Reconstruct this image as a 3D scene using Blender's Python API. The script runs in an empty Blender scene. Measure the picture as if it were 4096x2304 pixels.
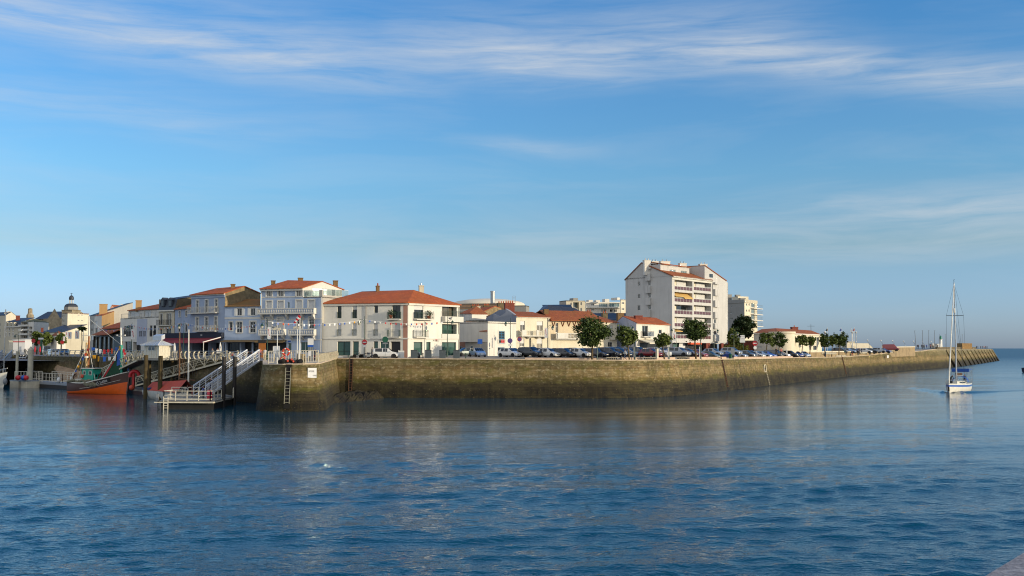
import bpy,bmesh,math,random
from mathutils import Vector,Matrix
from mathutils.bvhtree import BVHTree
random.seed(7)
sc = bpy.context.scene
COL = sc.collection
# ------------------------------------------------------------------ camera
F = 4096.0; CX = 2048.0; CY = 1152.0; HOR = 1393.0; H = 7.8
PITCH = math.atan((HOR - CY) / F)
cp,sp = math.cos(PITCH),math.sin(PITCH)
cam_d = bpy.data.cameras.new('camera'); cam = bpy.data.objects.new('camera',cam_d); COL.objects.link(cam)
cam.location = (0,0,H); cam.rotation_euler = (math.pi / 2 + PITCH,0,0)
cam_d.sensor_width = 36; cam_d.lens = 36.0 * F / 4096.0; cam_d.clip_start = 0.5; cam_d.clip_end = 60000
sc.camera = cam
def ray(u,v):
 x = (u - CX) / F; y = (CY - v) / F
 return Vector((x,cp - y * sp,sp + y * cp))
def at_d(u,v,D):                       # point of the place seen at (u, v) at forward distance D
 r = ray(u,v); k = D / r.y
 return Vector((r.x * k,D,H + r.z * k))
def at_z(u,v,z):
 r = ray(u,v); k = (z - H) / r.z
 return Vector((r.x * k,r.y * k,z))
def gp(u,D):                            # plan position
 p = at_d(u,1400,D); return (p.x,p.y)
def fr(x0,y0,s):
 return lambda x,y: (x0 + x / s,y0 + y / s)
Z1 = fr(0,1150,3.2196); Z2 = fr(240,1280,4.025); Z3 = fr(460,1100,4.025); Z4 = fr(560,1340,4.5286)
Z5 = fr(1000,1080,4.0244); Z6 = fr(1000,1360,4.529); Z7 = fr(1260,1120,4.1548); Z8 = fr(1780,1160,4.2933)
Y1 = fr(2250,1150,4.528); Y2 = fr(2450,1010,3.2933); Y3 = fr(2850,1150,4.39); Y4 = fr(3250,1250,5.152)
X2 = fr(0,1220,4.527); X3 = fr(340,1220,6.586)
def R(fn,x0,y0,x1,y1):
 a = fn(x0,y0); b = fn(x1,y1); return (a[0],a[1],b[0],b[1])
def lin(c):
 return tuple(((x / 12.92) if x <= 0.04045 else ((x + 0.055) / 1.055) ** 2.4) for x in c)
def hx(s):
 s = s.lstrip('#'); return lin(tuple(int(s[i:i + 2],16) / 255 for i in (0,2,4)))
# ------------------------------------------------------------------ materials
MATS = {}
class NT:
 def __init__(s,m): s.t = m.node_tree; s.n = s.t.nodes; s.l = s.t.links
 def new(s,ty,**k):
  n = s.n.new(ty)
  for a,b in k.items():
   if a == 'inp':
    for i,v in b.items(): n.inputs[i].default_value = v
   else: setattr(n,a,b)
  return n
 def link(s,a,b): s.l.new(a,b)
 def math(s,op,a,b=None,clamp=False):
  n = s.n.new('ShaderNodeMath'); n.operation = op; n.use_clamp = clamp
  for i,v in ((0,a),(1,b)):
   if v is None: continue
   if isinstance(v,(int,float)): n.inputs[i].default_value = v
   else: s.link(v,n.inputs[i])
  return n.outputs[0]
 def mix(s,fac,a,b,mode='MIX'):
  n = s.n.new('ShaderNodeMix'); n.data_type = 'RGBA'; n.blend_type = mode
  for i,v in ((0,fac),(6,a),(7,b)):
   if isinstance(v,(int,float)): n.inputs[i].default_value = v
   elif isinstance(v,tuple): n.inputs[i].default_value = (v + (1,))[:4]
   else: s.link(v,n.inputs[i])
  return n.outputs[2]
 def ramp(s,fac,stops,interp='LINEAR'):
  n = s.n.new('ShaderNodeValToRGB'); n.color_ramp.interpolation = interp
  e = n.color_ramp.elements
  while len(e) < len(stops): e.new(0.5)
  for i,(p,c) in enumerate(stops):
   e[i].position = p; e[i].color = (c + (1,))[:4] if isinstance(c,tuple) else (c,c,c,1)
  s.link(fac,n.inputs[0]); return n.outputs[0]
 def noise(s,vec,scale,detail=4,rough=0.55,dist=0.0):
  n = s.n.new('ShaderNodeTexNoise'); n.inputs['Scale'].default_value = scale
  n.inputs['Detail'].default_value = detail; n.inputs['Roughness'].default_value = rough
  n.inputs['Distortion'].default_value = dist
  if vec is not None: s.link(vec,n.inputs['Vector'])
  return n.outputs['Fac']
 def mapping(s,vec,scale=(1,1,1),rot=(0,0,0),loc=(0,0,0)):
  n = s.n.new('ShaderNodeMapping'); n.inputs['Scale'].default_value = scale
  n.inputs['Rotation'].default_value = rot; n.inputs['Location'].default_value = loc
  s.link(vec,n.inputs['Vector']); return n.outputs[0]
def newmat(name):
 m = bpy.data.materials.new(name); m.use_nodes = True
 nt = NT(m); b = nt.n['Principled BSDF']; MATS[name] = m
 return m,nt,b
def mat(name,col,rough=0.6,var=0.12,scale=2.0,bump=0.0,metal=0.0,spec=0.5,coat=0.0):
 """simple surface: base colour broken up by two noises"""
 if name in MATS: return MATS[name]
 if isinstance(col,str): col = hx(col)
 m,nt,b = newmat(name)
 tc = nt.new('ShaderNodeTexCoord').outputs['Object']
 f = nt.noise(tc,scale,5,0.6)
 lo = tuple(c * (1 - var) for c in col); hi = tuple(min(1,c * (1 + var)) for c in col)
 c = nt.ramp(f,[(0.3,lo),(0.7,hi)])
 nt.link(c,b.inputs['Base Color'])
 b.inputs['Roughness'].default_value = rough; b.inputs['Metallic'].default_value = metal
 b.inputs['Specular IOR Level'].default_value = spec; b.inputs['Coat Weight'].default_value = coat
 if coat: b.inputs['Coat Roughness'].default_value = 0.05
 if bump:
  bp = nt.new('ShaderNodeBump',inp={'Strength': bump,'Distance': 0.05})
  nt.link(nt.noise(tc,scale * 6,3),bp.inputs['Height']); nt.link(bp.outputs[0],b.inputs['Normal'])
 return m
def plaster(name,col,dirt=0.35,dcol='#6b675c',streak=1.0):
 """rendered wall: blotches, rain streaks, fine grain"""
 if name in MATS: return MATS[name]
 if isinstance(col,str): col = hx(col)
 m,nt,b = newmat(name)
 geo = nt.new('ShaderNodeNewGeometry').outputs['Position']
 blot = nt.noise(geo,0.35,5,0.6)
 strk = nt.noise(nt.mapping(geo,(1.6,1.6,0.12)),1.0,5,0.65)
 fine = nt.noise(geo,6.0,3,0.6)
 c = nt.ramp(blot,[(0.25,tuple(x * 0.88 for x in col)),(0.75,tuple(min(1,x * 1.06) for x in col))])
 f = nt.ramp(strk,[(0.52,0.0),(0.8,dirt * streak)])
 c = nt.mix(f,c,hx(dcol))
 f2 = nt.ramp(fine,[(0.35,0.0),(0.75,0.12)])
 c = nt.mix(f2,c,tuple(x * 0.7 for x in col))
 nt.link(c,b.inputs['Base Color']); b.inputs['Roughness'].default_value = 0.85
 b.inputs['Specular IOR Level'].default_value = 0.25
 bp = nt.new('ShaderNodeBump',inp={'Strength': 0.25,'Distance': 0.03})
 nt.link(fine,bp.inputs['Height']); nt.link(bp.outputs[0],b.inputs['Normal'])
 return m
def stonewall(name,c1,c2,scale=1.6,moss='#5b5538'):
 """rubble masonry"""
 if name in MATS: return MATS[name]
 m,nt,b = newmat(name)
 geo = nt.new('ShaderNodeNewGeometry').outputs['Position']
 v = nt.new('ShaderNodeTexVoronoi',inp={'Scale': scale * 1.4}); nt.link(geo,v.inputs['Vector'])
 n = nt.noise(geo,scale * 0.35,6,0.65)
 c = nt.mix(nt.math('MULTIPLY',nt.new('ShaderNodeSeparateColor').outputs[0],1),hx(c1),hx(c2))
 sep = nt.n[-1]
 sc_ = [x for x in nt.n if x.bl_idname == 'ShaderNodeSeparateColor'][0]; nt.link(v.outputs['Color'],sc_.inputs[0])
 c = nt.mix(nt.ramp(n,[(0.45,0.0),(0.7,0.75)]),c,hx(moss))
 e = nt.ramp(v.outputs['Distance'],[(0.0,0.0),(0.5,0.25)])
 c = nt.mix(e,c,tuple(x * .55 for x in hx(c1)))
 nt.link(c,b.inputs['Base Color']); b.inputs['Roughness'].default_value = 0.9
 bp = nt.new('ShaderNodeBump',inp={'Strength': 0.6,'Distance': 0.08})
 nt.link(nt.noise(geo,scale * 3,4),bp.inputs['Height']); nt.link(bp.outputs[0],b.inputs['Normal'])
 return m
def tiles(name,c1,c2,moss=0.25):
 """canal tile roof: ribs down the slope (read from the UV map), colour patchwork, lichen"""
 if name in MATS: return MATS[name]
 m,nt,b = newmat(name)
 uv = nt.new('ShaderNodeUVMap').outputs[0]
 geo = nt.new('ShaderNodeNewGeometry').outputs['Position']
 w = nt.new('ShaderNodeTexWave',wave_type='BANDS',bands_direction='X',inp={'Scale': 1.5 / 0.72,'Distortion': 0.6,'Detail': 2,'Detail Scale': 2})
 nt.link(uv,w.inputs['Vector'])
 br = nt.new('ShaderNodeTexBrick',inp={'Scale': 1.0,'Brick Width': 0.24,'Row Height': 0.34,'Mortar Size': 0.02})
 br.offset = 0.0; br.inputs['Color1'].default_value = (0,0,0,1); br.inputs['Color2'].default_value = (1,1,1,1); br.inputs['Mortar'].default_value = (0.2,0.2,0.2,1)
 nt.link(uv,br.inputs['Vector'])
 n = nt.noise(geo,0.9,6,0.7); n2 = nt.noise(geo,0.28,4,0.6)
 c = nt.mix(nt.math('MULTIPLY',br.outputs['Color'],0.6),hx(c1),hx(c2))
 c = nt.mix(nt.ramp(n,[(0.35,0.0),(0.7,0.65)]),c,tuple(x * .6 for x in hx(c1)))
 c = nt.mix(nt.ramp(n2,[(0.45,0.0),(0.75,moss)]),c,hx('#6f5a26'))
 nt.link(c,b.inputs['Base Color']); b.inputs['Roughness'].default_value = 0.8
 bp = nt.new('ShaderNodeBump',inp={'Strength': 0.8,'Distance': 0.07})
 nt.link(w.outputs['Fac'],bp.inputs['Height']); nt.link(bp.outputs[0],b.inputs['Normal'])
 return m
def glass(name,col,rough=0.04,spec=0.6):
 if name in MATS: return MATS[name]
 if isinstance(col,str): col = hx(col)
 m,nt,b = newmat(name)
 oi = nt.new('ShaderNodeObjectInfo').outputs['Random']
 geo = nt.new('ShaderNodeNewGeometry').outputs['Position']
 f = nt.noise(geo,0.8,3)
 c = nt.mix(nt.math('MULTIPLY',nt.math('ADD',oi,f),0.5),tuple(x * .55 for x in col),tuple(min(1,x * 1.5) for x in col))
 nt.link(c,b.inputs['Base Color']); b.inputs['Roughness'].default_value = rough
 b.inputs['Specular IOR Level'].default_value = spec
 return m
# ------------------------------------------------------------------ mesh builder
class MB:
 def __init__(s): s.v = []; s.f = []; s.m = []; s.uv = {}
 def add(s,vs,fs,mi=0):
  o = len(s.v); s.v += [Vector(p) for p in vs]
  for f in fs: s.f.append([o + i for i in f]); s.m.append(mi)
  return s
 def box(s,x0,y0,z0,x1,y1,z1,mi=0):
  v = [(x,y,z) for z in (z0,z1) for y in (y0,y1) for x in (x0,x1)]
  return s.add(v,[(0,2,3,1),(4,5,7,6),(0,1,5,4),(2,6,7,3),(0,4,6,2),(1,3,7,5)],mi)
 def obox(s,o,ax,ay,az,mi=0):            # origin corner + three edge vectors
  o,ax,ay,az = Vector(o),Vector(ax),Vector(ay),Vector(az)
  v = [o + ax * i + ay * j + az * k for k in (0,1) for j in (0,1) for i in (0,1)]
  fs = [(0,2,3,1),(4,5,7,6),(0,1,5,4),(2,6,7,3),(0,4,6,2),(1,3,7,5)]
  if ax.cross(ay).dot(az) < 0: fs = [f[::-1] for f in fs]
  return s.add(v,fs,mi)
 def quad(s,a,b,c,d,mi=0): return s.add([a,b,c,d],[(0,1,2,3)],mi)
 def poly(s,pts,mi=0): return s.add(pts,[tuple(range(len(pts)))],mi)
 def prism(s,pts,d,mi=0):                  # polygon extruded by vector d
  d = Vector(d); n = len(pts); a = [Vector(p) for p in pts]; b = [p + d for p in a]
  nn = Vector((0,0,0))
  for i in range(n): nn += a[i].cross(a[(i + 1) % n])
  fl = nn.dot(d) > 0
  fs = [tuple(range(n))[::-1] if fl else tuple(range(n)),tuple(range(n,2 * n)) if fl else tuple(range(n,2 * n))[::-1]]
  for i in range(n):
   j = (i + 1) % n; q = (i,j,n + j,n + i); fs.append(q if fl else q[::-1])
  return s.add(a + b,fs,mi)
 def tube(s,pts,r,n=6,mi=0,cap=True):
  pts = [Vector(p) for p in pts]; k = len(pts); rs = r if isinstance(r,(list,tuple)) else [r] * k
  o = len(s.v); up = None
  for i,p in enumerate(pts):
   t = (pts[min(i + 1,k - 1)] - pts[max(i - 1,0)]).normalized()
   if up is None: up = t.orthogonal().normalized()
   else: up = (up - t * up.dot(t)).normalized()
   w = t.cross(up)
   for j in range(n):
    a = 2 * math.pi * j / n; s.v.append(p + (up * math.cos(a) + w * math.sin(a)) * rs[i])
  for i in range(k - 1):
   for j in range(n):
    jj = (j + 1) % n
    s.f.append([o + i * n + j,o + i * n + jj,o + (i + 1) * n + jj,o + (i + 1) * n + j]); s.m.append(mi)
  if cap:
   s.f.append([o + j for j in range(n)][::-1]); s.m.append(mi)
   s.f.append([o + (k - 1) * n + j for j in range(n)]); s.m.append(mi)
  return s
 def bar(s,a,b,w,h=None,mi=0):           # square bar between two points
  a,b = Vector(a),Vector(b); t = (b - a).normalized(); h = h or w
  up = Vector((0,0,1)) if abs(t.z) < 0.9 else Vector((0,1,0))
  x = t.cross(up).normalized(); y = x.cross(t)
  return s.obox(a - x * w / 2 - y * h / 2,x * w,y * h,b - a,mi)
 def lathe(s,prof,c=(0,0,0),n=12,mi=0,axis='z'):
  o = len(s.v); c = Vector(c); k = len(prof)
  for (r,z) in prof:
   for j in range(n):
    a = 2 * math.pi * j / n
    p = Vector((r * math.cos(a),r * math.sin(a),z))
    if axis == 'y': p = Vector((p.x,p.z,p.y))
    if axis == 'x': p = Vector((p.z,p.x,p.y))
    s.v.append(c + p)
  for i in range(k - 1):
   for j in range(n):
    jj = (j + 1) % n; q = [o + i * n + j,o + i * n + jj,o + (i + 1) * n + jj,o + (i + 1) * n + j]
    s.f.append(q[::-1] if axis == 'y' else q); s.m.append(mi)
  if prof[0][0] > 1e-4: s.f.append([o + j for j in range(n)][::-1]); s.m.append(mi)
  if prof[-1][0] > 1e-4: s.f.append([o + (k - 1) * n + j for j in range(n)]); s.m.append(mi)
  return s
 def sphere(s,c,r,n=10,mi=0,sq=(1,1,1)):
  o = len(s.v)
  s.lathe([(r * math.sin(math.pi * i / (n // 2)) + 1e-5,-r * math.cos(math.pi * i / (n // 2))) for i in range(n // 2 + 1)],(0,0,0),n,mi)
  for i in range(o,len(s.v)): p = s.v[i]; s.v[i] = Vector(c) + Vector((p.x * sq[0],p.y * sq[1],p.z * sq[2]))
  return s
 def xform(s,M,start=0):
  for i in range(start,len(s.v)): s.v[i] = M @ s.v[i]
  return s
 def build(s,name,mats,parent=None,org=None,smooth=None,uvfn=None):
  me = bpy.data.meshes.new(name)
  if org is None: org = wpos(parent) if parent is not None else Vector((0,0,0))
  me.from_pydata([tuple(p - org) for p in s.v],[],s.f)
  for m in (mats if isinstance(mats,(list,tuple)) else [mats]): me.materials.append(m)
  for p,mi in zip(me.polygons,s.m): p.material_index = mi
  if uvfn == 'slope':
   ul = me.uv_layers.new(name='UVMap')
   for p in me.polygons:
    n = p.normal; h = Vector((0,0,1)).cross(n)
    h = h.normalized() if h.length > 1e-3 else Vector((1,0,0))
    d = n.cross(h)
    for li in p.loop_indices:
     co = me.vertices[me.loops[li].vertex_index].co
     ul.data[li].uv = (co.dot(h),co.dot(d))
  elif uvfn:
   ul = me.uv_layers.new(name='UVMap')
   for p in me.polygons:
    for li in p.loop_indices: ul.data[li].uv = uvfn(me.loops[li].vertex_index)
  if smooth is not None:
   me.polygons.foreach_set('use_smooth',[True] * len(me.polygons))
   try: me.set_sharp_from_angle(angle=math.radians(smooth))
   except Exception: pass
  me.update()
  o = bpy.data.objects.new(name,me); COL.objects.link(o)
  if parent is not None: o.parent = parent
  else: o.location = org
  return o
def wpos(o):
 p = Vector((0,0,0))
 while o is not None: p = p + o.location; o = o.parent
 return p
def tag(o,label=None,cat=None,group=None,kind=None):
 for k,v in (('label',label),('category',cat),('group',group),('kind',kind)):
  if v: o[k] = v
 return o
def thing(name,label,cat,loc=(0,0,0),rz=0.0,group=None):
 o = bpy.data.objects.new(name,None); COL.objects.link(o); o.empty_display_size = 0.3
 o.location = loc; o.rotation_euler = (0,0,rz); return tag(o,label,cat,group)
def dup(root,loc,rz=0.0,label=None,scale=None,swap=None):
 """copy of a thing with copies of its parts and sub-parts; swap: {part name: material}"""
 def cp_(o,par):
  c = o.copy(); COL.objects.link(c)
  if par is not None: c.parent = par
  base = o.name.split('.')[0]
  if swap and base in swap:
   c.material_slots[0].link = 'OBJECT'; c.material_slots[0].material = swap[base]
  for ch in KIDS.get(o.name,[]): cp_(ch,c)
  return c
 r = cp_(root,None); r.location = loc; r.rotation_euler = (0,0,rz)
 if scale: r.scale = scale
 if label: r['label'] = label
 return r
KIDS = {}
def kids(o):                                   # remember children lists before copying
 KIDS[o.name] = [c for c in bpy.data.objects if c.parent == o]
 for c in KIDS[o.name]: kids(c)
def text_part(name,txt,size,origin,t,up,material,parent,ext=0.004,align='LEFT',sx=1.0):
 """lettering as mesh, standing in the plane of t (reading direction) and up"""
 cu = bpy.data.curves.new(name,'FONT'); cu.body = txt; cu.size = size; cu.extrude = ext; cu.resolution_u = 2
 cu.align_x = align
 o = bpy.data.objects.new('tmp_text',cu); COL.objects.link(o)
 dg = bpy.context.evaluated_depsgraph_get(); me = bpy.data.meshes.new_from_object(o.evaluated_get(dg))
 bpy.data.objects.remove(o); bpy.data.curves.remove(cu)
 t = Vector(t).normalized(); up = Vector(up).normalized(); n = t.cross(up); org = wpos(parent) if parent else Vector((0,0,0))
 for vx in me.vertices:
  c = vx.co.copy(); vx.co = Vector(origin) + t * c.x * sx + up * c.y + n * c.z - org
 me.materials.clear(); me.materials.append(material); me.name = name
 ob = bpy.data.objects.new(name,me); COL.objects.link(ob)
 if parent: ob.parent = parent
 return ob
# ------------------------------------------------------------------ light and sky
SUN_EL = math.radians(9.4); SUN_AZ = math.radians(-24)      # azimuth measured from +X towards +Y
sd = Vector((math.cos(SUN_EL) * math.cos(SUN_AZ),math.cos(SUN_EL) * math.sin(SUN_AZ),math.sin(SUN_EL)))
sl = bpy.data.lights.new('sun','SUN'); so = bpy.data.objects.new('sun',sl); COL.objects.link(so)
sl.energy = 4.7; sl.angle = math.radians(0.53); sl.color = (1.0,0.85,0.62)
so.rotation_euler = sd.to_track_quat('Z','Y').to_euler(); so.location = sd * 300
w = bpy.data.worlds.new('World'); sc.world = w; w.use_nodes = True
nt = NT(w); bg = nt.n['Background']; bg.inputs['Strength'].default_value = 0.11
sky = nt.new('ShaderNodeTexSky',sky_type='NISHITA',sun_disc=False,sun_elevation=SUN_EL,air_density=1.0,dust_density=0.6,ozone_density=2.2,altitude=5)
sky.sun_rotation = math.pi / 2 - SUN_AZ
dirv = nt.new('ShaderNodeTexCoord').outputs['Generated']
sx_ = nt.new('ShaderNodeSeparateXYZ'); nt.link(dirv,sx_.inputs[0]); dx,dy,dz = sx_.outputs
az = nt.math('ARCTAN2',dx,dy); el = nt.math('ARCSINE',dz)
warp = nt.new('ShaderNodeCombineXYZ'); nt.link(az,warp.inputs[0]); nt.link(el,warp.inputs[1])
wn = nt.noise(nt.mapping(warp.outputs[0],(3,8,1)),1.0,3,0.5)
wofs = nt.math('MULTIPLY',nt.math('SUBTRACT',wn,0.5),0.035)
el2 = nt.math('ADD',el,wofs)
sv = nt.new('ShaderNodeCombineXYZ'); nt.link(az,sv.inputs[0]); nt.link(el2,sv.inputs[1])
fib = nt.noise(nt.mapping(sv.outputs[0],(7,75,1),(0,0,math.radians(-1.2))),1.0,7,0.62,0.35)
fib2 = nt.noise(nt.mapping(sv.outputs[0],(3.2,24,1),(0,0,math.radians(3))),1.0,5,0.6,0.5)
def band(pts,width,gain,lo=0.28,hi=0.72):
 """a cirrus band that follows elevation = curve(azimuth); pts in photo pixels"""
 c = nt.new('ShaderNodeFloatCurve'); cv = c.mapping.curves[0]
 P = [((math.atan((u - CX) / F) + 0.6) / 1.2,(HOR - v) / F / 0.5) for u,v in pts]
 cv.points[0].location = P[0]; cv.points[1].location = P[-1]
 for p in P[1:-1]: cv.points.new(*p)
 c.mapping.update()
 nt.link(nt.math('DIVIDE',nt.math('ADD',az,0.6),1.2),c.inputs['Value'])
 d = nt.math('SUBTRACT',el2,nt.math('MULTIPLY',c.outputs[0],0.5))
 g = nt.math('DIVIDE',d,width / F)
 g = nt.math('POWER',2.718,nt.math('MULTIPLY',nt.math('MULTIPLY',g,g),-1.0))
 f = nt.ramp(fib,[(lo + .04,0.0),(hi - .03,1.0)])
 return nt.math('MULTIPLY',nt.math('MULTIPLY',g,nt.math('ADD',nt.math('MULTIPLY',f,0.86),0.14)),gain)
def span(u0,u1,soft):
 a0,a1,s_ = math.atan((u0 - CX) / F),math.atan((u1 - CX) / F),soft / F
 a = nt.math('DIVIDE',nt.math('SUBTRACT',az,a0),s_,True); b = nt.math('DIVIDE',nt.math('SUBTRACT',a1,az),s_,True)
 return nt.math('MULTIPLY',a,b)
bands = [
 nt.math('MULTIPLY',band([(-900,150),(0,205),(600,240),(1100,285),(1700,335),(2300,370),(5000,520)],85,0.74),span(-1800,1900,700)),
 nt.math('MULTIPLY',band([(-900,200),(1500,190),(1900,245),(2400,280),(2900,255),(3300,300),(3700,390),(4200,440),(5000,500)],85,0.74),span(1500,5200,500)),
 nt.math('MULTIPLY',band([(-900,40),(0,70),(700,130),(1500,200),(2600,150),(3600,260),(5000,400)],150,0.34),span(-1800,3600,600)),
 nt.math('MULTIPLY',band([(-900,480),(0,500),(500,520),(900,560),(1500,520),(3000,540),(5000,560)],80,0.36),span(-1800,1500,700)),
 nt.math('MULTIPLY',band([(-900,560),(1700,545),(2000,570),(2400,600),(5000,640)],28,0.40),span(1750,2500,300)),
 nt.math('MULTIPLY',band([(-900,960),(0,975),(1200,985),(2200,960),(3000,930),(5000,900)],75,0.30),span(-1800,5200,700)),
 nt.math('MULTIPLY',band([(-900,860),(2600,830),(3300,850),(4100,880),(5000,900)],60,0.36),span(2700,5600,700)),
 nt.math('MULTIPLY',band([(-900,1080),(2000,1060),(3300,1020),(4100,1010),(5000,1000)],60,0.26),span(1500,5600,900)),
]
cl = bands[0]
for b_ in bands[1:]: cl = nt.math('ADD',cl,b_)
veil = nt.math('MULTIPLY',nt.ramp(fib2,[(0.45,0.0),(0.85,0.30)]),nt.ramp(dz,[(0.02,1.0),(0.5,0.4)]))
cl = nt.math('ADD',cl,veil,True)
front = nt.math('MULTIPLY',nt.math('ADD',dy,0.1),6,True)
up_ = nt.math('MULTIPLY',dz,12,True)
cl = nt.math('MULTIPLY',nt.math('MULTIPLY',cl,up_),1.0,True)
tint = nt.ramp(dz,[(0.0,(1.03,1.52,3.5)),(0.096,(1.02,1.31,1.72)),(0.167,(1.0,1.52,1.95)),(0.31,(0.74,1.48,2.12)),(0.55,(0.5,1.42,2.6)),(1.0,(1.2,1.8,2.4))])
skyc = nt.mix(1.0,sky.outputs[0],tint,'MULTIPLY')
fin = nt.mix(nt.math('MULTIPLY',cl,0.8),skyc,(6.0,6.3,6.6))
rear = nt.math('MULTIPLY',nt.math('ADD',0.3,nt.math('ADD',nt.math('MULTIPLY',dy,-1.3),nt.math('MULTIPLY',fib2,0.35))),up_,True)  # bright cloud added behind and above the camera, out of view, lifting shaded walls
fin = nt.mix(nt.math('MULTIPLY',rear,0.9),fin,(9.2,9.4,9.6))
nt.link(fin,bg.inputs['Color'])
sc.view_settings.view_transform = 'Standard'; sc.view_settings.look = 'None'; sc.view_settings.gamma = 1
sc.view_settings.exposure = 0.0; sc.view_settings.use_curve_mapping = False
sc.cycles.use_denoising = True; sc.cycles.denoiser = 'OPENIMAGEDENOISE'; sc.cycles.denoising_input_passes = 'RGB_ALBEDO_NORMAL'; sc.cycles.denoising_prefilter = 'ACCURATE'; sc.cycles.filter_width = 1.1; sc.cycles.max_bounces = 6; sc.cycles.glossy_bounces = 4
sc.cycles.sample_clamp_indirect = 600.0; sc.cycles.caustics_reflective = False; sc.cycles.caustics_refractive = False
sc.cycles.use_adaptive_sampling = False; sc.cycles.blur_glossy = 0.25
# ------------------------------------------------------------------ water
def water_mat():
 m,nt,b = newmat('sea_water')
 geo = nt.new('ShaderNodeNewGeometry').outputs['Position']
 big = nt.noise(nt.mapping(geo,(0.018,0.045,1)),1.0,3,0.55,0.6)          # ruffled and calm patches
 sy_ = nt.new('ShaderNodeSeparateXYZ'); nt.link(geo,sy_.inputs[0]); yy = nt.math('DIVIDE',sy_.outputs[1],200)
 shel = nt.ramp(yy,[(0.30,1.0),(0.48,0.4),(0.6,0.22),(0.85,0.22),(1.0,0.45)]); far = nt.ramp(yy,[(0.3,0.1),(0.9,0.12),(1.0,0.8)])
 ruf = nt.math('MULTIPLY',nt.ramp(big,[(0.34,0.55),(0.62,1.0)]),shel)
 h = None
 for (sx,sy,rot,amp,det,fx) in ((0.5,1.3,0.14,0.22,2,far),(2.0,4.2,0.2,0.075,3,None),(6,12,-0.05,0.022,2,None)):
  n = nt.math('MULTIPLY',nt.noise(nt.mapping(geo,(sx,sy,1),(0,0,rot)),1.0,det,0.5,0.25),amp)
  if fx is not None: n = nt.math('MULTIPLY',n,fx)
  h = n if h is None else nt.math('ADD',h,n)
 bp = nt.new('ShaderNodeBump',inp={'Strength': 1.0,'Distance': 1.0})
 nt.link(nt.math('MULTIPLY',h,ruf),bp.inputs['Height']); nt.link(bp.outputs[0],b.inputs['Normal'])
 c = nt.ramp(big,[(0.3,(0.0006,0.042,0.074)),(0.7,(0.0008,0.048,0.084))])
 nt.link(c,b.inputs['Base Color'])
 b.inputs['Specular Tint'].default_value = (0.74,0.98,1.0,1); nt.link(nt.ramp(nt.math('DIVIDE',sy_.outputs[1],1500),[(0.12,0.04),(0.3,0.2),(0.6,0.34)]),b.inputs['Roughness']); b.inputs['IOR'].default_value = 1.333; b.inputs['Specular IOR Level'].default_value = 0.5
 return m
import numpy as np
rng = np.random.default_rng(5)
YS = [26.0]
while YS[-1] < 620: YS.append(YS[-1] + .0048 * YS[-1] + .02)
YS = np.array(YS); NC = 340; uu = np.linspace(-1,1,NC)
Yg = np.repeat(YS[:,None],NC,1); Xg = (0.56 * Yg + 7) * uu[None,:]
dyg = .0048 * Yg + .02; Zg = np.zeros_like(Yg)
N_W = 72
for k in range(N_W):
 lam = 0.55 * (18 / 0.55) ** (k / (N_W - 1)); th = math.radians(90 + 9 + rng.normal(0,30 if lam < 3 else (14 if lam < 6 else 4))); ph = rng.uniform(0,6.283)
 kx,ky = math.cos(th) * 2 * math.pi / lam,math.sin(th) * 2 * math.pi / lam
 att = np.clip((lam / dyg - 2.6) / 2.5,0,1); env = .62 + .38 * np.sin(Xg * rng.uniform(.03,.12) + rng.uniform(0,6)) * np.sin(Yg * rng.uniform(.06,.22) + rng.uniform(0,6))
 sl_k = .070 if lam < 1.5 else (.046 if lam < 2.6 else (.012 if lam < 7 else .013))
 Zg += att * env * sl_k * lam / (2 * math.pi) * np.sin(kx * Xg + ky * Yg + ph)
def sst(x,a,b_): t_ = np.clip((x - a) / (b_ - a),0,1); return t_ * t_ * (3 - 2 * t_)
calm = 1 - .55 * sst(Yg + 7 * np.sin(Xg * .05),62,96) - .27 * sst(Yg + 5 * np.sin(Xg * .11),88,112)
calm = calm * (1 - .45 * sst(-Xg,22,45) * sst(Yg,85,115)); calm = calm + .45 * sst(Xg,45,110) * sst(Yg,150,260)
Zg *= calm
hx_,hy_ = -.53,-.85                                     # bow wave of the yacht
bx,by = 76.4,179.2; ax_ = (Xg - bx) * hx_ + (Yg - by) * hy_; ay_ = -(Xg - bx) * hy_ + (Yg - by) * hx_
for sgn in (1,-1):
 dist = -ax_; off = sgn * ay_ - (.9 + .42 * dist); Zg += np.where((dist > 0),.4 * np.exp(-dist / 16) * np.cos(off * 1.7) * np.exp(-(off / 1.9) ** 2),0)
edge = np.minimum(1,np.minimum((1 - np.abs(uu))[None,:] / .04,np.minimum((Yg - 26) / 2,(YS[-1] - Yg) / 60))); Zg *= np.clip(edge,0,1)
nrw = len(YS); me = bpy.data.meshes.new('water'); idx = np.arange(nrw * NC).reshape(nrw,NC)
co = np.stack([Xg,Yg,Zg],-1).reshape(-1,3); qd = np.stack([idx[:-1,:-1],idx[:-1,1:],idx[1:,1:],idx[1:,:-1]],-1).reshape(-1,4)
xa,ya,xb,yb = .56 * 26 + 7,26.0,.56 * YS[-1] + 7,YS[-1]; b0 = len(co)
ext = np.array([(-9000,-300,0),(9000,-300,0),(9000,ya,0),(xa,ya,0),(-xa,ya,0),(-9000,ya,0),(9000,yb,0),(xb,yb,0),(-xb,yb,0),(-9000,yb,0),(26000,40000,0),(-26000,40000,0)],float)
qe = np.array([(0,1,2,5),(3,2,6,7),(5,4,8,9),(9,6,10,11)]) + b0
co = np.concatenate([co,ext]); qd = np.concatenate([qd,qe]); nf = len(qd)
me.vertices.add(len(co)); me.vertices.foreach_set('co',co.astype(np.float32).ravel()); me.loops.add(nf * 4); me.loops.foreach_set('vertex_index',qd.astype(np.int32).ravel())
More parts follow.
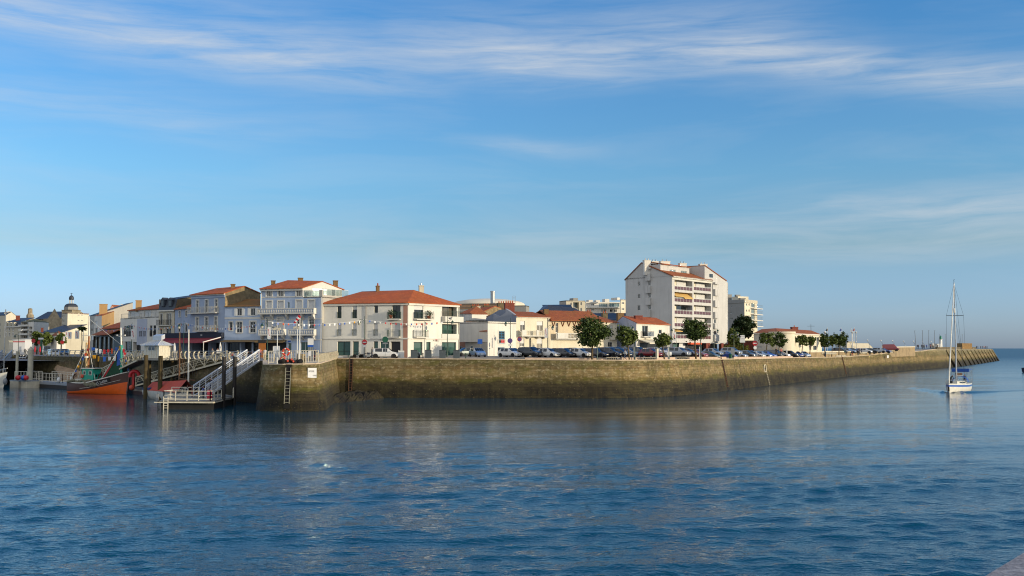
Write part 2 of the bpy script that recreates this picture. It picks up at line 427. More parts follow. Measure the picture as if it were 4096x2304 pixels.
me.polygons.add(nf); me.polygons.foreach_set('loop_start',np.arange(0,nf * 4,4,dtype=np.int32)); me.polygons.foreach_set('use_smooth',np.ones(nf,bool)); me.update(calc_edges=True); me.validate()
me.materials.append(water_mat()); wo = bpy.data.objects.new('water',me); COL.objects.link(wo); tag(wo,kind='structure')
# ------------------------------------------------------------------ quay
def quay_mat(name,dark=0.0):
 """old masonry: coursed blocks, lichen, algae band, weed and mussels at the foot (zones by height)"""
 m,nt,b = newmat(name)
 geo = nt.new('ShaderNodeNewGeometry').outputs['Position']
 uv = nt.new('ShaderNodeUVMap').outputs[0]
 z = nt.new('ShaderNodeSeparateXYZ'); nt.link(geo,z.inputs[0]); z = z.outputs[2]
 br = nt.new('ShaderNodeTexBrick',inp={'Scale': 1.0,'Brick Width': 0.95,'Row Height': 0.42,'Mortar Size': 0.02,'Mortar Smooth': 0.4,'Bias': -0.1})
 br.inputs['Color1'].default_value = (*hx('#94835f'),1); br.inputs['Color2'].default_value = (*hx('#514728'),1); br.inputs['Mortar'].default_value = (*hx('#5c5238'),1)
 nt.link(uv,br.inputs['Vector'])
 wob = nt.noise(nt.mapping(uv,(0.18,0.5,1)),1.0,6,0.65)
 fine = nt.noise(nt.mapping(uv,(1.5,2.2,1)),1.0,6,0.7)
 strk = nt.noise(nt.mapping(uv,(1.1,0.10,1)),1.0,5,0.7)
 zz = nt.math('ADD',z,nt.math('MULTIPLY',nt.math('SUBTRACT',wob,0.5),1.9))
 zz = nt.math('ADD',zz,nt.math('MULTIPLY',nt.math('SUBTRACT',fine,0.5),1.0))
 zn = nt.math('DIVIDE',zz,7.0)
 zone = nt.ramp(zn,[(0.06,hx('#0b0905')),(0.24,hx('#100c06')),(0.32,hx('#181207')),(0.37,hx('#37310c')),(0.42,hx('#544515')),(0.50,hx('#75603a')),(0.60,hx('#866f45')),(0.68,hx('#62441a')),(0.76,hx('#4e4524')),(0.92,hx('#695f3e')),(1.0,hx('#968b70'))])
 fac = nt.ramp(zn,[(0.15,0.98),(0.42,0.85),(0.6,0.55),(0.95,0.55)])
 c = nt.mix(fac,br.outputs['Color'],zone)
 c = nt.mix(nt.ramp(strk,[(0.45,0.0),(0.72,0.7)]),c,hx('#3a331c'))
 pat = nt.noise(nt.mapping(uv,(0.22,0.42,1),(0,0,0),(3,7,0)),1.0,7,0.72)
 c = nt.mix(nt.ramp(pat,[(0.46,0.0),(0.62,0.6)]),c,hx('#3f3a22'))
 c = nt.mix(nt.math('MULTIPLY',nt.ramp(fine,[(0.52,0.0),(0.74,0.7)]),nt.ramp(zn,[(0.3,0.0),(0.5,1.0)])),c,hx('#b3a887'))
 lich = nt.noise(nt.mapping(uv,(0.35,0.9,1),(0,0,0),(9,4,0)),1.0,6,0.7)
 lz = nt.ramp(zn,[(0.28,0.0),(0.38,1.0),(0.52,0.5),(0.66,0.9),(0.85,0.8),(1.0,0.3)])
 c = nt.mix(nt.math('MULTIPLY',nt.ramp(lich,[(0.48,0.0),(0.66,0.8)]),lz),c,hx('#54521a'))
 mus = nt.new('ShaderNodeTexVoronoi',inp={'Scale': 3.2}); nt.link(geo,mus.inputs['Vector'])
 mz = nt.ramp(zn,[(0.22,1.0),(0.36,0.0)])
 spk = nt.ramp(mus.outputs['Distance'],[(0.05,0.75),(0.28,0.0)])
 rnd = nt.noise(geo,2.1,3)
 c = nt.mix(nt.math('MULTIPLY',nt.math('MULTIPLY',spk,mz),nt.ramp(rnd,[(0.45,0.0),(0.7,1.0)])),c,hx('#8a7a58'))
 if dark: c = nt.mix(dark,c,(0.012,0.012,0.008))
 nt.link(c,b.inputs['Base Color']); b.inputs['Roughness'].default_value = 0.85; b.inputs['Specular IOR Level'].default_value = 0.3
 bp = nt.new('ShaderNodeBump',inp={'Strength': 0.9,'Distance': 0.10})
 hh = nt.math('ADD',nt.math('MULTIPLY',br.outputs['Fac'],-0.35),nt.math('ADD',nt.math('MULTIPLY',fine,0.6),nt.math('MULTIPLY',spk,nt.math('MULTIPLY',mz,0.8))))
 nt.link(hh,bp.inputs['Height']); nt.link(bp.outputs[0],b.inputs['Normal'])
 return m
M_quay = quay_mat('quay_masonry'); M_quay_shaded = quay_mat('shaded_basin_masonry',0.45)  # second copy is darkened all over: the basin's shade put into the colour
M_asph = mat('asphalt','#6f6c69',0.9,0.2,0.8,0.3); M_pave = mat('promenade_paving','#9a9084',0.85,0.15,1.2,0.2)
M_cope = mat('pale_coping','#b9a68c',0.85,0.18,1.5,0.3)
M_conc = mat('concrete','#8f8b80',0.85,0.2,1.0,0.3); M_concp = mat('pale_concrete','#c9bfa8',0.8,0.15,1.4,0.2)
EDGE = [(1345,1434,164),(1500,1435,163.2),(1700,1436,162.5),(2000,1438.5,161.5),(2350,1441.5,161),(2480,1442,162),(2600,1441.5,165),(2700,1440,170.5),
  (2800,1438.5,179),(2900,1437.5,193),(3060,1434.5,217),(3200,1431,242),(3365,1428.5,284),(3480,1421,317),(3550,1412.5,340),(3620,1411,366),(3690,1404,386),(3745,1397,402)]
EP = [at_d(u,v,D) for u,v,D in EDGE]
JET = [(3745,1397,402),(3785,1396.5,428),(3850,1396,480),(3910,1396,550),(3966,1395.5,640)]
JP = [at_d(u,v,D) for u,v,D in JET]
def resample(P,step):
 out = []
 for a,b in zip(P,P[1:]):
  n = max(1,int((b - a).length / step))
  for i in range(n): out.append(a.lerp(b,i / n))
 return out + [P[-1]]
def seaward(P):                                     # seaward horizontal normals of a line running left to right
 N = []
 for i in range(len(P)):
  t = (P[min(i + 1,len(P) - 1)] - P[max(i - 1,0)]); t.z = 0; t.normalize(); N.append(Vector((t.y,-t.x,0)))
 return N
VZ0 = Vector((0,0,1))
def quay_wall(name,P,batter,material,label,zb=-1.2,ease=0):
 P = resample(P,4.0); N = seaward(P); mb = MB(); s = 0; S = []
 for i,p in enumerate(P):
  if i: s += (P[i] - P[i - 1]).length
  S.append(s)
 rows = 8; uvs = []
 for i,(p,n) in enumerate(zip(P,N)):
  for r in range(rows + 1):
   f = r / rows; z = p.z + (zb - p.z) * f
   jit = 0.0 if r == 0 else random.uniform(-0.035,0.035)
   mb.v.append(Vector((p.x,p.y,z)) + n * ((batter if not ease else 1.5 + (batter - 1.5) * min(1,S[i] / ease)) * f + jit)); uvs.append((S[i],z))
 for i in range(len(P) - 1):
  for r in range(rows):
   a = i * (rows + 1) + r; b = a + rows + 1; mb.f.append([a,a + 1,b + 1,b]); mb.m.append(0)
 o = mb.build(name,material,org=P[0].copy(),smooth=35,uvfn=lambda vi: uvs[vi])
 return tag(o,label,'quay wall')
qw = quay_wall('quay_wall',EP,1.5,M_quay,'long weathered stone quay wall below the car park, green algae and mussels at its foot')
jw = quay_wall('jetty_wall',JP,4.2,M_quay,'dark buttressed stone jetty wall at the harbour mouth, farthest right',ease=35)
Pj = resample(JP,18.0)[1:]; Nj = seaward(Pj)
for p,n in zip(Pj,Nj):
 t = Vector((-n.y,n.x,0)); b = MB()
 def prof(k): return [p + t * k + n * -0.2 + Vector((0,0,-0.25)),p + t * k + n * 0.5 + Vector((0,0,-0.4)),p + t * k + n * 4.75 + Vector((0,0,-p.z - 1)),p + t * k + n * 3.0 + Vector((0,0,-p.z - 1))]
 b.prism(prof(-3.6),t * 7.2); n0 = len(b.v)
 b.build('buttress',M_quay,jw,smooth=30,uvfn=lambda vi,b=b: (b.v[vi].x * .7 + b.v[vi].y,b.v[vi].z))
def back_dirs(P):
 out = []
 for i,p in enumerate(P):
  f = min(1,max(0,(p.x - 25) / 60)); a = math.radians(90 + 38 * f); out.append(Vector((math.cos(a),math.sin(a),0)))
 return out
full = EP + JP[1:]
BD = back_dirs(full)
offs = [0,3.0,6.5,6.8,12,26,60]
def gz(i,d,p):
 top = max(6.25,p.z + 0.32) if p.x < 62 else p.z + 0.32
 if d <= 3: return p.z + 0.0
 if d <= 6.5: return p.z + 0.03
 if p.x > 150: return p.z + 0.05
 return top if d < 12 else max(top,6.35 if p.x < 62 else top)
mb = MB(); nr = len(offs)
for i,(p,bd) in enumerate(zip(full,BD)):
 for d in offs:
  dd = d if p.x < 110 else d * (0.42 if p.x > 150 else 0.75)
  q = p + bd * dd; mb.v.append(Vector((q.x,q.y,gz(i,d,p))))
for i in range(len(full) - 1):
 for r in range(nr - 1):
  a = i * nr + r; b = a + nr; mb.f.append([a,b,b + 1,a + 1]); mb.m.append(0 if r < 2 else 1)
tag(mb.build('promenade',[M_pave,M_asph],org=Vector((0,160,6))),kind='structure')
LANDV,LANDF = list(mb.v),[list(f) for f in mb.f]
jb = MB(); e = JP[-1]; bd = BD[-1]; k = 26 * 0.42 * 60 / 26
jb.quad(e,e + bd * 25,e + bd * 25 + Vector((3,3,-9)),e + Vector((4.2,-1,-9)))
jb.build('jetty_end',M_quay,jw,uvfn=lambda vi: (vi * 2.0,jb.v[vi].z))
BAS = [Vector(p) for p in ((-28.1,164,6.16),(-26.4,148,5.95),(-24.3,129.6,5.84),(-24.6,128.2,5.82),(-26.0,127.5,5.8),(-28.5,127.6,5.75),(-30.2,128.4,5.73),(-31.6,130.4,5.72),(-33.2,137,5.8),(-35.4,146,6.0))]
BASIN = [Vector(p) for p in ((-35.4,146,6.0),(-48,158,6.1),(-61,177,6.1),(-74,196,6.1),(-93.5,213,6.1),(-106,226,6.1))]
FARQ = [Vector(p) for p in ((-122,258,6.1),(-150,262,6.1),(-230,270,6.1))]
bw = quay_wall('bastion',BAS[::-1],1.0,M_quay,'rounded stone pier head with ladder and speed sign, grey green above and brown below')
for P_,par_ in ((resample(EP,8),qw),(BAS[::-1],bw)):
 q = MB()
 for a_,b_ in zip(P_,P_[1:]): d_ = (b_ - a_); n_ = Vector((d_.y,-d_.x,0)).normalized(); q.obox(a_ - n_ * .5 - VZ0 * .02,d_,n_ * .56,VZ0 * .14)
 q.build('coping',M_cope,par_)
bsn = quay_wall('basin_wall',BASIN[::-1],0.5,M_quay_shaded,'dark quay wall in shade under the curved white railing')
fq = quay_wall('far_basin_wall',FARQ[::-1],0.5,M_quay_shaded,'dark quay wall behind the pontoon at the far left of the basin')
mb = MB()
def tri_fan(P,z):
 return [Vector((p.x,p.y,p.z)) for p in P]
mb.poly([p for p in BAS],0)                          # pier head top
tops = [BAS[0],BAS[-1]] + BASIN[1:] + FARQ + [Vector((-230,600,6.6)),Vector((-28.1,600,6.6)),Vector((-28.1,224,6.35))]
bm = bmesh.new(); vv = [bm.verts.new(p) for p in tops]; f = bm.faces.new(vv[::-1]); bmesh.ops.triangulate(bm,faces=[f])
bm.normal_update()
o0 = len(mb.v); bm.verts.index_update()
for v_ in bm.verts: mb.v.append(v_.co.copy())
for f_ in bm.faces:
 ids = [o0 + x.index for x in f_.verts]
 if f_.normal.z < 0: ids = ids[::-1]
 mb.f.append(ids); mb.m.append(1)
bm.free()
if (mb.v[mb.f[0][1]] - mb.v[mb.f[0][0]]).cross(mb.v[mb.f[0][2]] - mb.v[mb.f[0][1]]).z < 0: mb.f[0] = mb.f[0][::-1]
tag(mb.build('street',[M_pave,M_asph],org=Vector((-60,200,6))),kind='structure')
n0 = len(LANDV); LANDV += list(mb.v); LANDF += [[n0 + i for i in f_] for f_ in mb.f]
mb = MB(); mb.quad((-700,170.5,5.2),(64,185,5.2),(70,900,5.6),(-700,900,5.6))
mb.v[0] = Vector((-700,275,5.2)); mb.v[1] = Vector((40,200,5.2))
tag(mb.build('town_ground',M_asph,org=Vector((-100,300,5))),kind='structure')
n0 = len(LANDV); LANDV += list(mb.v); LANDF += [[n0 + i for i in f_] for f_ in mb.f]
BVH = BVHTree.FromPolygons(LANDV,LANDF)
def ground(x,y):
 h = BVH.ray_cast(Vector((x,y,60)),Vector((0,0,-1)))
 return h[0].z if h[0] is not None else 6.2
SF = [Vector(p) for p in ((-122,258,6.1),(-104,229,4.6),(-93,210,3.0),(-87.5,200,0.4),(-86,197,-0.6))]
SB = [Vector(p) for p in ((-105.4,226.5,6.1),(-96,216.5,5.1),(-83,205.6,3.6),(-77.5,198.0,0.9),(-76,195,-0.3))]
mb = MB()
for i in range(4):
 mb.quad(SF[i],SF[i + 1],SB[i + 1],SB[i],0)
 a,b = SF[i],SF[i + 1]; mb.quad(a,Vector((a.x,a.y,-1)),Vector((b.x,b.y,-1)),b,1)
o = mb.build('slipway',[mat('slipway_setts','#8c7458',0.85,0.3,0.6,0.4),M_quay_shaded],org=Vector((-90,210,0)),uvfn=lambda vi: (mb.v[vi].y,mb.v[vi].z))
tag(o,kind='structure')
mb = MB(); n = 26; m_ = 10
for i in range(n + 1):
 for j in range(m_ + 1):
  x = -25.6 + 5.6 * i / n + 1.5 * j / m_; y0 = 139 + 20 * (i / n) ** 0.8; y = y0 + (162.5 - y0) * j / m_
  f = j / m_; z = -0.5 + 1.5 * min(1,f * 2.2) + random.uniform(-.18,.22) * (0.4 + f)
  if i > n - 5: z -= (i - n + 5) * 0.22
  mb.v.append(Vector((x - 1.5 * f,y,z)))
for i in range(n):
 for j in range(m_):
  a = i * (m_ + 1) + j; mb.f.append([a,a + m_ + 1,a + m_ + 2,a + 1]); mb.m.append(0)
o = mb.build('mussel_rocks',M_quay,org=Vector((-23,150,0)),uvfn=lambda vi: (mb.v[vi].x + mb.v[vi].y,mb.v[vi].z))
tag(o,'low shelf of mussel covered rock between pier head and quay wall','rock')
# ------------------------------------------------------------------ buildings
W_white = plaster('white_render','#cfcabf',0.25); W_cream = plaster('cream_render','#d0c7b0',0.3); W_blue = plaster('pale_blue_render','#a0afc4',0.18)
W_blue2 = plaster('grey_blue_render','#919eb2',0.3); W_lilac = plaster('lilac_shade_render','#a9adb8',0.45); W_grey = plaster('grey_render','#a9a59b',0.4)
W_offw = plaster('off_white_render','#d2cec2',0.3); W_ochre = plaster('ochre_render','#a5855a',0.5,'#5d4a2a'); W_pink = plaster('pink_render','#a37a68',0.3)
W_beige = plaster('beige_render','#b9b19c',0.4); W_slate = plaster('slate_hung_wall','#828894',0.25,'#4a4f5a'); W_sand = plaster('sand_render','#c6b698',0.35)
W_conc = plaster('grey_concrete','#8d8b85',0.3); W_rot = plaster('rotunda_panels','#d3c8b4',0.2); W_apt = plaster('apartment_render','#b9b7b2',0.5,'#7c7a76')
W_dark = mat('dark_shopfront','#15171a',0.5,0.3,1.5); W_brick = mat('red_brick','#6d3325',0.85,0.25,2.5); W_stone = stonewall('rubble_stone','#9a8560','#6f6047')
W_stone2 = stonewall('dark_rubble_stone','#6d5f45','#4d432f'); W_church = stonewall('church_stone','#a0937a','#7f735c',0.8,'#746a55')
T_or = tiles('orange_canal_tiles','#a84d1e','#c06c2e',0.2); T_br = tiles('brown_canal_tiles','#964b24','#ab6830',0.35); T_old = tiles('lichened_tiles','#8d5f30','#6f6a35',0.8)
T_slate = mat('slate_roof','#2b313a',0.55,0.25,1.2); T_flat = mat('flat_roof','#7d7a72',0.9,0.2,1.0); T_moss = mat('mossy_slate','#55512c',0.85,0.3,0.9)
M_frame = mat('white_window_frame','#c9c8c2',0.4,0.05); M_dframe = mat('dark_green_frame','#12281f',0.4,0.1); M_gframe = mat('grey_frame','#6f7376',0.4,0.1)
M_shut = mat('white_roller_shutter','#bdbcb8',0.55,0.06,3); M_bshut = mat('blue_shutter','#1f6f97',0.6,0.15); M_trim = plaster('white_trim','#cbc7bc',0.25)
M_grail = mat('green_iron','#0f3526',0.45,0.15); M_wrail = mat('white_painted_steel','#c3bca9',0.5,0.15,3); M_drail = mat('dark_iron','#1b1d20',0.5,0.1)
M_gl = glass('window_glass','#141a1c'); M_glshop = glass('shop_glass','#39544d',0.05); M_glwarm = glass('curtained_glass','#5c564a',0.08); M_glsky = glass('pale_glass','#62777c',0.05)
M_brick_ch = mat('chimney_brick','#6b5230',0.85,0.35,3,0.3); M_pot = mat('terracotta','#9a4a2c',0.8,0.2,4); M_pipe = mat('zinc_pipe','#7e7a74',0.5,0.15)
M_black = mat('black_paint','#101010',0.5,0.2); M_red = mat('sign_red','#a3131b',0.45,0.05); M_whitep = mat('sign_white','#c8c8c6',0.45,0.04); M_bluep = mat('sign_blue','#124a9c',0.45,0.05)
M_awnred = mat('red_canvas','#6e1220',0.85,0.15); M_awncr = mat('cream_canvas','#c8bfa8',0.85,0.1); M_awnnavy = mat('navy_canvas','#121c2e',0.8,0.15); M_awnyel = mat('yellow_canvas','#bf9c5a',0.85,0.1)
M_leaf_pot = mat('pot_plant_leaves','#2c3f18',0.7,0.4,8); M_steel = mat('galvanised_steel','#9a9c9c',0.35,0.15,2,0,0.6); M_burg = mat('smoked_burgundy_panel','#5b3a3d',0.25,0.1)
VZ = Vector((0,0,1)); M_sash = glass('clear_sash_glass','#4a4a42',.15,.5); MATS['clear_sash_glass'].node_tree.nodes['Principled BSDF'].inputs['IOR'].default_value = 4.0
class Face:
 def __init__(s,A,B):
  s.A = Vector((A[0],A[1],0)); s.B = Vector((B[0],B[1],0)); d = s.B - s.A; s.L = d.length; s.t = d / s.L; s.n = Vector((s.t.y,-s.t.x,0))
 def hit(s,u,v):
  r = ray(u,v); o = Vector((0,0,H)); k = (s.A - o).dot(s.n) / r.dot(s.n); p = o + r * k
  return ((p - s.A).dot(s.t),p.z)
 def P(s,a,z,off=0.0): return s.A + s.t * a + s.n * off + VZ * z
 def rect(s,r):
  um,vm = (r[0] + r[2]) / 2,(r[1] + r[3]) / 2
  return (s.hit(r[0],vm)[0],s.hit(um,r[3])[1],s.hit(r[2],vm)[0],s.hit(um,r[1])[1])   # s0 z0 s1 z1
class Bld:
 def __init__(s,name,label,cat,at,group=None):
  s.o = thing(name,label,cat,(at[0],at[1],at[2] if len(at) > 2 else 6.0),0,group); s.w = {}; s.r = {}; s.t = {}
 def _mb(s,d,m):
  if m.name not in d: d[m.name] = (MB(),m)
  return d[m.name][0]
 def wall(s,A,B,z0,z1,m): s.face(A,B,z0,z1,[],m)
 def face(s,A,B,z0,z1,wins,m,depth=0.16):
  """wall A->B (left to right seen from outside) with real openings; wins = [(rect in photo px, kind, options)]"""
  f = Face(A,B); mb = s._mb(s.w,m); rs = []
  for wn in wins:
   a0,b0,a1,b1 = f.rect(wn[0]); a0 = max(.05,a0); a1 = min(f.L - .05,a1); b0 = max(z0 + .02,b0); b1 = min(z1 - .02,b1)
   if a1 - a0 > .08 and b1 - b0 > .08: rs.append((a0,b0,a1,b1,wn))
  ss = sorted(set([0,f.L] + [x for r in rs for x in (r[0],r[2])])); zs = sorted(set([z0,z1] + [x for r in rs for x in (r[1],r[3])]))
  for i in range(len(ss) - 1):
   for j in range(len(zs) - 1):
    cs,cz = (ss[i] + ss[i + 1]) / 2,(zs[j] + zs[j + 1]) / 2
    if any(r[0] < cs < r[2] and r[1] < cz < r[3] for r in rs): continue
    mb.quad(f.P(ss[i],zs[j]),f.P(ss[i + 1],zs[j]),f.P(ss[i + 1],zs[j + 1]),f.P(ss[i],zs[j + 1]))
  for (a0,b0,a1,b1,wn) in rs:
   kind = wn[1]; op = wn[2] if len(wn) > 2 else {}; d = op.get('depth',depth)
   q = [(a0,b0),(a1,b0),(a1,b1),(a0,b1)]
   for k in range(4):
    p,p2 = q[k],q[(k + 1) % 4]; mb.quad(f.P(*p),f.P(*p,-d),f.P(*p2,-d),f.P(*p2))
   s.window(f,a0,b0,a1,b1,kind,op,d)
  return f
 def window(s,f,a0,b0,a1,b1,kind,op,d):
  o = s.o; fm = op.get('frame',M_frame); gm = op.get('glass',M_gl); nm = op.get('name','window'); e = min(0.08,(a1 - a0) * .12)
  def bx(mb,x0,z0,x1,z1,o0,o1): mb.obox(f.P(x0,z0,o0),f.t * (x1 - x0),f.n * (o1 - o0),VZ * (z1 - z0))
  if kind == 'void':
   mb = MB(); bx(mb,a0,b0,a1,b1,-d - .06,-d); mb.build(op.get('name','opening'),op.get('glass',W_dark),o)
  elif kind == 'shut':
   mb = MB(); bx(mb,a0 + .01,b0 + .01,a1 - .01,b1 - .01,-d + .01,-d + .06); mb.build('roller_shutter',op.get('shut',M_shut),o)
  else:
   mb = MB(); o0,o1 = -d,-d + .07
   bx(mb,a0,b0,a0 + e,b1,o0,o1); bx(mb,a1 - e,b0,a1,b1,o0,o1); bx(mb,a0 + e,b1 - e,a1 - e,b1,o0,o1); bx(mb,a0 + e,b0,a1 - e,b0 + e,o0,o1)
   nv = op.get('mull',1)
   for k in range(1,nv + 1):
    c = a0 + (a1 - a0) * k / (nv + 1); bx(mb,c - e * .4,b0 + e,c + e * .4,b1 - e,o0,o1 - .005)
   for hfrac in op.get('trans',()):
    c = b0 + (b1 - b0) * hfrac; bx(mb,a0 + e,c - e * .35,a1 - e,c + e * .35,o0,o1 - .008)
   fr_ = mb.build(nm,fm,o)
   mb = MB(); g = b1
   if kind == 'half': g = b0 + (b1 - b0) * op.get('open',.6)
   bx(mb,a0 + e * .5,b0 + e * .5,a1 - e * .5,b1 - e * .5,-d - .02,-d + .02); mb.build('pane',gm,fr_)
   if kind == 'half':
    mb = MB(); bx(mb,a0 + .02,g,a1 - .02,b1 - .01,-d + .075,-d + .1); mb.build('roller_shutter',op.get('shut',M_shut),o)
  if op.get('trim'):
   tw = op['trim']; mb = MB(); td = .05
   bx(mb,a0 - tw,b0 - tw * .3,a0,b1 + tw,-.02,td); bx(mb,a1,b0 - tw * .3,a1 + tw,b1 + tw,-.02,td); bx(mb,a0,b1,a1,b1 + tw,-.02,td); bx(mb,a0,b0 - tw * .6,a1,b0,-.02,td + .03)
   mb.build('window_surround',M_trim,o)
  if op.get('rail'): s.rail(f,a0,a1,b0 + .02,op['rail'],op.get('railm',M_drail),.0)
  if op.get('leaves'):
   lw = (a1 - a0) * .5
   for x in (a0 - lw - .03,a1 + .03):
    mb = MB(); bx(mb,x,b0,x + lw,b1,.012,.06); mb.build('shutter',op['leaves'],o)
 def rail(s,f,a0,a1,zb,h,m,off=.0,name='railing',step=.16,r=.016,ends=0):
  mb = MB(); n = max(2,int((a1 - a0) / step))
  def seg(p,q):
   L = (q - p).length; k = max(1,int(L / step))
   for zt in (h,h * .82,.08): mb.bar(p + VZ * zt,q + VZ * zt,.035 if zt == h else .022)
   for i in range(k + 1): c = p.lerp(q,i / k); mb.bar(c + VZ * .0,c + VZ * h,.05 if i % 6 == 0 else .02)
  p,q = f.P(a0,zb,off + .03),f.P(a1,zb,off + .03); seg(p,q)
  if ends: seg(f.P(a0,zb,.02),p); seg(f.P(a1,zb,.02),q)
  return mb.build(name,m,s.o)
 def box(s,f,a0,a1,z0,z1,o0,o1,m,name):
  mb = MB(); mb.obox(f.P(a0,z0,o0),f.t * (a1 - a0),f.n * (o1 - o0),VZ * (z1 - z0)); return mb.build(name,m,s.o)
 def trim(s,f,z0,z1,off=.06,m=None,a0=0,a1=None,name='cornice'):
  m = m or M_trim; mb = s._mb(s.t,m); a1 = f.L if a1 is None else a1
  mb.obox(f.P(a0,z0,-.05),f.t * (a1 - a0),f.n * (off + .05),VZ * (z1 - z0))
 def balcony(s,f,r,proj,m_slab=None,railm=M_grail,top=1.0,kind='rail',thick=.16):
  """r: photo rect of railing top .. slab bottom"""
  a0,z0,a1,z1 = f.rect(r); zs = z0 + thick; m_slab = m_slab or M_trim
  sl_ = s.box(f,a0,a1,z0,zs,-.02,proj,m_slab,'balcony')
  h = z1 - zs
  if kind == 'rail':
   s.rail(f,a0 + .04,a1 - .04,zs,h,railm,proj - .08,ends=1)
  elif kind == 'solid':
   mb = MB(); mb.obox(f.P(a0,zs,proj - .12),f.t * (a1 - a0),f.n * .12,VZ * h)
   for x in (a0,a1 - .12): mb.obox(f.P(x,zs,-.02),f.t * .12,f.n * (proj - .1),VZ * h)
   mb.build('balcony_parapet',m_slab,s.o)
  elif kind == 'balus':
   mb = MB(); mb.obox(f.P(a0,zs + h - .12,proj - .2),f.t * (a1 - a0),f.n * .2,VZ * .12); mb.obox(f.P(a0,zs,proj - .2),f.t * (a1 - a0),f.n * .2,VZ * .08)
   k = max(2,int((a1 - a0) / .34))
   for i in range(k + 1):
    c = f.P(a0 + .08 + (a1 - a0 - .16) * i / k,zs + .08,proj - .1); hh = h - .2
    mb.lathe([(.05,0),(.09,hh * .25),(.10,hh * .4),(.06,hh * .7),(.05,hh * .85),(.08,hh)],c,6)
   for x in (a0,a1 - .16): mb.obox(f.P(x,zs,-.02),f.t * .16,f.n * (proj - .02),VZ * h) if x != a0 else mb.obox(f.P(x,zs,proj - .22),f.t * .2,f.n * .22,VZ * h)
   mb.build('balustrade',m_slab,s.o)
  elif kind == 'panel':
   mb = MB(); mb.obox(f.P(a0 + .03,zs + .05,proj - .05),f.t * (a1 - a0 - .06),f.n * .03,VZ * (h - .22)); mb.build('balcony_panel',M_burg,s.o)
   mb = MB(); n = 5
   for i in range(n + 1): c = f.P(a0 + .03 + (a1 - a0 - .06) * i / n,zs,proj - .0); mb.bar(c,c + VZ * (h - .02),.05)
   mb.bar(f.P(a0 + .03,zs + h,proj),f.P(a1 - .03,zs + h,proj),.06); mb.bar(f.P(a0 + .03,zs + h - .2,proj),f.P(a1 - .03,zs + h - .2,proj),.04); mb.build('railing',M_frame,s.o)
  return a0,zs,a1,z1
 def bracket(s,f,x,z,proj=.8,h=.9):
  mb = MB(); w = .28
  mb.prism([f.P(x - w / 2,z,.0),f.P(x - w / 2,z,proj),f.P(x - w / 2,z - h * .35,proj * .8),f.P(x - w / 2,z - h * .7,proj * .35),f.P(x - w / 2,z - h,.0)],f.t * w); mb.build('bracket',M_trim,s.o)
 def gable(s,pts,m): s._mb(s.w,m).poly(pts)
 def roof(s,polys,m,thick=.14):
  mb = s._mb(s.r,m)
  for p in polys:
   pts = [Vector(x) for x in p]; n = Vector((0,0,0))
   for i in range(len(pts)): n += pts[i].cross(pts[(i + 1) % len(pts)])
   if n.z < 0: pts = pts[::-1]
   mb.prism([x + VZ * .02 for x in pts],VZ * -thick)
 def chimney(s,u,D,vtop,zb,wx=.7,wy=.6,m=None,pots=0,cap=None,rz=.3):
  p = at_d(u,vtop,D); m = m or M_brick_ch; mb = MB(); h = p.z - zb
  mb.box(-wx / 2,-wy / 2,zb - 0,wx / 2,wy / 2,p.z - .14); mb.box(-wx / 2 - .06,-wy / 2 - .06,p.z - .14,wx / 2 + .06,wy / 2 + .06,p.z)
  M = Matrix.Translation((p.x,p.y,0)) @ Matrix.Rotation(rz,4,'Z'); mb.xform(M); c = mb.build('chimney',m,s.o)
  for i in range(pots):
   x = (i - (pots - 1) / 2) * wx / max(1,pots) * .9; q = MB(); q.lathe([(.12,0),(.15,.1),(.10,.42),(.13,.46)],(0,0,0),8)
   q.xform(Matrix.Translation((p.x,p.y,p.z - .005)) @ Matrix.Rotation(rz,4,'Z') @ Matrix.Translation((x,0,0))); q.build('chimney_pot',cap or M_pot,c,smooth=40)
  return c
 def pipe(s,f,a,z0,z1,m=None,r=.06):
  mb = MB(); mb.tube([f.P(a,z0,.1),f.P(a,z1,.1)],r,6); return mb.build('drainpipe',m or M_trim,s.o)
 def done(s):
  for i,(k,(mb,m)) in enumerate(s.w.items()): mb.build('wall',m,s.o)
  for k,(mb,m) in s.r.items(): mb.build('roof',m,s.o,uvfn='slope')
  for k,(mb,m) in s.t.items(): mb.build('cornice',m,s.o)
  return s.o
def back(A,B,d): f = Face(A,B); n = f.n * -d; return (A[0] + n.x,A[1] + n.y)
def xy(p): return (p.x,p.y)
ZB = 5.0
DK = {'frame': M_dframe,'depth': .3}
def shop(**k): d = {'frame': M_dframe,'glass': M_glshop,'depth': .28,'name': 'shop_window'}; d.update(k); return d
M_clear,nt_,_b = newmat('clear_balustrade_glass'); tr_ = nt_.new('ShaderNodeBsdfTransparent'); tr_.inputs[0].default_value = (.82,.88,.87,1); mx_ = nt_.new('ShaderNodeMixShader',inp={0: .22}); _b.inputs['Base Color'].default_value = (.35,.42,.42,1); _b.inputs['Roughness'].default_value = .1
nt_.link(tr_.outputs[0],mx_.inputs[1]); nt_.link(_b.outputs[0],mx_.inputs[2]); nt_.link(mx_.outputs[0],nt_.n['Material Output'].inputs[0])
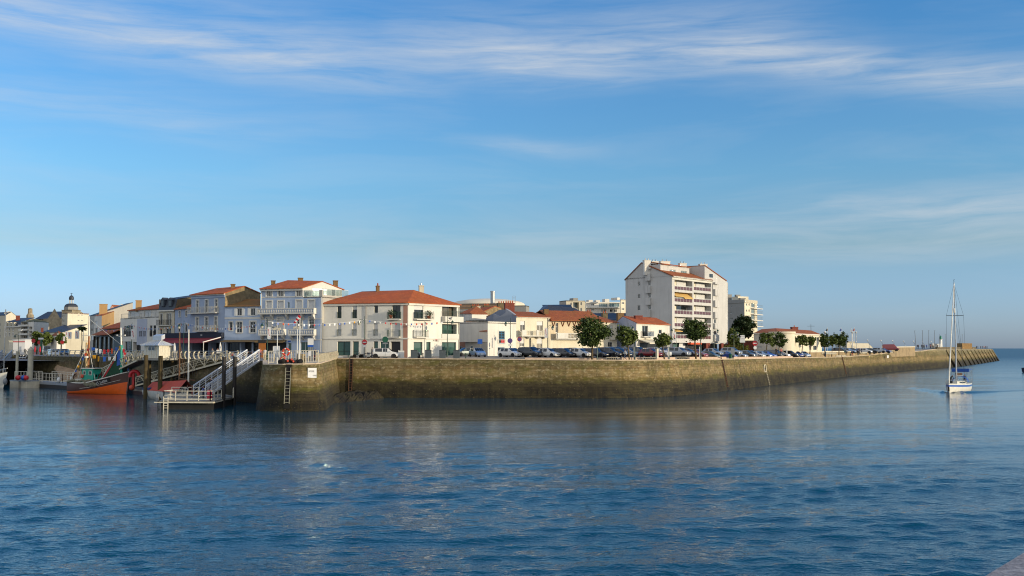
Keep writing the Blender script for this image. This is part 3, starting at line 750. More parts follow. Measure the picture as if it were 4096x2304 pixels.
# ---- 1 white bank corner building
A,C,E = gp(1283,172.8),gp(1632,169.4),gp(1835,178.5)
b = Bld('bank_building','white three storey corner building with orange hip roof, bank on its ground floor','building',(*C,6.3))
zt = at_d(1634,1207,169.4).z; zt2 = zt
fr1 = {'frame': M_dframe,'depth': .25}; rl = 1.0
wl = [(R(Z7,372,435,440,635),'win',dict(fr1,rail=1.05,railm=M_grail)),(R(Z7,625,430,697,635),'half',dict(fr1,rail=1.05,railm=M_grail,open=.7)),(R(Z7,983,424,1047,545),'win',fr1),(R(Z7,1282,418,1420,640),'win',dict(fr1,mull=1)),
      (R(Z7,370,720,437,925),'shut',dict(rail=1.05,railm=M_grail,depth=.25)),(R(Z7,622,720,693,925),'shut',dict(rail=1.05,railm=M_grail,depth=.25)),(R(Z7,978,718,1042,925),'shut',dict(rail=1.05,railm=M_grail,depth=.25)),(R(Z7,1272,715,1415,940),'shut',dict(depth=.25)),
      (R(Z7,372,1020,588,1256),'win',shop(mull=1,trans=(.3,))),(R(Z7,628,1020,727,1256),'win',shop(mull=0,trans=(.3,))),(R(Z7,977,1020,1047,1170),'win',shop(mull=0)),(R(Z7,1085,1025,1228,1240),'win',shop(mull=1)),(R(Z7,1258,1022,1420,1240),'void',{'depth': .5,'name': 'garage_opening'})]
f1 = b.face(A,C,ZB,zt,wl,W_offw,.22)
wr = [(R(Z7,1648,420,1800,640),'half',dict(fr1,open=.66,mull=2)),(R(Z7,2112,440,2355,605),'win',dict(depth=1.0,frame=M_dframe,glass=M_glwarm,mull=2)),(R(Z7,1640,718,1798,938),'shut',dict(depth=.25)),(R(Z7,2112,735,2355,897),'win',dict(depth=1.0,frame=M_dframe,glass=M_glshop,mull=2)),
      (R(Z7,1640,1030,1785,1256),'win',shop(mull=0,trans=(.28,))),(R(Z7,1850,1030,1920,1165),'win',shop(mull=0)),(R(Z7,2110,1033,2345,1254),'win',shop(mull=1,trans=(.28,)))]
f2 = b.face(C,E,ZB,zt,wr,W_offw,.22)
Ab,Eb = (A[0] + 2.0,A[1] + 12),(E[0] - 3.5,E[1] + 8)
b.wall(E,Eb,ZB,zt,W_offw); b.wall(Eb,Ab,ZB,zt,W_offw); b.wall(Ab,A,ZB,zt,W_offw)
for f in (f1,f2):
 b.trim(f,zt - .55,zt - .12,.22,M_trim); zc = f.hit(1500 if f is f1 else 1720,1355)[1]; b.trim(f,zc - .1,zc + .14,.1,M_trim)
b.pipe(f1,f1.hit(*Z7(848,600))[0],6.3,zt - .6,M_pipe); b.pipe(f2,f2.hit(*Z7(2388,600))[0],6.3,zt - .6)
a0,_,a1,_ = f1.rect(R(Z7,1522,400,1552,1200)); b.box(f1,f1.L - .85,f1.L - .12,6.2,zt - .62,-.02,.025,W_pink,'corner_strip')
ap,RL = at_d(1655,1160,175.8),at_d(1448,1166,180)
Ae,Ce,Ee = f1.P(-.1,zt - .1,.35),f1.P(f1.L + .1,zt - .1,.4),f2.P(f2.L + .35,zt - .1,.35)
Eb3,Ab3 = Vector((Eb[0] + .3,Eb[1] + .4,zt - .1)),Vector((Ab[0],Ab[1],zt - .1))
b.roof([(Ae,Ce,ap,RL),(Ce,Ee,ap),(Ee,Eb3,ap),(ap,Eb3,Ab3,RL),(Ab3,Ae,RL)],T_or)
b.chimney(1511,178.5,1143,16.5,.55,.8,M_brick_ch,1); b.chimney(1685,176.8,1142,15.8,.8,.7,W_beige,1,M_steel)
b.balcony(f1,R(Z7,1218,530,1428,664),.75); b.balcony(f1,R(Z7,1216,830,1420,958),.75)
b.balcony(f2,R(Z7,1642,540,1928,668),.8); b.balcony(f2,R(Z7,1635,833,1840,962),.8)
a0,z0,a1,z1 = f2.rect(R(Z7,2105,610,2405,700)); b.box(f2,a0,f2.L + .25,z0,z1,-.05,.9,M_trim,'balcony_parapet'); b.rail(f2,a0 + .05,f2.L + .2,z1,.95,M_grail,.7)
a0,z0,a1,z1 = f2.rect(R(Z7,2105,897,2385,965)); b.box(f2,a0,f2.L - .02,z0,z1,-.05,.12,M_trim,'balcony_parapet'); b.rail(f2,a0 + .1,f2.L - .35,z1,.75,M_grail,-.3)
for fx,(u,v) in ((f1,Z7(1275,640)),(f2,Z7(1860,648))):
 a_,z_ = fx.hit(u,v); q = MB(); q.lathe([(.2,0),(.3,.45),(.33,.5)],fx.P(a_,z_ + .05,.45),10); pt = q.build('flower_pot',M_pot,b.o,smooth=40)
 q = MB()
 for k in range(90):
  c = fx.P(a_,z_ + .95,.45) + Vector((random.gauss(0,.3),random.gauss(0,.2),random.gauss(0,.26))); d1 = Vector((random.uniform(-1,1),random.uniform(-1,1),random.uniform(-.5,1))) * .17; d2 = Vector((random.uniform(-1,1),random.uniform(-1,1),random.uniform(-1,1))) * .09; q.quad(c - d1,c - d2,c + d1,c + d2)
 q.build('leaves',M_leaf_pot,pt)
for f,(u0,v0),(u1,v1),full_ in ((f1,Z7(1084,1010),Z7(1120,984),0),(f2,Z7(1956,1017),Z7(1992,990),1)):
 a_,z_ = f.hit(u0,v0); a2,z2 = f.hit(u1,v1); text_part('lettering','SG',(z2 - z_) * 1.35,f.P(a_,z_,.03),f.t,VZ,M_black,b.o)
 if full_:
  a0,z0,a1,z1 = f.rect(R(Z7,2000,986,2033,1020)); zm = (z0 + z1) / 2
  b.box(f,a0,a1,zm + .015,z1,.0,.04,M_red,'logo_square'); b.box(f,a0,a1,z0,zm - .015,.0,.04,M_black,'logo_square')
  for k,(q0,q1) in enumerate(((990,1003),(1006,1018))):
   a0,z0,a1,z1 = f.rect(R(Z7,2040,q0,2078,q1)); b.box(f,a0,a1 - .2 * k,z0 + .1,z1 - .05,.0,.03,M_gframe,'small_lettering')
b.done(); BANK = b
# ---- 2 blue four storey house with balustrades
A,C = gp(1041,176.2),gp(1287,172.2); up = 1212
b = Bld('blue_house','tall pale blue house with white balustrade balconies and striped windsock before it','house',(*C,6.3))
zl,ztp = at_d(1250,1187,172.6).z,at_d(1120,1152,174.8).z
TR = dict(trim=.22,depth=.2)
f = Face(A,C); sp_ = f.hit(up,1300)[0]; P_ = xy(f.P(sp_,0))
wl = [(R(Z5,265,502,350,612),'shut',TR),(R(Z5,452,500,540,612),'shut',TR),(R(Z5,745,490,835,612),'shut',TR),(R(Z5,940,487,1035,612),'shut',TR),(R(Z5,602,518,638,612),'win',{'mull': 0,'glass': M_glsky}),
      (R(Z5,260,772,345,950),'shut',TR),(R(Z5,445,770,537,950),'shut',TR),(R(Z5,758,768,833,945),'win',dict(TR,trans=(.68,))),(R(Z5,950,765,1030,945),'win',dict(TR,trans=(.68,))),
      (R(Z5,172,1165,585,1345),'void',{'depth': 1.2,'name': 'restaurant_front'}),(R(Z5,612,1178,665,1345),'win',shop(frame=M_gframe,mull=0)),(R(Z5,810,1155,1022,1335),'win',shop(frame=M_frame,mull=2))]
b.face(A,C,ZB,zl,wl,W_blue)
wu = [(R(Z5,268,335,350,428),'win',dict(TR,glass=M_glwarm,mull=2)),(R(Z5,455,330,540,426),'win',dict(TR,glass=M_glwarm,mull=2)),(R(Z5,745,322,833,424),'win',dict(TR,glass=M_glwarm,mull=2))]
fu = b.face(A,P_,zl,ztp,wu,W_blue)
Q_ = gp(1366,178.15); zq = ztp; Qb = (Q_[0] - 9,Q_[1] + 3.5); Ab = (A[0] + 1.5,A[1] + 11)
fg = b.face(P_,Q_,zl - .02,ztp - .05,[(R(Z5,1003,262,1250,420),'win',{'frame': M_frame,'glass': M_sash,'mull': 3,'trans': (.7,),'depth': .06}),(R(Z5,1310,295,1380,420),'win',{'mull': 0}),(R(Z5,888,335,950,420),'win',{'glass': M_glwarm})],W_white,.12)
pk = fg.P(fg.L * .47,at_d(1281,1127,175.6).z); b.gable([fg.P(0,ztp - .05),fg.P(fg.L,ztp - .05),pk],W_white)
b.wall(Q_,Qb,ZB,ztp,W_white); b.wall(Qb,Ab,ZB,ztp,W_white); b.wall(Ab,A,ZB,ztp,W_blue)
C2 = gp(1392,180); Cb = (C2[0],C2[1] + 6)
b.wall(C,C2,12,zl + .3,W_grey); b.wall(C2,Cb,12,zl + .3,W_grey)
b._mb(b.r,T_flat).prism([Vector((*P_,zl + .01)),Vector((*C,zl + .01)),Vector((*C2,zl + .01)),Vector((*Cb,zl + .01)),Vector((*Q_,zl + .01))],VZ * -.2)
ft = Face(P_,C); fc = Face(C,C2)
for ff,a0,a1,zz in ((ft,.05,ft.L - .6,zl),(fc,.1,fc.L,zl + .3)):
 q = MB(); q.obox(ff.P(a0,zz + .1,-.1),ff.t * (a1 - a0),ff.n * .03,VZ * (1.0 if ff is ft else 1.0)); q.build('glass_balustrade',M_clear,b.o)
 q = MB(); n = max(2,int((a1 - a0) / 1.3))
 for i in range(n + 1): c = ff.P(a0 + (a1 - a0) * i / n,zz,-.08); q.bar(c,c + VZ * 1.15,.05)
 q.bar(ff.P(a0,zz + 1.15,-.08),ff.P(a1,zz + 1.15,-.08),.05); q.build('railing',M_frame,b.o)
b.box(ft,ft.L - .6,ft.L - .02,zl,zl + 1.15,-.3,.02,W_grey,'terrace_wall')
RLt,RRt = at_d(1151,1121,180),pk + Vector((.1,0,.12))
e1,e2 = fu.P(-.15,ztp - .05,.45),fu.P(fu.L + .1,ztp - .05,.45); e3 = fg.P(fg.L + .4,ztp - .05,.15); e4 = Vector((Ab[0],Ab[1],ztp - .05))
RRb = RRt + (e1 - e2) * .0
b.roof([(e1,e2,RRt,RLt),(RRt,e3,e4 + Vector((3,2,0)),RLt),(e1,RLt,e4),(RLt,e4 + Vector((3,2,0)),e4)],T_or)
b.trim(fu,ztp - .5,ztp - .12,.3); zc = fu.hit(1120,Z5(0,436)[1])[1]; b.trim(fu,zc - .08,zc + .1,.05); f0 = Face(A,C)
for vv_ in (792,1125):
 zc = f0.hit(1160,Z5(0,vv_)[1])[1]; b.trim(f0,zc - .07,zc + .07,.045)
b.pipe(f0,f0.L - .15,6.3,zl - .1); b.pipe(f0,.12,6.3,ztp - .5)
for r in (R(Z5,165,620,1072,712),R(Z5,180,955,582,1055),R(Z5,660,955,1072,1055)): b.balcony(f0,r,.95,kind='balus')
for x in (215,372,612,862,1040): a_,z_ = f0.hit(*Z5(x,714)); b.bracket(f0,a_,z_,.85,1.0)
for x in (215,380,550,688,862,1042): a_,z_ = f0.hit(*Z5(x,1057)); b.bracket(f0,a_,z_,.85,.85)
b.chimney(1093,180,1122,17.6,.7,.7); b.chimney(1202,182,1111,19,.85,.6); b.chimney(1342,183,1122,17.6,.8,.7)
a0,z0,a1,z1 = f0.rect(R(Z5,150,1130,592,1168)); q = MB(); q.prism([f0.P(a0,z1,.05),f0.P(a0,z0,1.5),f0.P(a0,z0 - .05,1.5),f0.P(a0,z1 - .12,.05)],f0.t * (a1 - a0)); q.build('awning',mat('brown_canvas','#5c4a2a',.85,.15),b.o)
a0,z0,a1,z1 = f0.rect(R(Z5,612,1138,655,1160)); b.box(f0,a0,a1,z0,z1,.0,.06,M_bluep,'small_sign')
b.done()
# ---- 3 light blue two storey house with shutters
A3,C3 = gp(897,178.4),gp(1041,176.3); zt = at_d(970,1223,177).z
b = Bld('shuttered_house','low light blue house with white open shutters and a dark restaurant below','house',(*C3,6.3))
wl = [(R(Z3,1965,537,2042,655),'win',dict(leaves=M_frame,trim=.1)),(R(Z3,2180,534,2258,652),'win',dict(leaves=M_frame,trim=.1)),(R(Z3,1840,752,1893,895),'win',dict(trim=.14,mull=0)),(R(Z3,1958,752,2045,930),'win',dict(trim=.2,trans=(.4,.7))),(R(Z3,2172,750,2262,930),'win',dict(trim=.2,trans=(.4,.7))),
      (R(Z3,1790,1085,2010,1260),'win',shop(mull=3,frame=mat('blue_grey_frame','#32445c',.5),depth=.6,glass=M_gl)),(R(Z3,2020,1072,2200,1290),'void',{'depth': 1.5,'name': 'restaurant_entrance'}),(R(Z3,2215,1085,2310,1260),'win',shop(depth=.5,glass=M_gl))]
f = b.face(A3,C3,ZB,zt,wl,W_blue); zc = f.hit(970,Z3(0,693)[1])[1]; b.trim(f,zc - .16,zc + .16,.04); b.trim(f,zt - .16,zt + .02,.12)
Bb,Cb = (A3[0] + 1.5,A3[1] + 8),(C3[0] + 1.2,C3[1] + 9)
b.wall(C3,Cb,ZB,zt,W_blue); b.wall(Cb,Bb,ZB,zt,W_blue)
b.roof([(f.P(0,zt,.3),f.P(f.L - .05,zt,.3),at_d(1039,1196,180.5),at_d(991,1196,182),at_d(905,1222,182))],T_old)
a0,z0,a1,z1 = f.rect(R(Z3,1770,1046,2330,1075)); q = MB(); q.prism([f.P(a0,z1,.05),f.P(a0,z0,1.6),f.P(a0,z0 - .06,1.6),f.P(a0,z1 - .15,.05)],f.t * (a1 - a0)); q.build('awning',MATS['brown_canvas'],b.o)
b.trim(f,6.2,f.hit(970,Z3(0,1090)[1])[1],.03,mat('dark_timber_front','#1d2430',.5,.2),0,f.rect(R(Z3,1770,1,1790,2))[2],'front')
b.done()
# ---- 4 grey blue three storey house with stone gable
A4,C4 = gp(762,184),gp(897,178.5); zt = at_d(830,1176,181).z
b = Bld('stone_gable_house','grey blue three storey house with long iron balconies, bare stone gable and red awning','house',(*C4,6.3))
FD = dict(trim=.16,mull=1,trans=(.75,),glass=M_gl)
wl = [(R(Z3,x0,y0,x1,y1),'win',FD) for x0,y0,x1,y1 in ((1310,408,1347,610),(1455,400,1497,608),(1612,392,1652,604),(1302,685,1345,900),(1450,680,1495,900),(1603,672,1647,902))]
wl += [(R(Z3,1240,1090,1500,1290),'void',{'depth': 2.0,'name': 'cafe_front'}),(R(Z3,1520,1090,1720,1290),'void',{'depth': 1.5,'name': 'cafe_front'})]
f = b.face(A4,C4,ZB,zt,wl,W_blue2); b.trim(f,zt - .7,zt - .1,.12,W_blue2); b.trim(f,zt - .25,zt + .02,.3)
g = Face(C4,(C4[0] + f.n.x * -9,C4[1] + f.n.y * -9));
ge = g.hit(1040,1300)[0]; pkz = g.hit(977,1145)[1]; pka = g.hit(977,1145)[0]; Cb = xy(g.P(ge,0)); Ab = (Cb[0] - f.t.x * f.L,Cb[1] - f.t.y * f.L)
b.face(C4,Cb,ZB,zt - .15,[],W_stone); b.gable([g.P(0,zt - .15),g.P(ge,zt - .15),g.P(ge,g.hit(1040,1172)[1]),g.P(pka,pkz),g.P(.02,zt + .02)],W_stone)
b.wall(Cb,Ab,ZB,zt,W_grey); b.wall(Ab,A4,ZB,zt,W_stone2)
RLp = Vector((*xy(g.P(pka,0) - f.t * (f.L * .82)),pkz - .1)); e0 = f.P(-.1,zt,.4); e1 = f.P(f.L + .15,zt,.4); ePk = g.P(pka,pkz + .06,.15); eb = g.P(ge,g.hit(1040,1172)[1],.15)
b.roof([(e0,e1,ePk,RLp),(ePk,eb,Vector((*Ab,eb.z)),RLp),(e0,RLp,Vector((*Ab,eb.z)))],T_or)
b.chimney(932,182,1136,17.6,.75,.6)
b.balcony(f,R(Z3,1215,515,1672,622),.8,railm=M_wrail,thick=.1); b.balcony(f,R(Z3,1310,813,1665,912),.8,railm=M_wrail,thick=.1)
a0,z0,a1,z1 = f.rect(R(Z3,1000,930,1738,1012)); fx = f
q = MB(); q.obox(f.P(-7.5,z0,.05),f.t * (f.L + 7.4),f.n * .5,VZ * (z1 - z0)); q.build('fascia',M_awnnavy,b.o)
z2 = f.hit(820,Z3(0,1085)[1])[1]; q = MB(); q.prism([f.P(-7.4,z0,.5),f.P(-7.4,z2 - .1,4.2),f.P(-7.4,z2 - .16,4.2),f.P(-7.4,z0 - .08,.5)],f.t * (f.L + 7.0)); q.build('awning',M_awnred,b.o)
q = MB(); q.bar(f.P(f.L - .3,z0 + .1,.5),f.P(f.L - .3,z2,4.3),.14); q.bar(f.P(f.L - .35,6.2,4.1),f.P(f.L - .35,z2 - .1,4.1),.1); q.build('awning_frame',M_frame,b.o)
a_,z_ = f.hit(*Z3(1420,982)); text_part('lettering','LE',.5,f.P(a_,z_,.57),f.t,VZ,M_whitep,b.o)
b.done()
# ---- 5 narrow blue house, 6 dark mansard house
A5,C5 = gp(697,188.5),gp(762,184.1); zt = at_d(730,1234,186).z
b = Bld('narrow_blue_house','narrow pale blue house between the dark mansard house and the stone gable house','house',(*C5,6.3))
f = b.face(A5,C5,ZB,zt,[(R(Z3,x0,y0,x1,y1),'win',dict(trim=.1,mull=0)) for x0,y0,x1,y1 in ((1028,580,1054,675),(1136,577,1161,672),(1018,782,1052,920),(1130,778,1163,920))],W_blue2)
Ab,Cb = back(A5,C5,8),back(A5,C5,8); Cb = (C5[0] + Ab[0] - A5[0],C5[1] + Ab[1] - A5[1]); b.wall(Cb,Ab,ZB,zt,W_grey); b.trim(f,zt - .15,zt + .02,.12)
b.roof([(f.P(0,zt,.3),f.P(f.L,zt,.3),Vector((*Cb,zt + 2.2)),Vector((*Ab,zt + 2.2)))],T_or); b.done()
A6,C6 = gp(632,191.2),gp(697,188.6); zt = at_d(665,1243,190).z; zm = at_d(665,1196,190).z
b = Bld('mansard_house','narrow grey house with dark slate mansard roof and two dormers','house',(*C6,6.3))
f = b.face(A6,C6,ZB,zt,[(R(Z3,730,622,766,805),'win',dict(trim=.1,mull=0)),(R(Z3,828,617,910,808),'win',dict(trim=.1,mull=1,glass=M_glwarm)),(R(Z3,725,860,760,1000),'win',dict(trim=.1,mull=0)),(R(Z3,822,857,905,1000),'win',dict(trim=.1)),(R(Z3,705,1090,900,1280),'void',{'depth': .6,'name': 'shop_front'})],W_beige)
b.trim(f,zt - .12,zt + .12,.3); b.balcony(f,R(Z3,712,722,915,820),.7,railm=M_drail,thick=.1); b.balcony(f,R(Z3,705,962,905,1020),.7,railm=M_drail,thick=.1)
Ab = back(A6,C6,9); Cb = (C6[0] + Ab[0] - A6[0],C6[1] + Ab[1] - A6[1]); g = Face(C6,Cb)
top = [f.P(0,zm,-.5),f.P(f.L,zm,-.5)]; rz_ = at_d(775,1174,196).z
b.roof([(f.P(0,zt,.15),f.P(f.L,zt,.15),top[1],top[0]),(top[0],top[1],Vector((*Cb,rz_)),Vector((*Ab,rz_)))],T_slate)
b.gable([g.P(0,ZB),g.P(g.L,ZB),g.P(g.L,rz_),g.P(.5,zm),g.P(-.1,zt)],W_stone2); b.wall(Cb,Ab,ZB,rz_,W_grey); b.wall(Ab,A6,ZB,zm,W_grey)
for x0,x1 in ((745,800),(862,920)):
 a0,z0,a1,z1 = f.rect(R(Z3,x0,405,x1,505)); q = MB(); q.obox(f.P(a0,z0,-.9),f.t * (a1 - a0),f.n * 1.0,VZ * (z1 - z0)); am = (a0 + a1) / 2
 q.prism([f.P(a0 - .1,z1,.15),f.P(a1 + .1,z1,.15),f.P(am,z1 + .5,.15)],f.n * -1.2); dm = q.build('dormer',T_slate,b.o)
 q = MB(); q.obox(f.P(a0 + .2,z0 + .1,.1),f.t * (a1 - a0 - .4),f.n * .03,VZ * (z1 - z0 - .2)); q.build('pane',M_gl,dm)
b.done()
# ---- 7 white modern house
A7,C7 = gp(479,203.5),gp(632,191.3); zt = at_d(560,1236,197).z; zp = at_d(560,1270,197).z
b = Bld('modern_white_house','white modern house with roof terrace railing, wide arched shutters and shop below','house',(*C7,6.3))
SR = dict(rail=1.0,mull=1,frame=M_drail)
wl = [(R(Z3,145,822,292,990),'win',dict(SR,mull=3,glass=M_glwarm)),(R(Z3,395,817,437,990),'win',SR),(R(Z3,455,814,497,990),'win',SR),(R(Z3,563,812,600,990),'win',SR),(R(Z3,620,810,660,990),'win',SR),
      (R(Z3,20,1068,130,1250),'win',shop(frame=M_frame,mull=1,glass=M_gl)),(R(Z3,150,1068,265,1250),'win',shop(frame=M_frame,mull=1,glass=M_gl)),(R(Z3,290,1080,415,1250),'void',{'depth': .8,'name': 'shop_front'}),(R(Z3,480,1080,660,1250),'void',{'depth': .8,'name': 'shop_front'})]
f = b.face(A7,C7,ZB,zp,wl,W_white); nb = f.n * -1.6
A7u,C7u = (A7[0] + nb.x,A7[1] + nb.y),(C7[0] + nb.x,C7[1] + nb.y)
b.face(A7u,C7u,zp - .1,zt,[(R(Z3,240,585,400,668),'shut',dict(trim=.15)),(R(Z3,472,575,582,668),'shut',dict(trim=.15))],W_white)
Ab,Cb = back(A7,C7,10),None; Cb = (C7[0] + Ab[0] - A7[0],C7[1] + Ab[1] - A7[1])
b.wall(C7,Cb,ZB,zt,W_white); b.wall(Cb,Ab,ZB,zt,W_white); b.wall(Ab,A7,ZB,zp,W_white); b.wall(Ab,A7u,zp - .05,zt,W_white)
b._mb(b.r,T_flat).prism([Vector((*A7,zp)),Vector((*C7,zp)),Vector((*C7u,zp)),Vector((*A7u,zp))],VZ * -.2)
b.rail(f,.1,f.L - .1,zp,.9,M_gframe,-.2,step=.5); fu = Face(A7u,C7u)
rl_ = at_d(600,1210,201); b.roof([(fu.P(0,zt,.3),fu.P(fu.L,zt,.3),Vector((C7u[0] + 2.5,C7u[1] + 4,rl_.z + .5)),Vector((A7u[0] + 4.5,A7u[1] + 4,rl_.z)))],T_or)
b.chimney(555,202,1201,15.0,1.1,.7,W_ochre)
for x0,x1,k in ((355,520,.25),): a0,z0,a1,z1 = f.rect(R(Z3,x0,700,x1,1000)); b.box(f,a0,a1,z0 - 1.5,zp - .3,0,.02,W_lilac,'render_panel')
b.done()
def simple_block(name,label,cat,pts,zb,zt,wallm,wins=None,roofm=T_flat,par=.0):
 """pts: plan corners left->right->back (visible faces first); wins: {edge index: [...]}"""
 b = Bld(name,label,cat,(pts[0][0],pts[0][1],6.0)); n = len(pts); fs = []
 for i in range(n):
  wm = wallm[i % len(wallm)] if isinstance(wallm,list) else wallm
  fs.append(b.face(pts[i],pts[(i + 1) % n],zb,zt,(wins or {}).get(i,[]),wm))
 if roofm is not None: b._mb(b.r,roofm).prism([Vector((p[0],p[1],zt - par)) for p in pts],VZ * -.3)
 return b,fs
def rect_plan(uL,DL,uC,DC,depth):
 A,C = gp(uL,DL),gp(uC,DC); B = back(A,C,depth); return [A,C,(C[0] + B[0] - A[0],C[1] + B[1] - A[1]),B]
def corner_plan(uL,DL,uC,DC,uR,DR):
 A,C,E = gp(uL,DL),gp(uC,DC),gp(uR,DR); return [A,C,E,(A[0] + E[0] - C[0],A[1] + E[1] - C[1])]
def grid_wins(fn,xs,ys,w,h,kind='win',op=None):
 return [(R(fn,x,y,x + w,y + h),kind,op or {}) for y in ys for x in xs]
# ---- left group behind the fishing boat
b,fs = simple_block('ochre_house','narrow white fronted house with a sloping ochre side wall and big chimney','house',corner_plan(375,221,404,217.5,474,233),ZB,at_d(404,1262,218).z,
 [W_white,W_ochre,W_ochre,W_grey],{0: [(R(X3,255,420,330,560),'shut',{}),(R(X3,270,600,330,760),'win',{})]},None)
zt = at_d(404,1262,218).z; A,C,E,B_ = [Vector((*p,zt)) for p in corner_plan(375,221,404,217.5,474,233)]
pk = at_d(472,1237,233); b.gable([C,E,Vector((E.x,E.y,pk.z))],W_ochre); pB = Vector((B_.x,B_.y,pk.z)); pE = Vector((E.x,E.y,pk.z))
b.roof([(A,C,pE,pB)],T_or); b.chimney(414,224,1216,14.5,1.6,.8,W_ochre,0); b.done()
b,fs = simple_block('pink_gable_house','pink gabled house with tall window showing above the ochre side wall','house',corner_plan(424,246,430,244,475,246),ZB,at_d(450,1247,245).z,[W_white,W_pink,W_pink,W_pink],
 {1: [(R(X3,625,60,705,170),'win',{'glass': M_glwarm,'trim': .25})]},None)
zt = at_d(450,1247,245).z; P = [Vector((*p,zt)) for p in corner_plan(424,246,430,244,475,246)]; pk = at_d(443,1219,245); mid = (P[1] + P[2]) / 2 - (P[2] - P[1]) * .2; pk = Vector((mid.x,mid.y,pk.z)); sh = P[3] - P[2]
b.gable([P[1],P[2],pk],W_pink); q = pk + Vector((0.3,6,0)); b.roof([(P[1],pk,q,P[1] + Vector((.3,6,0))),(pk,P[2],P[2] + Vector((.3,6,0)),q)],T_br); b.chimney(492,240,1217,14,.8,.8,W_white); b.done()
pl = rect_plan(402,216.5,480,206.0,8); zt = at_d(430,1290,212).z
b,fs = simple_block('brown_stone_house','house of dark brown stone with lean-to tile roof above the black restaurant','house',pl,ZB,zt - 1.2,W_stone2,{},None)
f = fs[0]; b.box(f,0,1.4,9.5,zt - .6,-.02,.3,W_white,'white_pier'); B0,B1 = [Vector((*pl[3],zt + 1.6)),Vector((*pl[2],zt + 2.0))]
b.roof([(f.P(0,zt - 1.2,.4),f.P(f.L,zt - 1.2,.2),B1,B0)],T_or)
zr = f.hit(460,1319)[1]; b.roof([(f.P(1.5,zr,.1),f.P(f.L,zr,.1),f.P(f.L,zr - 1.0,2.4),f.P(1.5,zr - 1.0,2.4))],T_br); b.done()
pl = rect_plan(372,219,479,202.6,4); zt = at_d(430,1337,209).z
b,fs = simple_block('black_restaurant','low black fronted restaurant with tall dark windows left of the modern white house','building',pl,ZB,zt,W_dark,
 {0: grid_wins(X3,(215,310,425,540,660),(830,),88,400,'win',shop(frame=W_dark,glass=M_glwarm,mull=0,trans=(.45,)))},T_flat)
a_,z_ = fs[0].hit(*X3(203,920)); b.box(fs[0],a_,a_ + 1.0,z_,z_ + .8,.1,.16,M_whitep,'hanging_sign'); b.done()
b,fs = simple_block('grey_corner_house','narrow grey house with dormer at the far end of the quay row','house',rect_plan(351,232,376,226,8),ZB,at_d(363,1262,229).z,W_grey,{0: grid_wins(X3,(85,160),(440,620),45,90)},None)
A,C,Q,B_ = [Vector((*p,at_d(363,1262,229).z)) for p in rect_plan(351,232,376,226,8)]; b.roof([(A,C,Q + VZ * 3,B_ + VZ * 3)],T_slate); b.gable([C,Q,Q + VZ * 3],W_grey); b.done()
pl = corner_plan(244,306,267,300,352,309); zt = at_d(300,1252,304).z
b,fs = simple_block('cream_apartment_block','plain cream apartment block right of the church nave, in front of the bell tower','building',pl,ZB,zt,[W_beige,W_cream,W_cream,W_cream],  # left face darker than the cream: its shade is in the wall colour
 {0: grid_wins(X2,(1125,1150),(185,265,350,420),16,40),1: grid_wins(Z1,(1000,1045),(350,420,490),24,13)},T_br); b.done()
c = at_d(283,1300,372); b = thing('bell_tower','church bell tower with bulbous slate dome and small open lantern','tower',(c.x,c.y,6)); px = c.y / F
q = MB(); zz = lambda y: at_d(283,1150 + y / 3.2196,372).z
q.lathe([(3.1,5),(3.1,zz(300)),(3.35,zz(296)),(3.35,zz(290))],(c.x,c.y,0),4); q.xform(Matrix.Translation((c.x,c.y,0)) @ Matrix.Rotation(.5,4,'Z') @ Matrix.Translation((-c.x,-c.y,0))); q.build('wall',W_church,b)
q = MB(); q.lathe([(2.5,zz(290)),(2.5,zz(250)),(2.25,zz(228)),(1.6,zz(212)),(.85,zz(206))],(c.x,c.y,0),8); q.build('slate_dome',T_slate,b,smooth=30)
q = MB(); q.lathe([(2.58,zz(288)),(2.58,zz(252))],(c.x,c.y,0),8); q.build('louvre_band',W_conc,b)
q = MB()
for k in range(6): a = k * math.pi / 3; q.tube([(c.x + .65 * math.cos(a),c.y + .65 * math.sin(a),zz(206)),(c.x + .65 * math.cos(a),c.y + .65 * math.sin(a),zz(158))],.12)
lt = q.build('lantern',W_white,b); q = MB(); q.lathe([(.78,zz(160)),(.88,zz(150)),(.82,zz(125)),(.55,zz(108)),(.1,zz(100))],(c.x,c.y,0),10); q.build('small_dome',T_slate,b,smooth=40)
q = MB(); q.bar((c.x,c.y,zz(100)),(c.x,c.y,zz(70)),.12); q.bar((c.x - .5,c.y,zz(80)),(c.x + .5,c.y,zz(80)),.1); q.build('cross',M_drail,b)
A,C = gp(121,398),gp(243,392); b = Bld('church_nave','stone church nave with long dark slate roof and pinnacle','church',(*A,6)); zt = at_d(180,1276,395).z; zr = at_d(180,1245,400).z
f = b.face(A,C,ZB,zt,[(R(X2,1055,290,1095,400),'win',{'glass': M_glsky})],W_church); Ab = back(A,C,16); Cb = (C[0] + Ab[0] - A[0],C[1] + Ab[1] - A[1]); b.wall(C,Cb,ZB,zt,W_church)
mA,mC = (Vector((*A,zr)) + Vector((*Ab,zr))) / 2,(Vector((*C,zr)) + Vector((*Cb,zr))) / 2
b.roof([(f.P(2,zt,.3),f.P(f.L - 1.5,zt,.3),mC,mA),(mA,mC,Vector((*Cb,zt)),Vector((*Ab,zt)))],T_slate); b.gable([Vector((*C,zt)),Vector((*Cb,zt)),mC + VZ * .6],W_church)
g0 = f.P(f.L - 3.4,zt,.5); b.gable([f.P(f.L - 6.5,zt,.6),f.P(f.L,zt,.6),f.P(f.L - 3,zr + .8,.6)],W_church)
p = at_d(120,1276,396); q = MB(); q.lathe([(1.4,zt - 4),(1.4,zt + 1.5),(.9,zt + 2.2),(.8,zt + 4),(.1,at_d(120,1232,396).z)],(p.x,p.y,0),8); q.build('pinnacle',W_church,b.o)
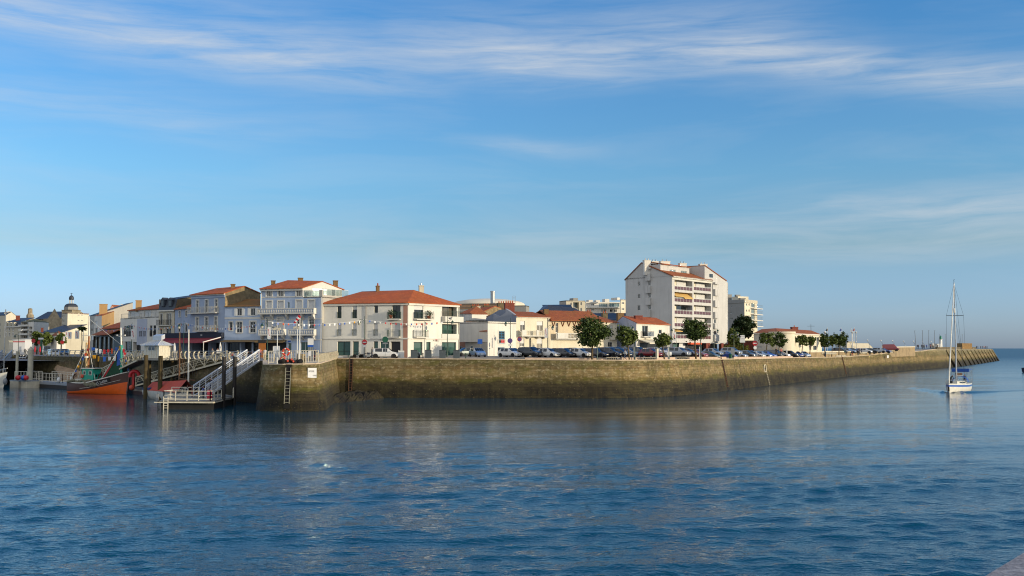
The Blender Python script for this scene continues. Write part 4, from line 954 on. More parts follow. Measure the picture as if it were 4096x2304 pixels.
f2 = rect_plan(170,380,248,376,5)
for i in range(2): b.wall(f2[i],f2[i + 1],ZB,at_d(210,1274,378).z,W_church)
b._mb(b.r,T_flat).poly([Vector((*p_,at_d(210,1274,378).z)) for p_ in f2]); b.done()
pl = corner_plan(-40,335,17,328,64,336); zt = at_d(40,1262,330).z
b,fs = simple_block('tall_cream_house','tall cream gabled house with slate roof at the far left edge','house',pl,ZB,zt,[W_beige,W_cream,W_cream,W_cream],{0: grid_wins(X2,(-60,-20,-140),(330,430,540),28,60)},None)
P = [Vector((*p,zt)) for p in pl]; m = (P[1] + P[2]) / 2; pk = Vector((m.x,m.y,at_d(47,1247,332).z)); sh = P[0] - P[1]; b.gable([P[1],P[2],pk],W_cream); b.roof([(P[0],P[1],pk,pk + sh),(pk,P[2],P[3],pk + sh)],T_slate)
b.chimney(25,332,1251,16,1,.8,W_cream); b.chimney(37,333,1246,17,.9,.8,W_cream); b.done()
pl = rect_plan(19,322,81,316,9); zt = at_d(50,1306,319).z; zm = at_d(50,1284,320).z
b,fs = simple_block('mansard_block','stone fronted block with dark mansard and three pale dormers near the left edge','house',pl,ZB,zt,W_beige,{0: grid_wins(X2,(98,162,228),(415,510),20,52,'win',dict(trim=.25))},None)
f = fs[0]; q0,q1 = f.P(0,zm,-1),f.P(f.L,zm,-1); b.roof([(f.P(0,zt,.1),f.P(f.L,zt,.1),q1,q0),(q0,q1,q1 + Vector((0,7,1.2)),q0 + Vector((0,7,1.2)))],T_slate)
for x in (105,165,232): a0,z0,a1,z1 = f.rect(R(X2,x,312,x + 42,378)); dm = b.box(f,a0,a1,z0,z1,-1,.3,W_beige,'dormer'); q = MB(); q.obox(f.P(a0 + .5,z0 + .4,.3),f.t * (a1 - a0 - 1),f.n * .04,VZ * (z1 - z0 - .9)); q.build('pane',M_glsky,dm)
b.trim(f,zt - .25,zt + .1,.4); b.chimney(72,322,1262,15,1.1,.8,W_brick); b.done()
pl = corner_plan(80,312,132,306,192,316); zt = at_d(130,1286,306).z
b,fs = simple_block('balcony_apartments','white apartments with stacked balconies and mossy roof left of the trees','building',pl,ZB,zt,[W_white,W_white,W_white,W_white],
 {0: [(R(X2,365,y,515,y + 55),'win',dict(depth=1.0,mull=3,glass=M_glwarm)) for y in (312,395,465,550)] + grid_wins(X2,(525,),(390,465,530),60,55,'win',dict(depth=.8))},None)
P = [Vector((*p,zt)) for p in pl]; m = (P[0] + P[2]) / 2; m.z = at_d(120,1274,310).z; b.roof([(P[0],P[1],m),(P[1],P[2],m),(P[2],P[3],m),(P[3],P[0],m)],T_moss); f = fs[0]
for y in (378,455,535): a0,z0,a1,z1 = f.rect(R(X2,362,y - 22,520,y + 8)); b.box(f,a0,a1,z0,z1,-.05,.6,M_trim,'balcony_parapet')
b.done()
pl = rect_plan(156,296,245,290,8); zt = at_d(200,1330,293).z
b,fs = simple_block('small_slate_house','low stone house with slate roof and red chimney behind the street trees','house',pl,ZB,zt,W_beige,{0: grid_wins(X2,(800,880),(440,),30,45)},None)
P = [Vector((*p,zt)) for p in pl]; b.roof([(P[0],P[1],P[2] + VZ * 2.4,P[3] + VZ * 2.4)],T_slate); b.chimney(169,294,1311,12.4,.6,.6,W_brick); b.done()
pl = corner_plan(203,284,226,281,262,284); zt = at_d(225,1342,282).z
b,fs = simple_block('small_tiled_house','small white house with orange tiled roof below the cream block','house',pl,ZB,zt,W_white,{1: [(R(X2,1050,560,1080,640),'win',{})]},None)
P = [Vector((*p,zt)) for p in pl]; m = (P[0] + P[2]) / 2 + VZ * 1.3; b.roof([(P[0],P[1],m),(P[1],P[2],m),(P[2],P[3],m),(P[3],P[0],m)],T_br); b.done()
# ---- right of the bank
ctr = gp(1952,300); rr = 147 * 300 / F; ztop = at_d(1952,1190,289).z
b = thing('rotunda','large round beige windowless building rising behind the roofs','building',(ctr[0],ctr[1],6)); q = MB()
q.lathe([(rr,5),(rr,ztop - 1.5),(rr * .97,ztop - 1.15),(rr * .85,ztop - .65),(rr * .6,ztop - .2),(rr * .3,ztop + .1),(.01,ztop + .2)],(ctr[0],ctr[1],0),72); q.build('wall',W_rot,b,smooth=40)
q = MB()
for k in range(1,4): z_ = ztop - 1.2 - 1.5 * k; q.lathe([(rr + .0,z_),(rr + .03,z_),(rr + .03,z_ + .07),(rr,z_ + .07)],(ctr[0],ctr[1],0),72)
q.build('panel_joint',W_conc,b)
p = at_d(2056,1184,292); q = MB()
for dx_ in (-.4,.4): q.bar((p.x + dx_,p.y,ztop - 2),(p.x + dx_,p.y,p.z),.06)
for k in range(6): q.bar((p.x - .4,p.y,p.z - .4 * k),(p.x + .4,p.y,p.z - .4 * k),.05)
q.build('ladder',M_steel,b)
b,fs = simple_block('rotunda_annexe','low flat beige block against the foot of the round building','building',rect_plan(1852,285,2104,282,6),ZB,at_d(2000,1222,283).z,W_conc,{},T_flat); b.done()
p = at_d(1971,1226,275); q = MB(); zt = at_d(1971,1168,275).z; q.lathe([(.62,6),(.62,zt),(.7,zt),(.7,zt + .25),(.5,zt + .25)],(p.x,p.y,0),12); tag(q.build('flue',M_steel,org=Vector((p.x,p.y,6)),smooth=40),'tall shiny steel flue standing before the round building','flue')
pl = rect_plan(1838,226,1910,224,9); zt = at_d(1870,1258,225).z
b,fs = simple_block('stone_end_house','white house with big orange roof and rough beige stone gable behind','house',corner_plan(1838,230,1909,224,2022,234),ZB,zt,[W_white,W_stone,W_stone,W_grey],{0: grid_wins(Z8,(290,380,450),(440,),55,75,'shut')},None)
P = [Vector((*p,zt)) for p in corner_plan(1838,230,1909,224,2022,234)]; pk = at_d(1988,1226,230); tt = (P[2] - P[1]); k_ = .62; pk = P[1] + tt * k_; pk.z = at_d(1988,1226,230).z
rg = Vector((P[0].x + tt.x * k_ * .8,P[0].y + tt.y * k_ * .8,pk.z - .2)); P2 = P[2].copy(); P2.z = at_d(2020,1240,234).z
b.gable([P[1],P[2],P2,pk],W_stone); b.roof([(P[0] + VZ * .05,P[1] + VZ * .05,pk + VZ * .1,rg),(pk + VZ * .1,P2 + VZ * .1,P[3],rg)],T_or)
b.chimney(1912,225,1225,11.5,.9,.7,W_beige,1); b.chimney(2005,233,1212,15,1.8,1.0,W_stone2,3); b.done()
b,fs = simple_block('back_roof_house','house with dark mossy roof and rows of chimney pots in front of the round building','house',rect_plan(1800,252,1985,248,8),ZB,at_d(1890,1235,250).z,W_grey,{},None)
P = [Vector((*p,at_d(1890,1235,250).z)) for p in rect_plan(1800,252,1985,248,8)]; b.roof([(P[0],P[1],P[2] + VZ * 1.6,P[3] + VZ * 1.6)],T_old); b.chimney(1897,252,1224,15,1.4,.7,W_stone2,3); b.chimney(1946,251,1222,15,1.6,.7,W_stone2,4); b.done()
b,fs = simple_block('red_roof_annexe','red tiled roof slope showing at the right end of the bank','house',rect_plan(1826,205,1872,203,6),ZB,at_d(1850,1256,204).z,W_white,{0: grid_wins(Z8,(285,390),(440,),60,70,'shut')},None)
P = [Vector((*p,at_d(1850,1256,204).z)) for p in rect_plan(1826,205,1872,203,6)]; b.roof([(P[0],P[1],P[3] + VZ * 1.8)],T_br); b.roof([(P[1],P[2] + VZ * .1,P[3] + VZ * 1.8)],T_br); b.done()
b,fs = simple_block('pink_house','flat fronted pink house squeezed between the bank and the grey cottage','house',rect_plan(1832,196.5,1863,195.5,6),ZB,at_d(1850,1286,196).z,W_pink,{0: [(R(Z8,245,660,275,815),'shut',{}),(R(Z8,248,965,300,1040),'win',{})]},T_flat); b.done()
b,fs = simple_block('beige_wall_house','low beige walled house above the tiled roof of the grey cottage','house',rect_plan(1862,203,1913,201,5),ZB,at_d(1885,1281,202).z,W_beige,{},T_flat); b.done()
A,C = gp(1861,193.5),gp(1951,189); zt = at_d(1900,1324,191).z
b = Bld('grey_cottage','small grey cottage with a closed blue shutter and triangular orange roof','house',(*C,6.3))
f = b.face(A,C,ZB,zt,[(R(Z8,437,732,484,888),'shut',dict(shut=M_bshut,depth=.06,trim=.1)),(R(Z8,440,965,480,1040),'win',dict(frame=M_bshut,trim=.1))],W_grey); Ab = back(A,C,6); b.wall(Ab,A,ZB,zt,W_grey)
b.roof([(f.P(-.15,zt,.25),f.P(f.L,zt,.25),at_d(1950,1295,193.5),at_d(1922,1295,194.5))],T_or); b.done()
C2 = gp(2065,195.5); zt = at_d(2000,1288,191).z
b = Bld('white_cottage','white flat topped cottage with tall blue window and red sale board','house',(*C,6.3))
f = b.face(C,C2,ZB,zt,[(R(Z8,922,708,1022,918),'win',dict(frame=M_bshut,trim=.22,mull=1,trans=(.2,.4,.6,.8),depth=.12)),(R(Z8,905,985,1022,1130),'win',dict(frame=M_bshut,mull=1,depth=.2))],W_white)
a0,z0,a1,z1 = f.rect(R(Z8,957,848,1020,910)); b.box(f,a0,a1,z0,z1,.02,.07,M_red,'sale_board'); a0,z0,a1,z1 = f.rect(R(Z8,902,850,1042,915)); b.rail(f,a0,a1,z0,z1 - z0,M_frame,.1,step=.5)
b.trim(f,zt - .14,zt + .06,.1); fA = Face(A,C); Cq = back(C,C2,7); b.wall(C2,(C2[0] + Cq[0] - C[0],C2[1] + Cq[1] - C[1]),ZB,zt,W_white); b.wall(Cq,C,fA.hit(1950,1324)[1] - 2,zt,W_white)
b._mb(b.r,T_flat).prism([Vector((*C,zt - .1)),Vector((*C2,zt - .1)),Vector((C2[0] + Cq[0] - C[0],C2[1] + Cq[1] - C[1],zt - .1)),Vector((*Cq,zt - .1))],VZ * -.2); b.done()
A,C = gp(2065,195.6),gp(2199,200.5); zt = at_d(2130,1267,198).z
b = Bld('cream_balcony_house','cream two storey house with slate hung side, orange roof and long balcony','house',(*A,6.3))
SH = dict(depth=.22,mull=1)
f = b.face(A,C,ZB,zt,[(R(Z8,1292,530,1372,715),'half',dict(SH,open=.62)),(R(Z8,1575,535,1680,715),'half',dict(SH,open=.6,glass=M_glwarm)),(R(Z8,1290,830,1362,975),'half',dict(SH,open=.4)),(R(Z8,1445,825,1480,1060),'win',dict(mull=0,depth=.25)),(R(Z8,1575,830,1672,1030),'half',dict(SH,open=.55,glass=M_glwarm))],W_cream)
b.trim(f,zt - .2,zt + .04,.25); Ab = back(A,C,10); Cb = (C[0] + Ab[0] - A[0],C[1] + Ab[1] - A[1]); b.wall(C,Cb,ZB,zt,W_cream); b.wall(Cb,Ab,ZB,zt,W_cream)
g = Face(Ab,A); zs = at_d(2030,1262,197).z
b.wall(Ab,A,ZB,zt,W_slate); rp = at_d(2035,1245,199.5); rq = g.P(g.L * .55,rp.z); b.gable([g.P(0,zt),g.P(g.L,zt),g.P(g.L * .62,rp.z + .3),g.P(g.L * .45,rp.z + .3)],W_slate)
rr_ = rq + f.t * f.L * 1.0; b.roof([(f.P(0.05,zt + .02,.3),f.P(f.L + .2,zt + .02,.3),rr_ - f.t * .8,rq + f.t * .1),(rq + f.t * .1,rr_ - f.t * .8,Vector((*Cb,zt + .3)),Vector((*Ab,zt + .3)))],T_br)
p_ = gp(1973,200); q = [Vector((*gp(1973,197.5),at_d(1973,1258,198).z)),Vector((*gp(2066,196.2),0))]
b._mb(b.w,W_slate).prism([at_d(1973,1287.5,198),at_d(2064,1287.5,196.4),at_d(2064,1262,196.4),at_d(2034,1240,197),at_d(2022,1234.5,197.1),at_d(2021.5,1251,197.1),at_d(1999,1265,197.5),at_d(1974,1255,198)],Vector((.3,.5,0)))
b.chimney(2037,199.5,1212,13.5,1.9,.9,W_brick,4); b.chimney(2183,203,1237,13,.9,.9,M_brick_ch)
b.balcony(f,R(Z8,1262,690,1715,800),1.1,railm=M_wrail,thick=.2)
for x0,x1 in ((1265,1340),(1512,1550)): a0,z0,a1,z1 = f.rect(R(Z8,x0,690,x1,780)); b.box(f,a0,a1,z0,z1,.9,1.12,M_trim,'balcony_pier')
for x in (1290,1415,1575,1690): a_,z_ = f.hit(*Z8(x,801)); b.bracket(f,a_,z_,.9,.5)
b.pipe(f,f.L - .5,6.3,zt - .2,M_pipe); b.done()
A,C = gp(2199.5,200.5),gp(2408,207.5); zt = at_d(2300,1283,204).z
b = Bld('bracketed_villa','sand coloured villa with wooden eaves brackets and stone balustrade behind the big tree','house',(*A,6.3))
f = b.face(A,C,ZB,zt,[(R(Z8,1898,565,1945,735),'win',dict(mull=0,trans=(.6,),depth=.3)),(R(Z8,1875,880,1970,1040),'win',dict(mull=1,trans=(.5,),depth=.35)),(R(Z8,2090,882,2145,1040),'win',dict(mull=0,trans=(.8,),depth=.3,glass=M_glwarm)),(R(Z8,2215,882,2300,1040),'win',dict(mull=1,trans=(.5,),depth=.35)),(R(Z8,2560,570,2620,735),'win',dict(mull=0))],W_sand)
z1_ = f.hit(2300,Z8(0,850)[1])[1]; b.trim(f,6.2,z1_,.03,W_cream,0,None); Ab = back(A,C,10); Cb = (C[0] + Ab[0] - A[0],C[1] + Ab[1] - A[1]); b.wall(C,Cb,ZB,zt,W_sand); b.wall(Ab,A,ZB,zt,W_sand)
zr = at_d(2300,1267,204).z + .5; b.roof([(f.P(-.1,zt,.8),f.P(f.L + .2,zt,.8),f.P(f.L,zr + .8,-4),f.P(.4,zr + .8,-4)),(f.P(f.L,zr + .8,-4),f.P(.4,zr + .8,-4),Vector((*Ab,zt)),Vector((*Cb,zt)))],T_br)
b.trim(f,zt - .12,zt + .0,.7,MATS['terracotta'])
for x in (1862,2020,2125,2220,2300):
 a_,z_ = f.hit(*Z8(x,560)); q = MB()
 for k in (-.35,.35): q.bar(f.P(a_,z_ - .75,.05),f.P(a_ + k,z_ + .15,.1),.09); q.bar(f.P(a_,z_ - .75,.05),f.P(a_,z_ + .15,.6),.09)
 q.build('eaves_bracket',M_pot,b.o)
b.balcony(f,R(Z8,1862,740,2300,850),1.0,kind='balus',m_slab=M_trim); a0,z0,a1,z1 = f.rect(R(Z8,1900,745,2060,835)); b.box(f,a0 - .3,a1,z0,z1,.95,1.15,M_trim,'balcony_panel')
b.done()
A,C = gp(2409,207.6),gp(2468,210); zt = at_d(2440,1288,209).z
b = Bld('narrow_cream_house','narrow cream house with iron balcony between the two large trees','house',(*A,6.3))
f = b.face(A,C,ZB,zt,[(R(Y1,868,690,910,930),'shut',{}),(R(Y1,825,985,905,1080),'win',{})],W_cream); Ab = back(A,C,9); Cb = (C[0] + Ab[0] - A[0],C[1] + Ab[1] - A[1]); b.wall(C,Cb,ZB,zt,W_cream)
b.roof([(f.P(0,zt,.3),f.P(f.L + .3,zt,.3),Vector((*Cb,zt + 2.4)) - f.t * 1.5,Vector((*Ab,zt + 2.6)))],T_br); b.gable([Vector((*C,zt)),Vector((*Cb,zt)),Vector((*Cb,zt + 2.3))],W_cream)
b.balcony(f,R(Y1,850,830,985,945),.7,railm=M_wrail,thick=.12); b.trim(f,zt - .18,zt,.2); b.chimney(2356,214,1247,13.5,1.1,.9,W_stone2,2); b.chimney(2418,216,1252,13.5,1.1,.9,W_stone2,2); b.done()
A,C,E = gp(2142,262),gp(2190,256),gp(2350,260); zt = at_d(2200,1257,258).z; zr = at_d(2200,1223,262).z
b = Bld('slate_mansard_building','long grey building with dark slate mansard roof, skylights and pale parapet','building',(*C,6))
b.wall(A,C,ZB,zt,W_beige); f = b.face(C,E,ZB,zt,[],W_beige); Eb = (E[0] + 2,E[1] + 12); b.wall(E,Eb,ZB,zt,W_beige)
q0,q1,q2 = Vector((A[0] + 2,A[1] + 3,zr)),f.P(1.2,zr,-2.2),f.P(f.L - 3.2,zr - .5,-2.2); b.roof([(Vector((*A,zt)),Vector((*C,zt)),q1,q0),(Vector((*C,zt)),f.P(f.L,zt),q2,q1),(f.P(f.L,zt),Vector((*Eb,zt)),q2)],mat('pale_slate','#4a4e57',.5,.2)); b.roof([(q0,q1,q2,q2 + Vector((0,6,1)),q0 + Vector((0,6,.6)))],T_slate)
a0,z0,a1,z1 = f.rect(R(Z8,1745,415,2275,470)); b.box(f,max(0,a0),a1,z0,z1,.05,.35,W_beige,'parapet')
q = MB()
for x0,x1 in ((1790,1812),(1845,1892),(1928,2082),(2122,2215)):
 k = x0
 while k < x1: s0,z0,s1,z1 = f.rect(R(Z8,k,430,k + 9,462)); q.obox(f.P(s0,z0,.34),f.t * (s1 - s0),f.n * .03,VZ * (z1 - z0)); k += 16
q.build('parapet_openings',M_drail,b.o)
for x in (1770,1858,1990,2110): s0,z0,s1,z1 = f.rect(R(Z8,x,350,x + 28,412)); q = MB(); q.prism([f.P(s0,z0,-.5),f.P(s1,z0,-.5),f.P(s1,z1,-1.6),f.P(s0,z1,-1.6)],f.n * .25); q.build('skylight',M_glsky,b.o)
b.done()
pl = corner_plan(2238,305,2265,300,2342,302); zt = at_d(2300,1202,301).z
b,fs = simple_block('concrete_stair_block','grey concrete block with an open stair bay, left of the distant white flats','building',pl,ZB,zt,[W_conc,W_beige,W_beige,W_beige],{1: [(R(Y1,195,268,298,480),'void',{'depth': 1.5,'glass': M_glsky,'name': 'stair_bay'}),(R(Y1,325,265,352,325),'win',{}),(R(Y1,322,368,352,430),'win',{}),(R(Y1,140,275,168,325),'win',{})]},T_flat)
f = fs[1]; a0,z0,a1,z1 = f.rect(R(Y1,220,195,303,232)); b.box(f,a0,a1,z0,z1 + .1,-4,-1,W_conc,'roof_box'); q = MB(); q.bar(f.P(f.rect(R(Y1,195,1,298,2))[0],f.hit(*Y1(200,350))[1],-.3),f.P(f.rect(R(Y1,195,1,298,2))[2],f.hit(*Y1(298,400))[1],-.3),.25); q.build('stair_flight',W_conc,b.o); b.done()
A,C = gp(2343,315),gp(2482,318); zt = at_d(2400,1208,316).z
b = Bld('distant_white_flats','distant white flats with glazed top floor balconies, left of the tall block','building',(*A,6))
f = b.face(A,C,ZB,zt,[(R(Y1,x,y,x + w_,y + h_),'win',dict(mull=m_,glass=g_)) for x,y,w_,h_,m_,g_ in ((522,290,50,40,1,M_gl),(522,385,50,35,1,M_gl),(660,290,155,62,4,M_glsky),(845,270,185,82,3,M_glsky),(700,392,45,50,1,M_glwarm),(750,392,40,50,1,M_glwarm),(860,392,50,55,1,M_gl),(935,392,48,55,1,M_gl),(522,470,50,40,1,M_gl),(700,480,60,50,1,M_gl),(860,480,60,50,1,M_gl))],W_white)
Ab = back(A,C,9); b._mb(b.r,T_flat).prism([Vector((*A,zt)),Vector((*C,zt)),Vector((C[0] + Ab[0] - A[0],C[1] + Ab[1] - A[1],zt)),Vector((*Ab,zt))],VZ * -.3); b.wall(Ab,A,ZB,zt,W_white)
zc = f.hit(*Y1(740,362))[1]; b.trim(f,zc - .2,zc + .2,.7); b.trim(f,zt - .3,zt + .02,.3)
for x0,x1,yt in ((505,580,222),(640,710,225),(800,880,203)): a0,z0,a1,z1 = f.rect(R(Y1,x0,yt,x1,262)); b.box(f,a0,a1,z0 - .1,z1,-4,-1.5,W_white,'chimney_block')
b.done()
b,fs = simple_block('distant_cream_flats','distant cream flats directly left of the tall white apartment block','building',corner_plan(2482,312,2484,310,2540,313),ZB,at_d(2500,1198,311).z,W_cream,{1: grid_wins(Y1,(1072,),(262,370,470),45,42,'win',dict(mull=1))},T_flat)
a0,z0,a1,z1 = fs[1].rect(R(Y1,1030,180,1080,218)); b.box(fs[1],a0,a1,z0 - .1,z1,-4,-1,W_white,'chimney_block'); b.done()
b,fs = simple_block('dark_roof_house','dark blue slate roof behind the tree chimneys','house',rect_plan(2350,240,2505,238,9),ZB,at_d(2430,1280,239).z,W_grey,{},None)
P = [Vector((*p,at_d(2430,1280,239).z)) for p in rect_plan(2350,240,2505,238,9)]; b.roof([(P[0],P[1],P[2] + VZ * 1.9,P[3] + VZ * 1.9)],T_slate); b.chimney(2481,238,1252,12,1.6,.9,M_brick_ch); b.done()
A,C,E = gp(2455,214),gp(2546,205),gp(2679,216.5); zt = at_d(2546,1292,205).z
b = Bld('white_awning_house','white house with orange roof, balcony banner and white cafe awning beside the tall block','house',(*C,6.3))
g = b.face(A,C,ZB,zt,[],W_lilac); f = b.face(C,E,ZB,zt,[(R(Y1,1445,690,1550,890),'win',dict(mull=1,depth=.25)),(R(Y1,1742,762,1800,840),'win',dict(mull=0,glass=M_gl)),(R(Y1,1400,1000,1900,1100),'void',{'depth': 1.2,'name': 'cafe_front'})],W_white)  # left gable gets a bluer render, its shade put into the colour
pa,pz = g.hit(2491,1266); b.gable([g.P(0,zt),g.P(g.L,zt),g.P(pa,pz)],W_lilac); Eb = (E[0] + A[0] - C[0],E[1] + A[1] - C[1]); b.wall(E,Eb,ZB,zt,W_white)
pr = g.P(pa,pz + .08); pe = pr + f.t * f.L; pe.z = at_d(2640,1277,222).z + .3; b.roof([(f.P(-.15,zt + .02,.3),f.P(f.L + .2,zt - .1,.3),pe,pr),(pr,pe,Vector((*Eb,zt)),Vector((*A,zt)))],T_or)
b.chimney(2553,211,1262,12.8,1.6,.9,W_brick); b.trim(f,zt - .2,zt,.15)
a0,z0,a1,z1 = f.rect(R(Y1,1420,885,1605,905)); b.box(f,a0,a1,z0,z1,-.02,.8,M_trim,'balcony'); b.rail(f,a0 + .1,a1 - .1,z1,1.0,M_drail,.7,ends=1)
a0,z0,a1,z1 = f.rect(R(Y1,1480,808,1590,885)); q = MB(); q.obox(f.P(a0,z0,.8),f.t * (a1 - a0),f.n * .02,VZ * (z1 - z0)); q.build('banner',M_gframe,b.o)
a0,z0,a1,z1 = f.rect(R(Y1,1375,940,1660,1000)); q = MB(); q.prism([f.P(a0,z1,.05),f.P(a0,z0,2.6),f.P(a0,z0 - .25,2.6),f.P(a0,z0 - .2,2.5),f.P(a0,z1 - .1,.05)],f.t * (a1 - a0)); q.build('awning',M_awncr,b.o); b.done()
# ---- tall apartment block
A,C,E = gp(2503.5,243),gp(2690,235),gp(2851,250.5); zt = at_d(2690,1104,235).z; zl = zt
b = Bld('tall_apartment_block','tall white apartment block with burgundy balconies, brown roof and many chimneys','building',(*C,6.3))
z0_ = at_d(2700,1371,235).z
wl = grid_wins(Y2,(350,),(232,),22,58) + grid_wins(Y2,(335,),(383,),30,57) + grid_wins(Y2,(333,),(548,),32,57) + grid_wins(Y2,(330,),(695,),35,70) + grid_wins(Y2,(468,),(378,),32,59) + grid_wins(Y2,(470,),(535,),32,62) + grid_wins(Y2,(468,),(692,),34,60)
g = b.face(A,C,ZB,zt,wl,W_apt,.2); pa,pz = g.hit(2567,1051); b.gable([g.P(0,zt - .35),g.P(g.L,zt),g.P(pa,pz)],W_apt)
for y0,y1 in ((195,225),(280,372),(440,535),(597,690),(752,850)): s0,q0,s1,q1 = g.rect(R(Y2,449,y0,508,y1)); b.box(g,s0,s1,q0,q1,-.02,.55,W_apt,'wall_box')
LOG = []
rows = ((362,492),(524,648),(686,808),(846,972),(1005,1128)); cols = ((818,1053),(1072,1298))
def yl(x,y): return y + (x - 818) * 16 / 480
for (y0,y1) in rows:
 for (x0,x1) in cols: LOG.append(((Y2(x0,yl(x0,y0))[0],(Y2(x0,yl(x0,y0))[1] + Y2(x1,yl(x1,y0))[1]) / 2,Y2(x1,0)[0],(Y2(x0,yl(x0,y1))[1] + Y2(x1,yl(x1,y1))[1]) / 2),'void',{'depth': 1.6,'glass': W_cream,'name': 'loggia_wall'}))
f = b.face(C,E,z0_,zt,LOG,W_apt)
for i,l in enumerate(LOG):
 a0,z0,a1,z1 = f.rect(l[0]); w_ = a1 - a0; op = i in (2,4,8)
 for k,(t0,t1) in enumerate(((.0,.2),(.42,.95))):
  q = MB(); q.obox(f.P(a0 + w_ * t0 + .05,z0,-1.58),f.t * (w_ * (t1 - t0)),f.n * .05,VZ * (z1 - z0) * .9); q.build('glass_door' if op else 'roller_shutter',M_gl if op else M_shut,b.o)
 h = .95
 q = MB(); q.obox(f.P(a0 + .05,z0 + .08,-.12),f.t * (w_ - .1),f.n * .04,VZ * .68); q.build('balcony_panel',M_burg,b.o)
 q = MB(); [q.bar(f.P(a0 + .05 + (w_ - .1) * k / 6,z0,-.05),f.P(a0 + .05 + (w_ - .1) * k / 6,z0 + h,-.05),.06) for k in range(7)]
 q.bar(f.P(a0 + .05,z0 + h,-.05),f.P(a1 - .05,z0 + h,-.05),.07); q.bar(f.P(a0 + .05,z0 + h - .18,-.05),f.P(a1 - .05,z0 + h - .18,-.05),.05); q.build('railing',M_frame,b.o)
 if i in (2,8):
  for t0,t1,d_ in ((.0,.45,.9),(.5,1.0,1.3)) if i == 2 else ((.0,.4,.5),): q = MB(); q.prism([f.P(a0 + w_ * t0,z1 - .02,-1.4),f.P(a0 + w_ * t0,z1 - d_,.3),f.P(a0 + w_ * t0,z1 - d_ - .15,.3),f.P(a0 + w_ * t0,z1 - .1,-1.4)],f.t * w_ * (t1 - t0)); q.build('awning',M_awnyel,b.o)
b.trim(f,zt - .25,zt + .05,.5); b.trim(f,zt - .75,zt - .25,.12)
W2 = gp(2911.5,257); fw = Face(C,W2)
def wp(x,y): s_,z_ = f.hit(*Y2(x,y)); return f.P(s_,z_,.04)
pts = [wp(1212,175),wp(1212,360),wp(1318,372),wp(1318,1190),wp(1520,1190),wp(1520,405),wp(1495,375)]
b._mb(b.w,W_apt).prism(pts,f.n * -.4); b._mb(b.w,W_apt).prism([pts[4],pts[5],pts[5] + f.n * -14,pts[4] + f.n * -14],f.t * -.3)
b.gable([pts[0] + f.t * .02,pts[0] + f.n * -12,pts[0] + f.n * -12 - VZ * 4,pts[1] + f.t * .02],W_apt)
tp0,tp1 = pts[0] + VZ * .15,pts[6] + VZ * .15; b._mb(b.r,T_br).prism([tp0 + f.n * .2,tp1 + f.n * .2,tp1 + f.n * -12,tp0 + f.n * -12],VZ * -.18)
for y0,y1 in ((395,420),(485,570),(633,720),(783,870),(933,1005),(1085,1170)): s0,q0,s1,q1 = f.rect(R(Y2,1325,y0,1377,y1)); b.box(f,s0,s1,q0,q1,.03,.6,W_apt,'wall_box')
for x0,y0,x1,y1 in ((1270,277,1320,335),(1332,875,1358,932),(1334,1025,1360,1080)):
 s0,q0,s1,q1 = f.rect(R(Y2,x0,y0,x1,y1)); fr_ = b.box(f,s0,s1,q0,q1,.03,.07,M_frame,'window'); q = MB(); sm = (s0 + s1) / 2
 for u0,u1 in ((s0 + .07,sm - .04),(sm + .04,s1 - .07)): q.obox(f.P(u0,q0 + .08,.06),f.t * (u1 - u0),f.n * .025,VZ * (q1 - q0 - .16))
 q.build('pane',M_gl,fr_)
P1 = g.P(pa,pz + .1,.2); P2 = P1 + f.t * f.L * .93; P2.z = P1.z - .2; e1,e2 = f.P(-.3,zt + .05,.5),f.P(f.L - .2,zt + .05,.5); e0 = g.P(-.2,zt - .3,.2); e3 = e0 + f.t * f.L
b.roof([(e1,e2,P2,P1),(P1,P2,e3,e0)],T_br,.2)
s0,q0,s1,q1 = f.rect(R(Y2,727,200,1142,282)); s0,s1 = f.L * .02,f.L * .72
fp = Face(xy(f.P(s0,0,-3.2)),xy(f.P(s1,0,-3.2))); zp = P1.z - .7
b.face(xy(fp.A),xy(fp.B),zt - .5,zp,[(R(Y2,752,225,830,268),'win',dict(mull=2,glass=M_glsky)),(R(Y2,900,240,977,280),'win',dict(mull=2,glass=M_glsky))],W_apt)
dl = xy(f.P(s0,0,-8)); b.wall(dl,xy(fp.A),zt,zp,W_apt); dr = xy(f.P(s1,0,-8)); b.wall(xy(fp.B),dr,zt,zp,W_apt)
b._mb(b.r,T_br).prism([Vector((*xy(fp.A + fp.n * .4),zp)),Vector((*xy(fp.B + fp.n * .4),zp)),Vector((*dr,zp + .9)),Vector((*dl,zp + .9))],VZ * .2)
for x,y,d_,wx in ((452,85,239,1.6),(552,100,246,1.7),(686,100,248,2.5),(920,125,250,1.8),(1190,135,256,2.0)):
 u_,v_ = Y2(x,y); b.chimney(u_,d_,v_ + 5,zt + .5,wx,1.0,W_white,2,M_steel)
Cg,Eg = xy(f.P(.3,0,-1.2)),xy(f.P(f.L + 4.6,0,-1.2))
fgd = b.face(Cg,Eg,ZB,z0_ + .05,[(R(Y2,800,1200,880,1262),'win',shop(mull=0)),(R(Y2,1180,1205,1225,1262),'win',shop(mull=0)),(R(Y2,1300,1200,1440,1262),'win',shop(mull=2,frame=W_dark,glass=M_gl))],W_dark); a_,z_ = fgd.hit(*Y2(910,1235))
b.face(xy(f.P(f.L,0,-.8)),W2,z0_ - .2,z0_ + .0,[],W_apt)
q = MB(); q.lathe([(1.5,-.02),(1.5,.05),(1.25,.06),(1.25,.04),(.75,.05),(.75,.07),(.02,.08)],(0,0,0),24); q.xform(Matrix.Translation(fgd.P(a_,z_,.1)) @ Matrix((fgd.t,VZ,fgd.n)).transposed().to_4x4()); q.build('round_wall_sign',M_whitep,b.o,smooth=30)
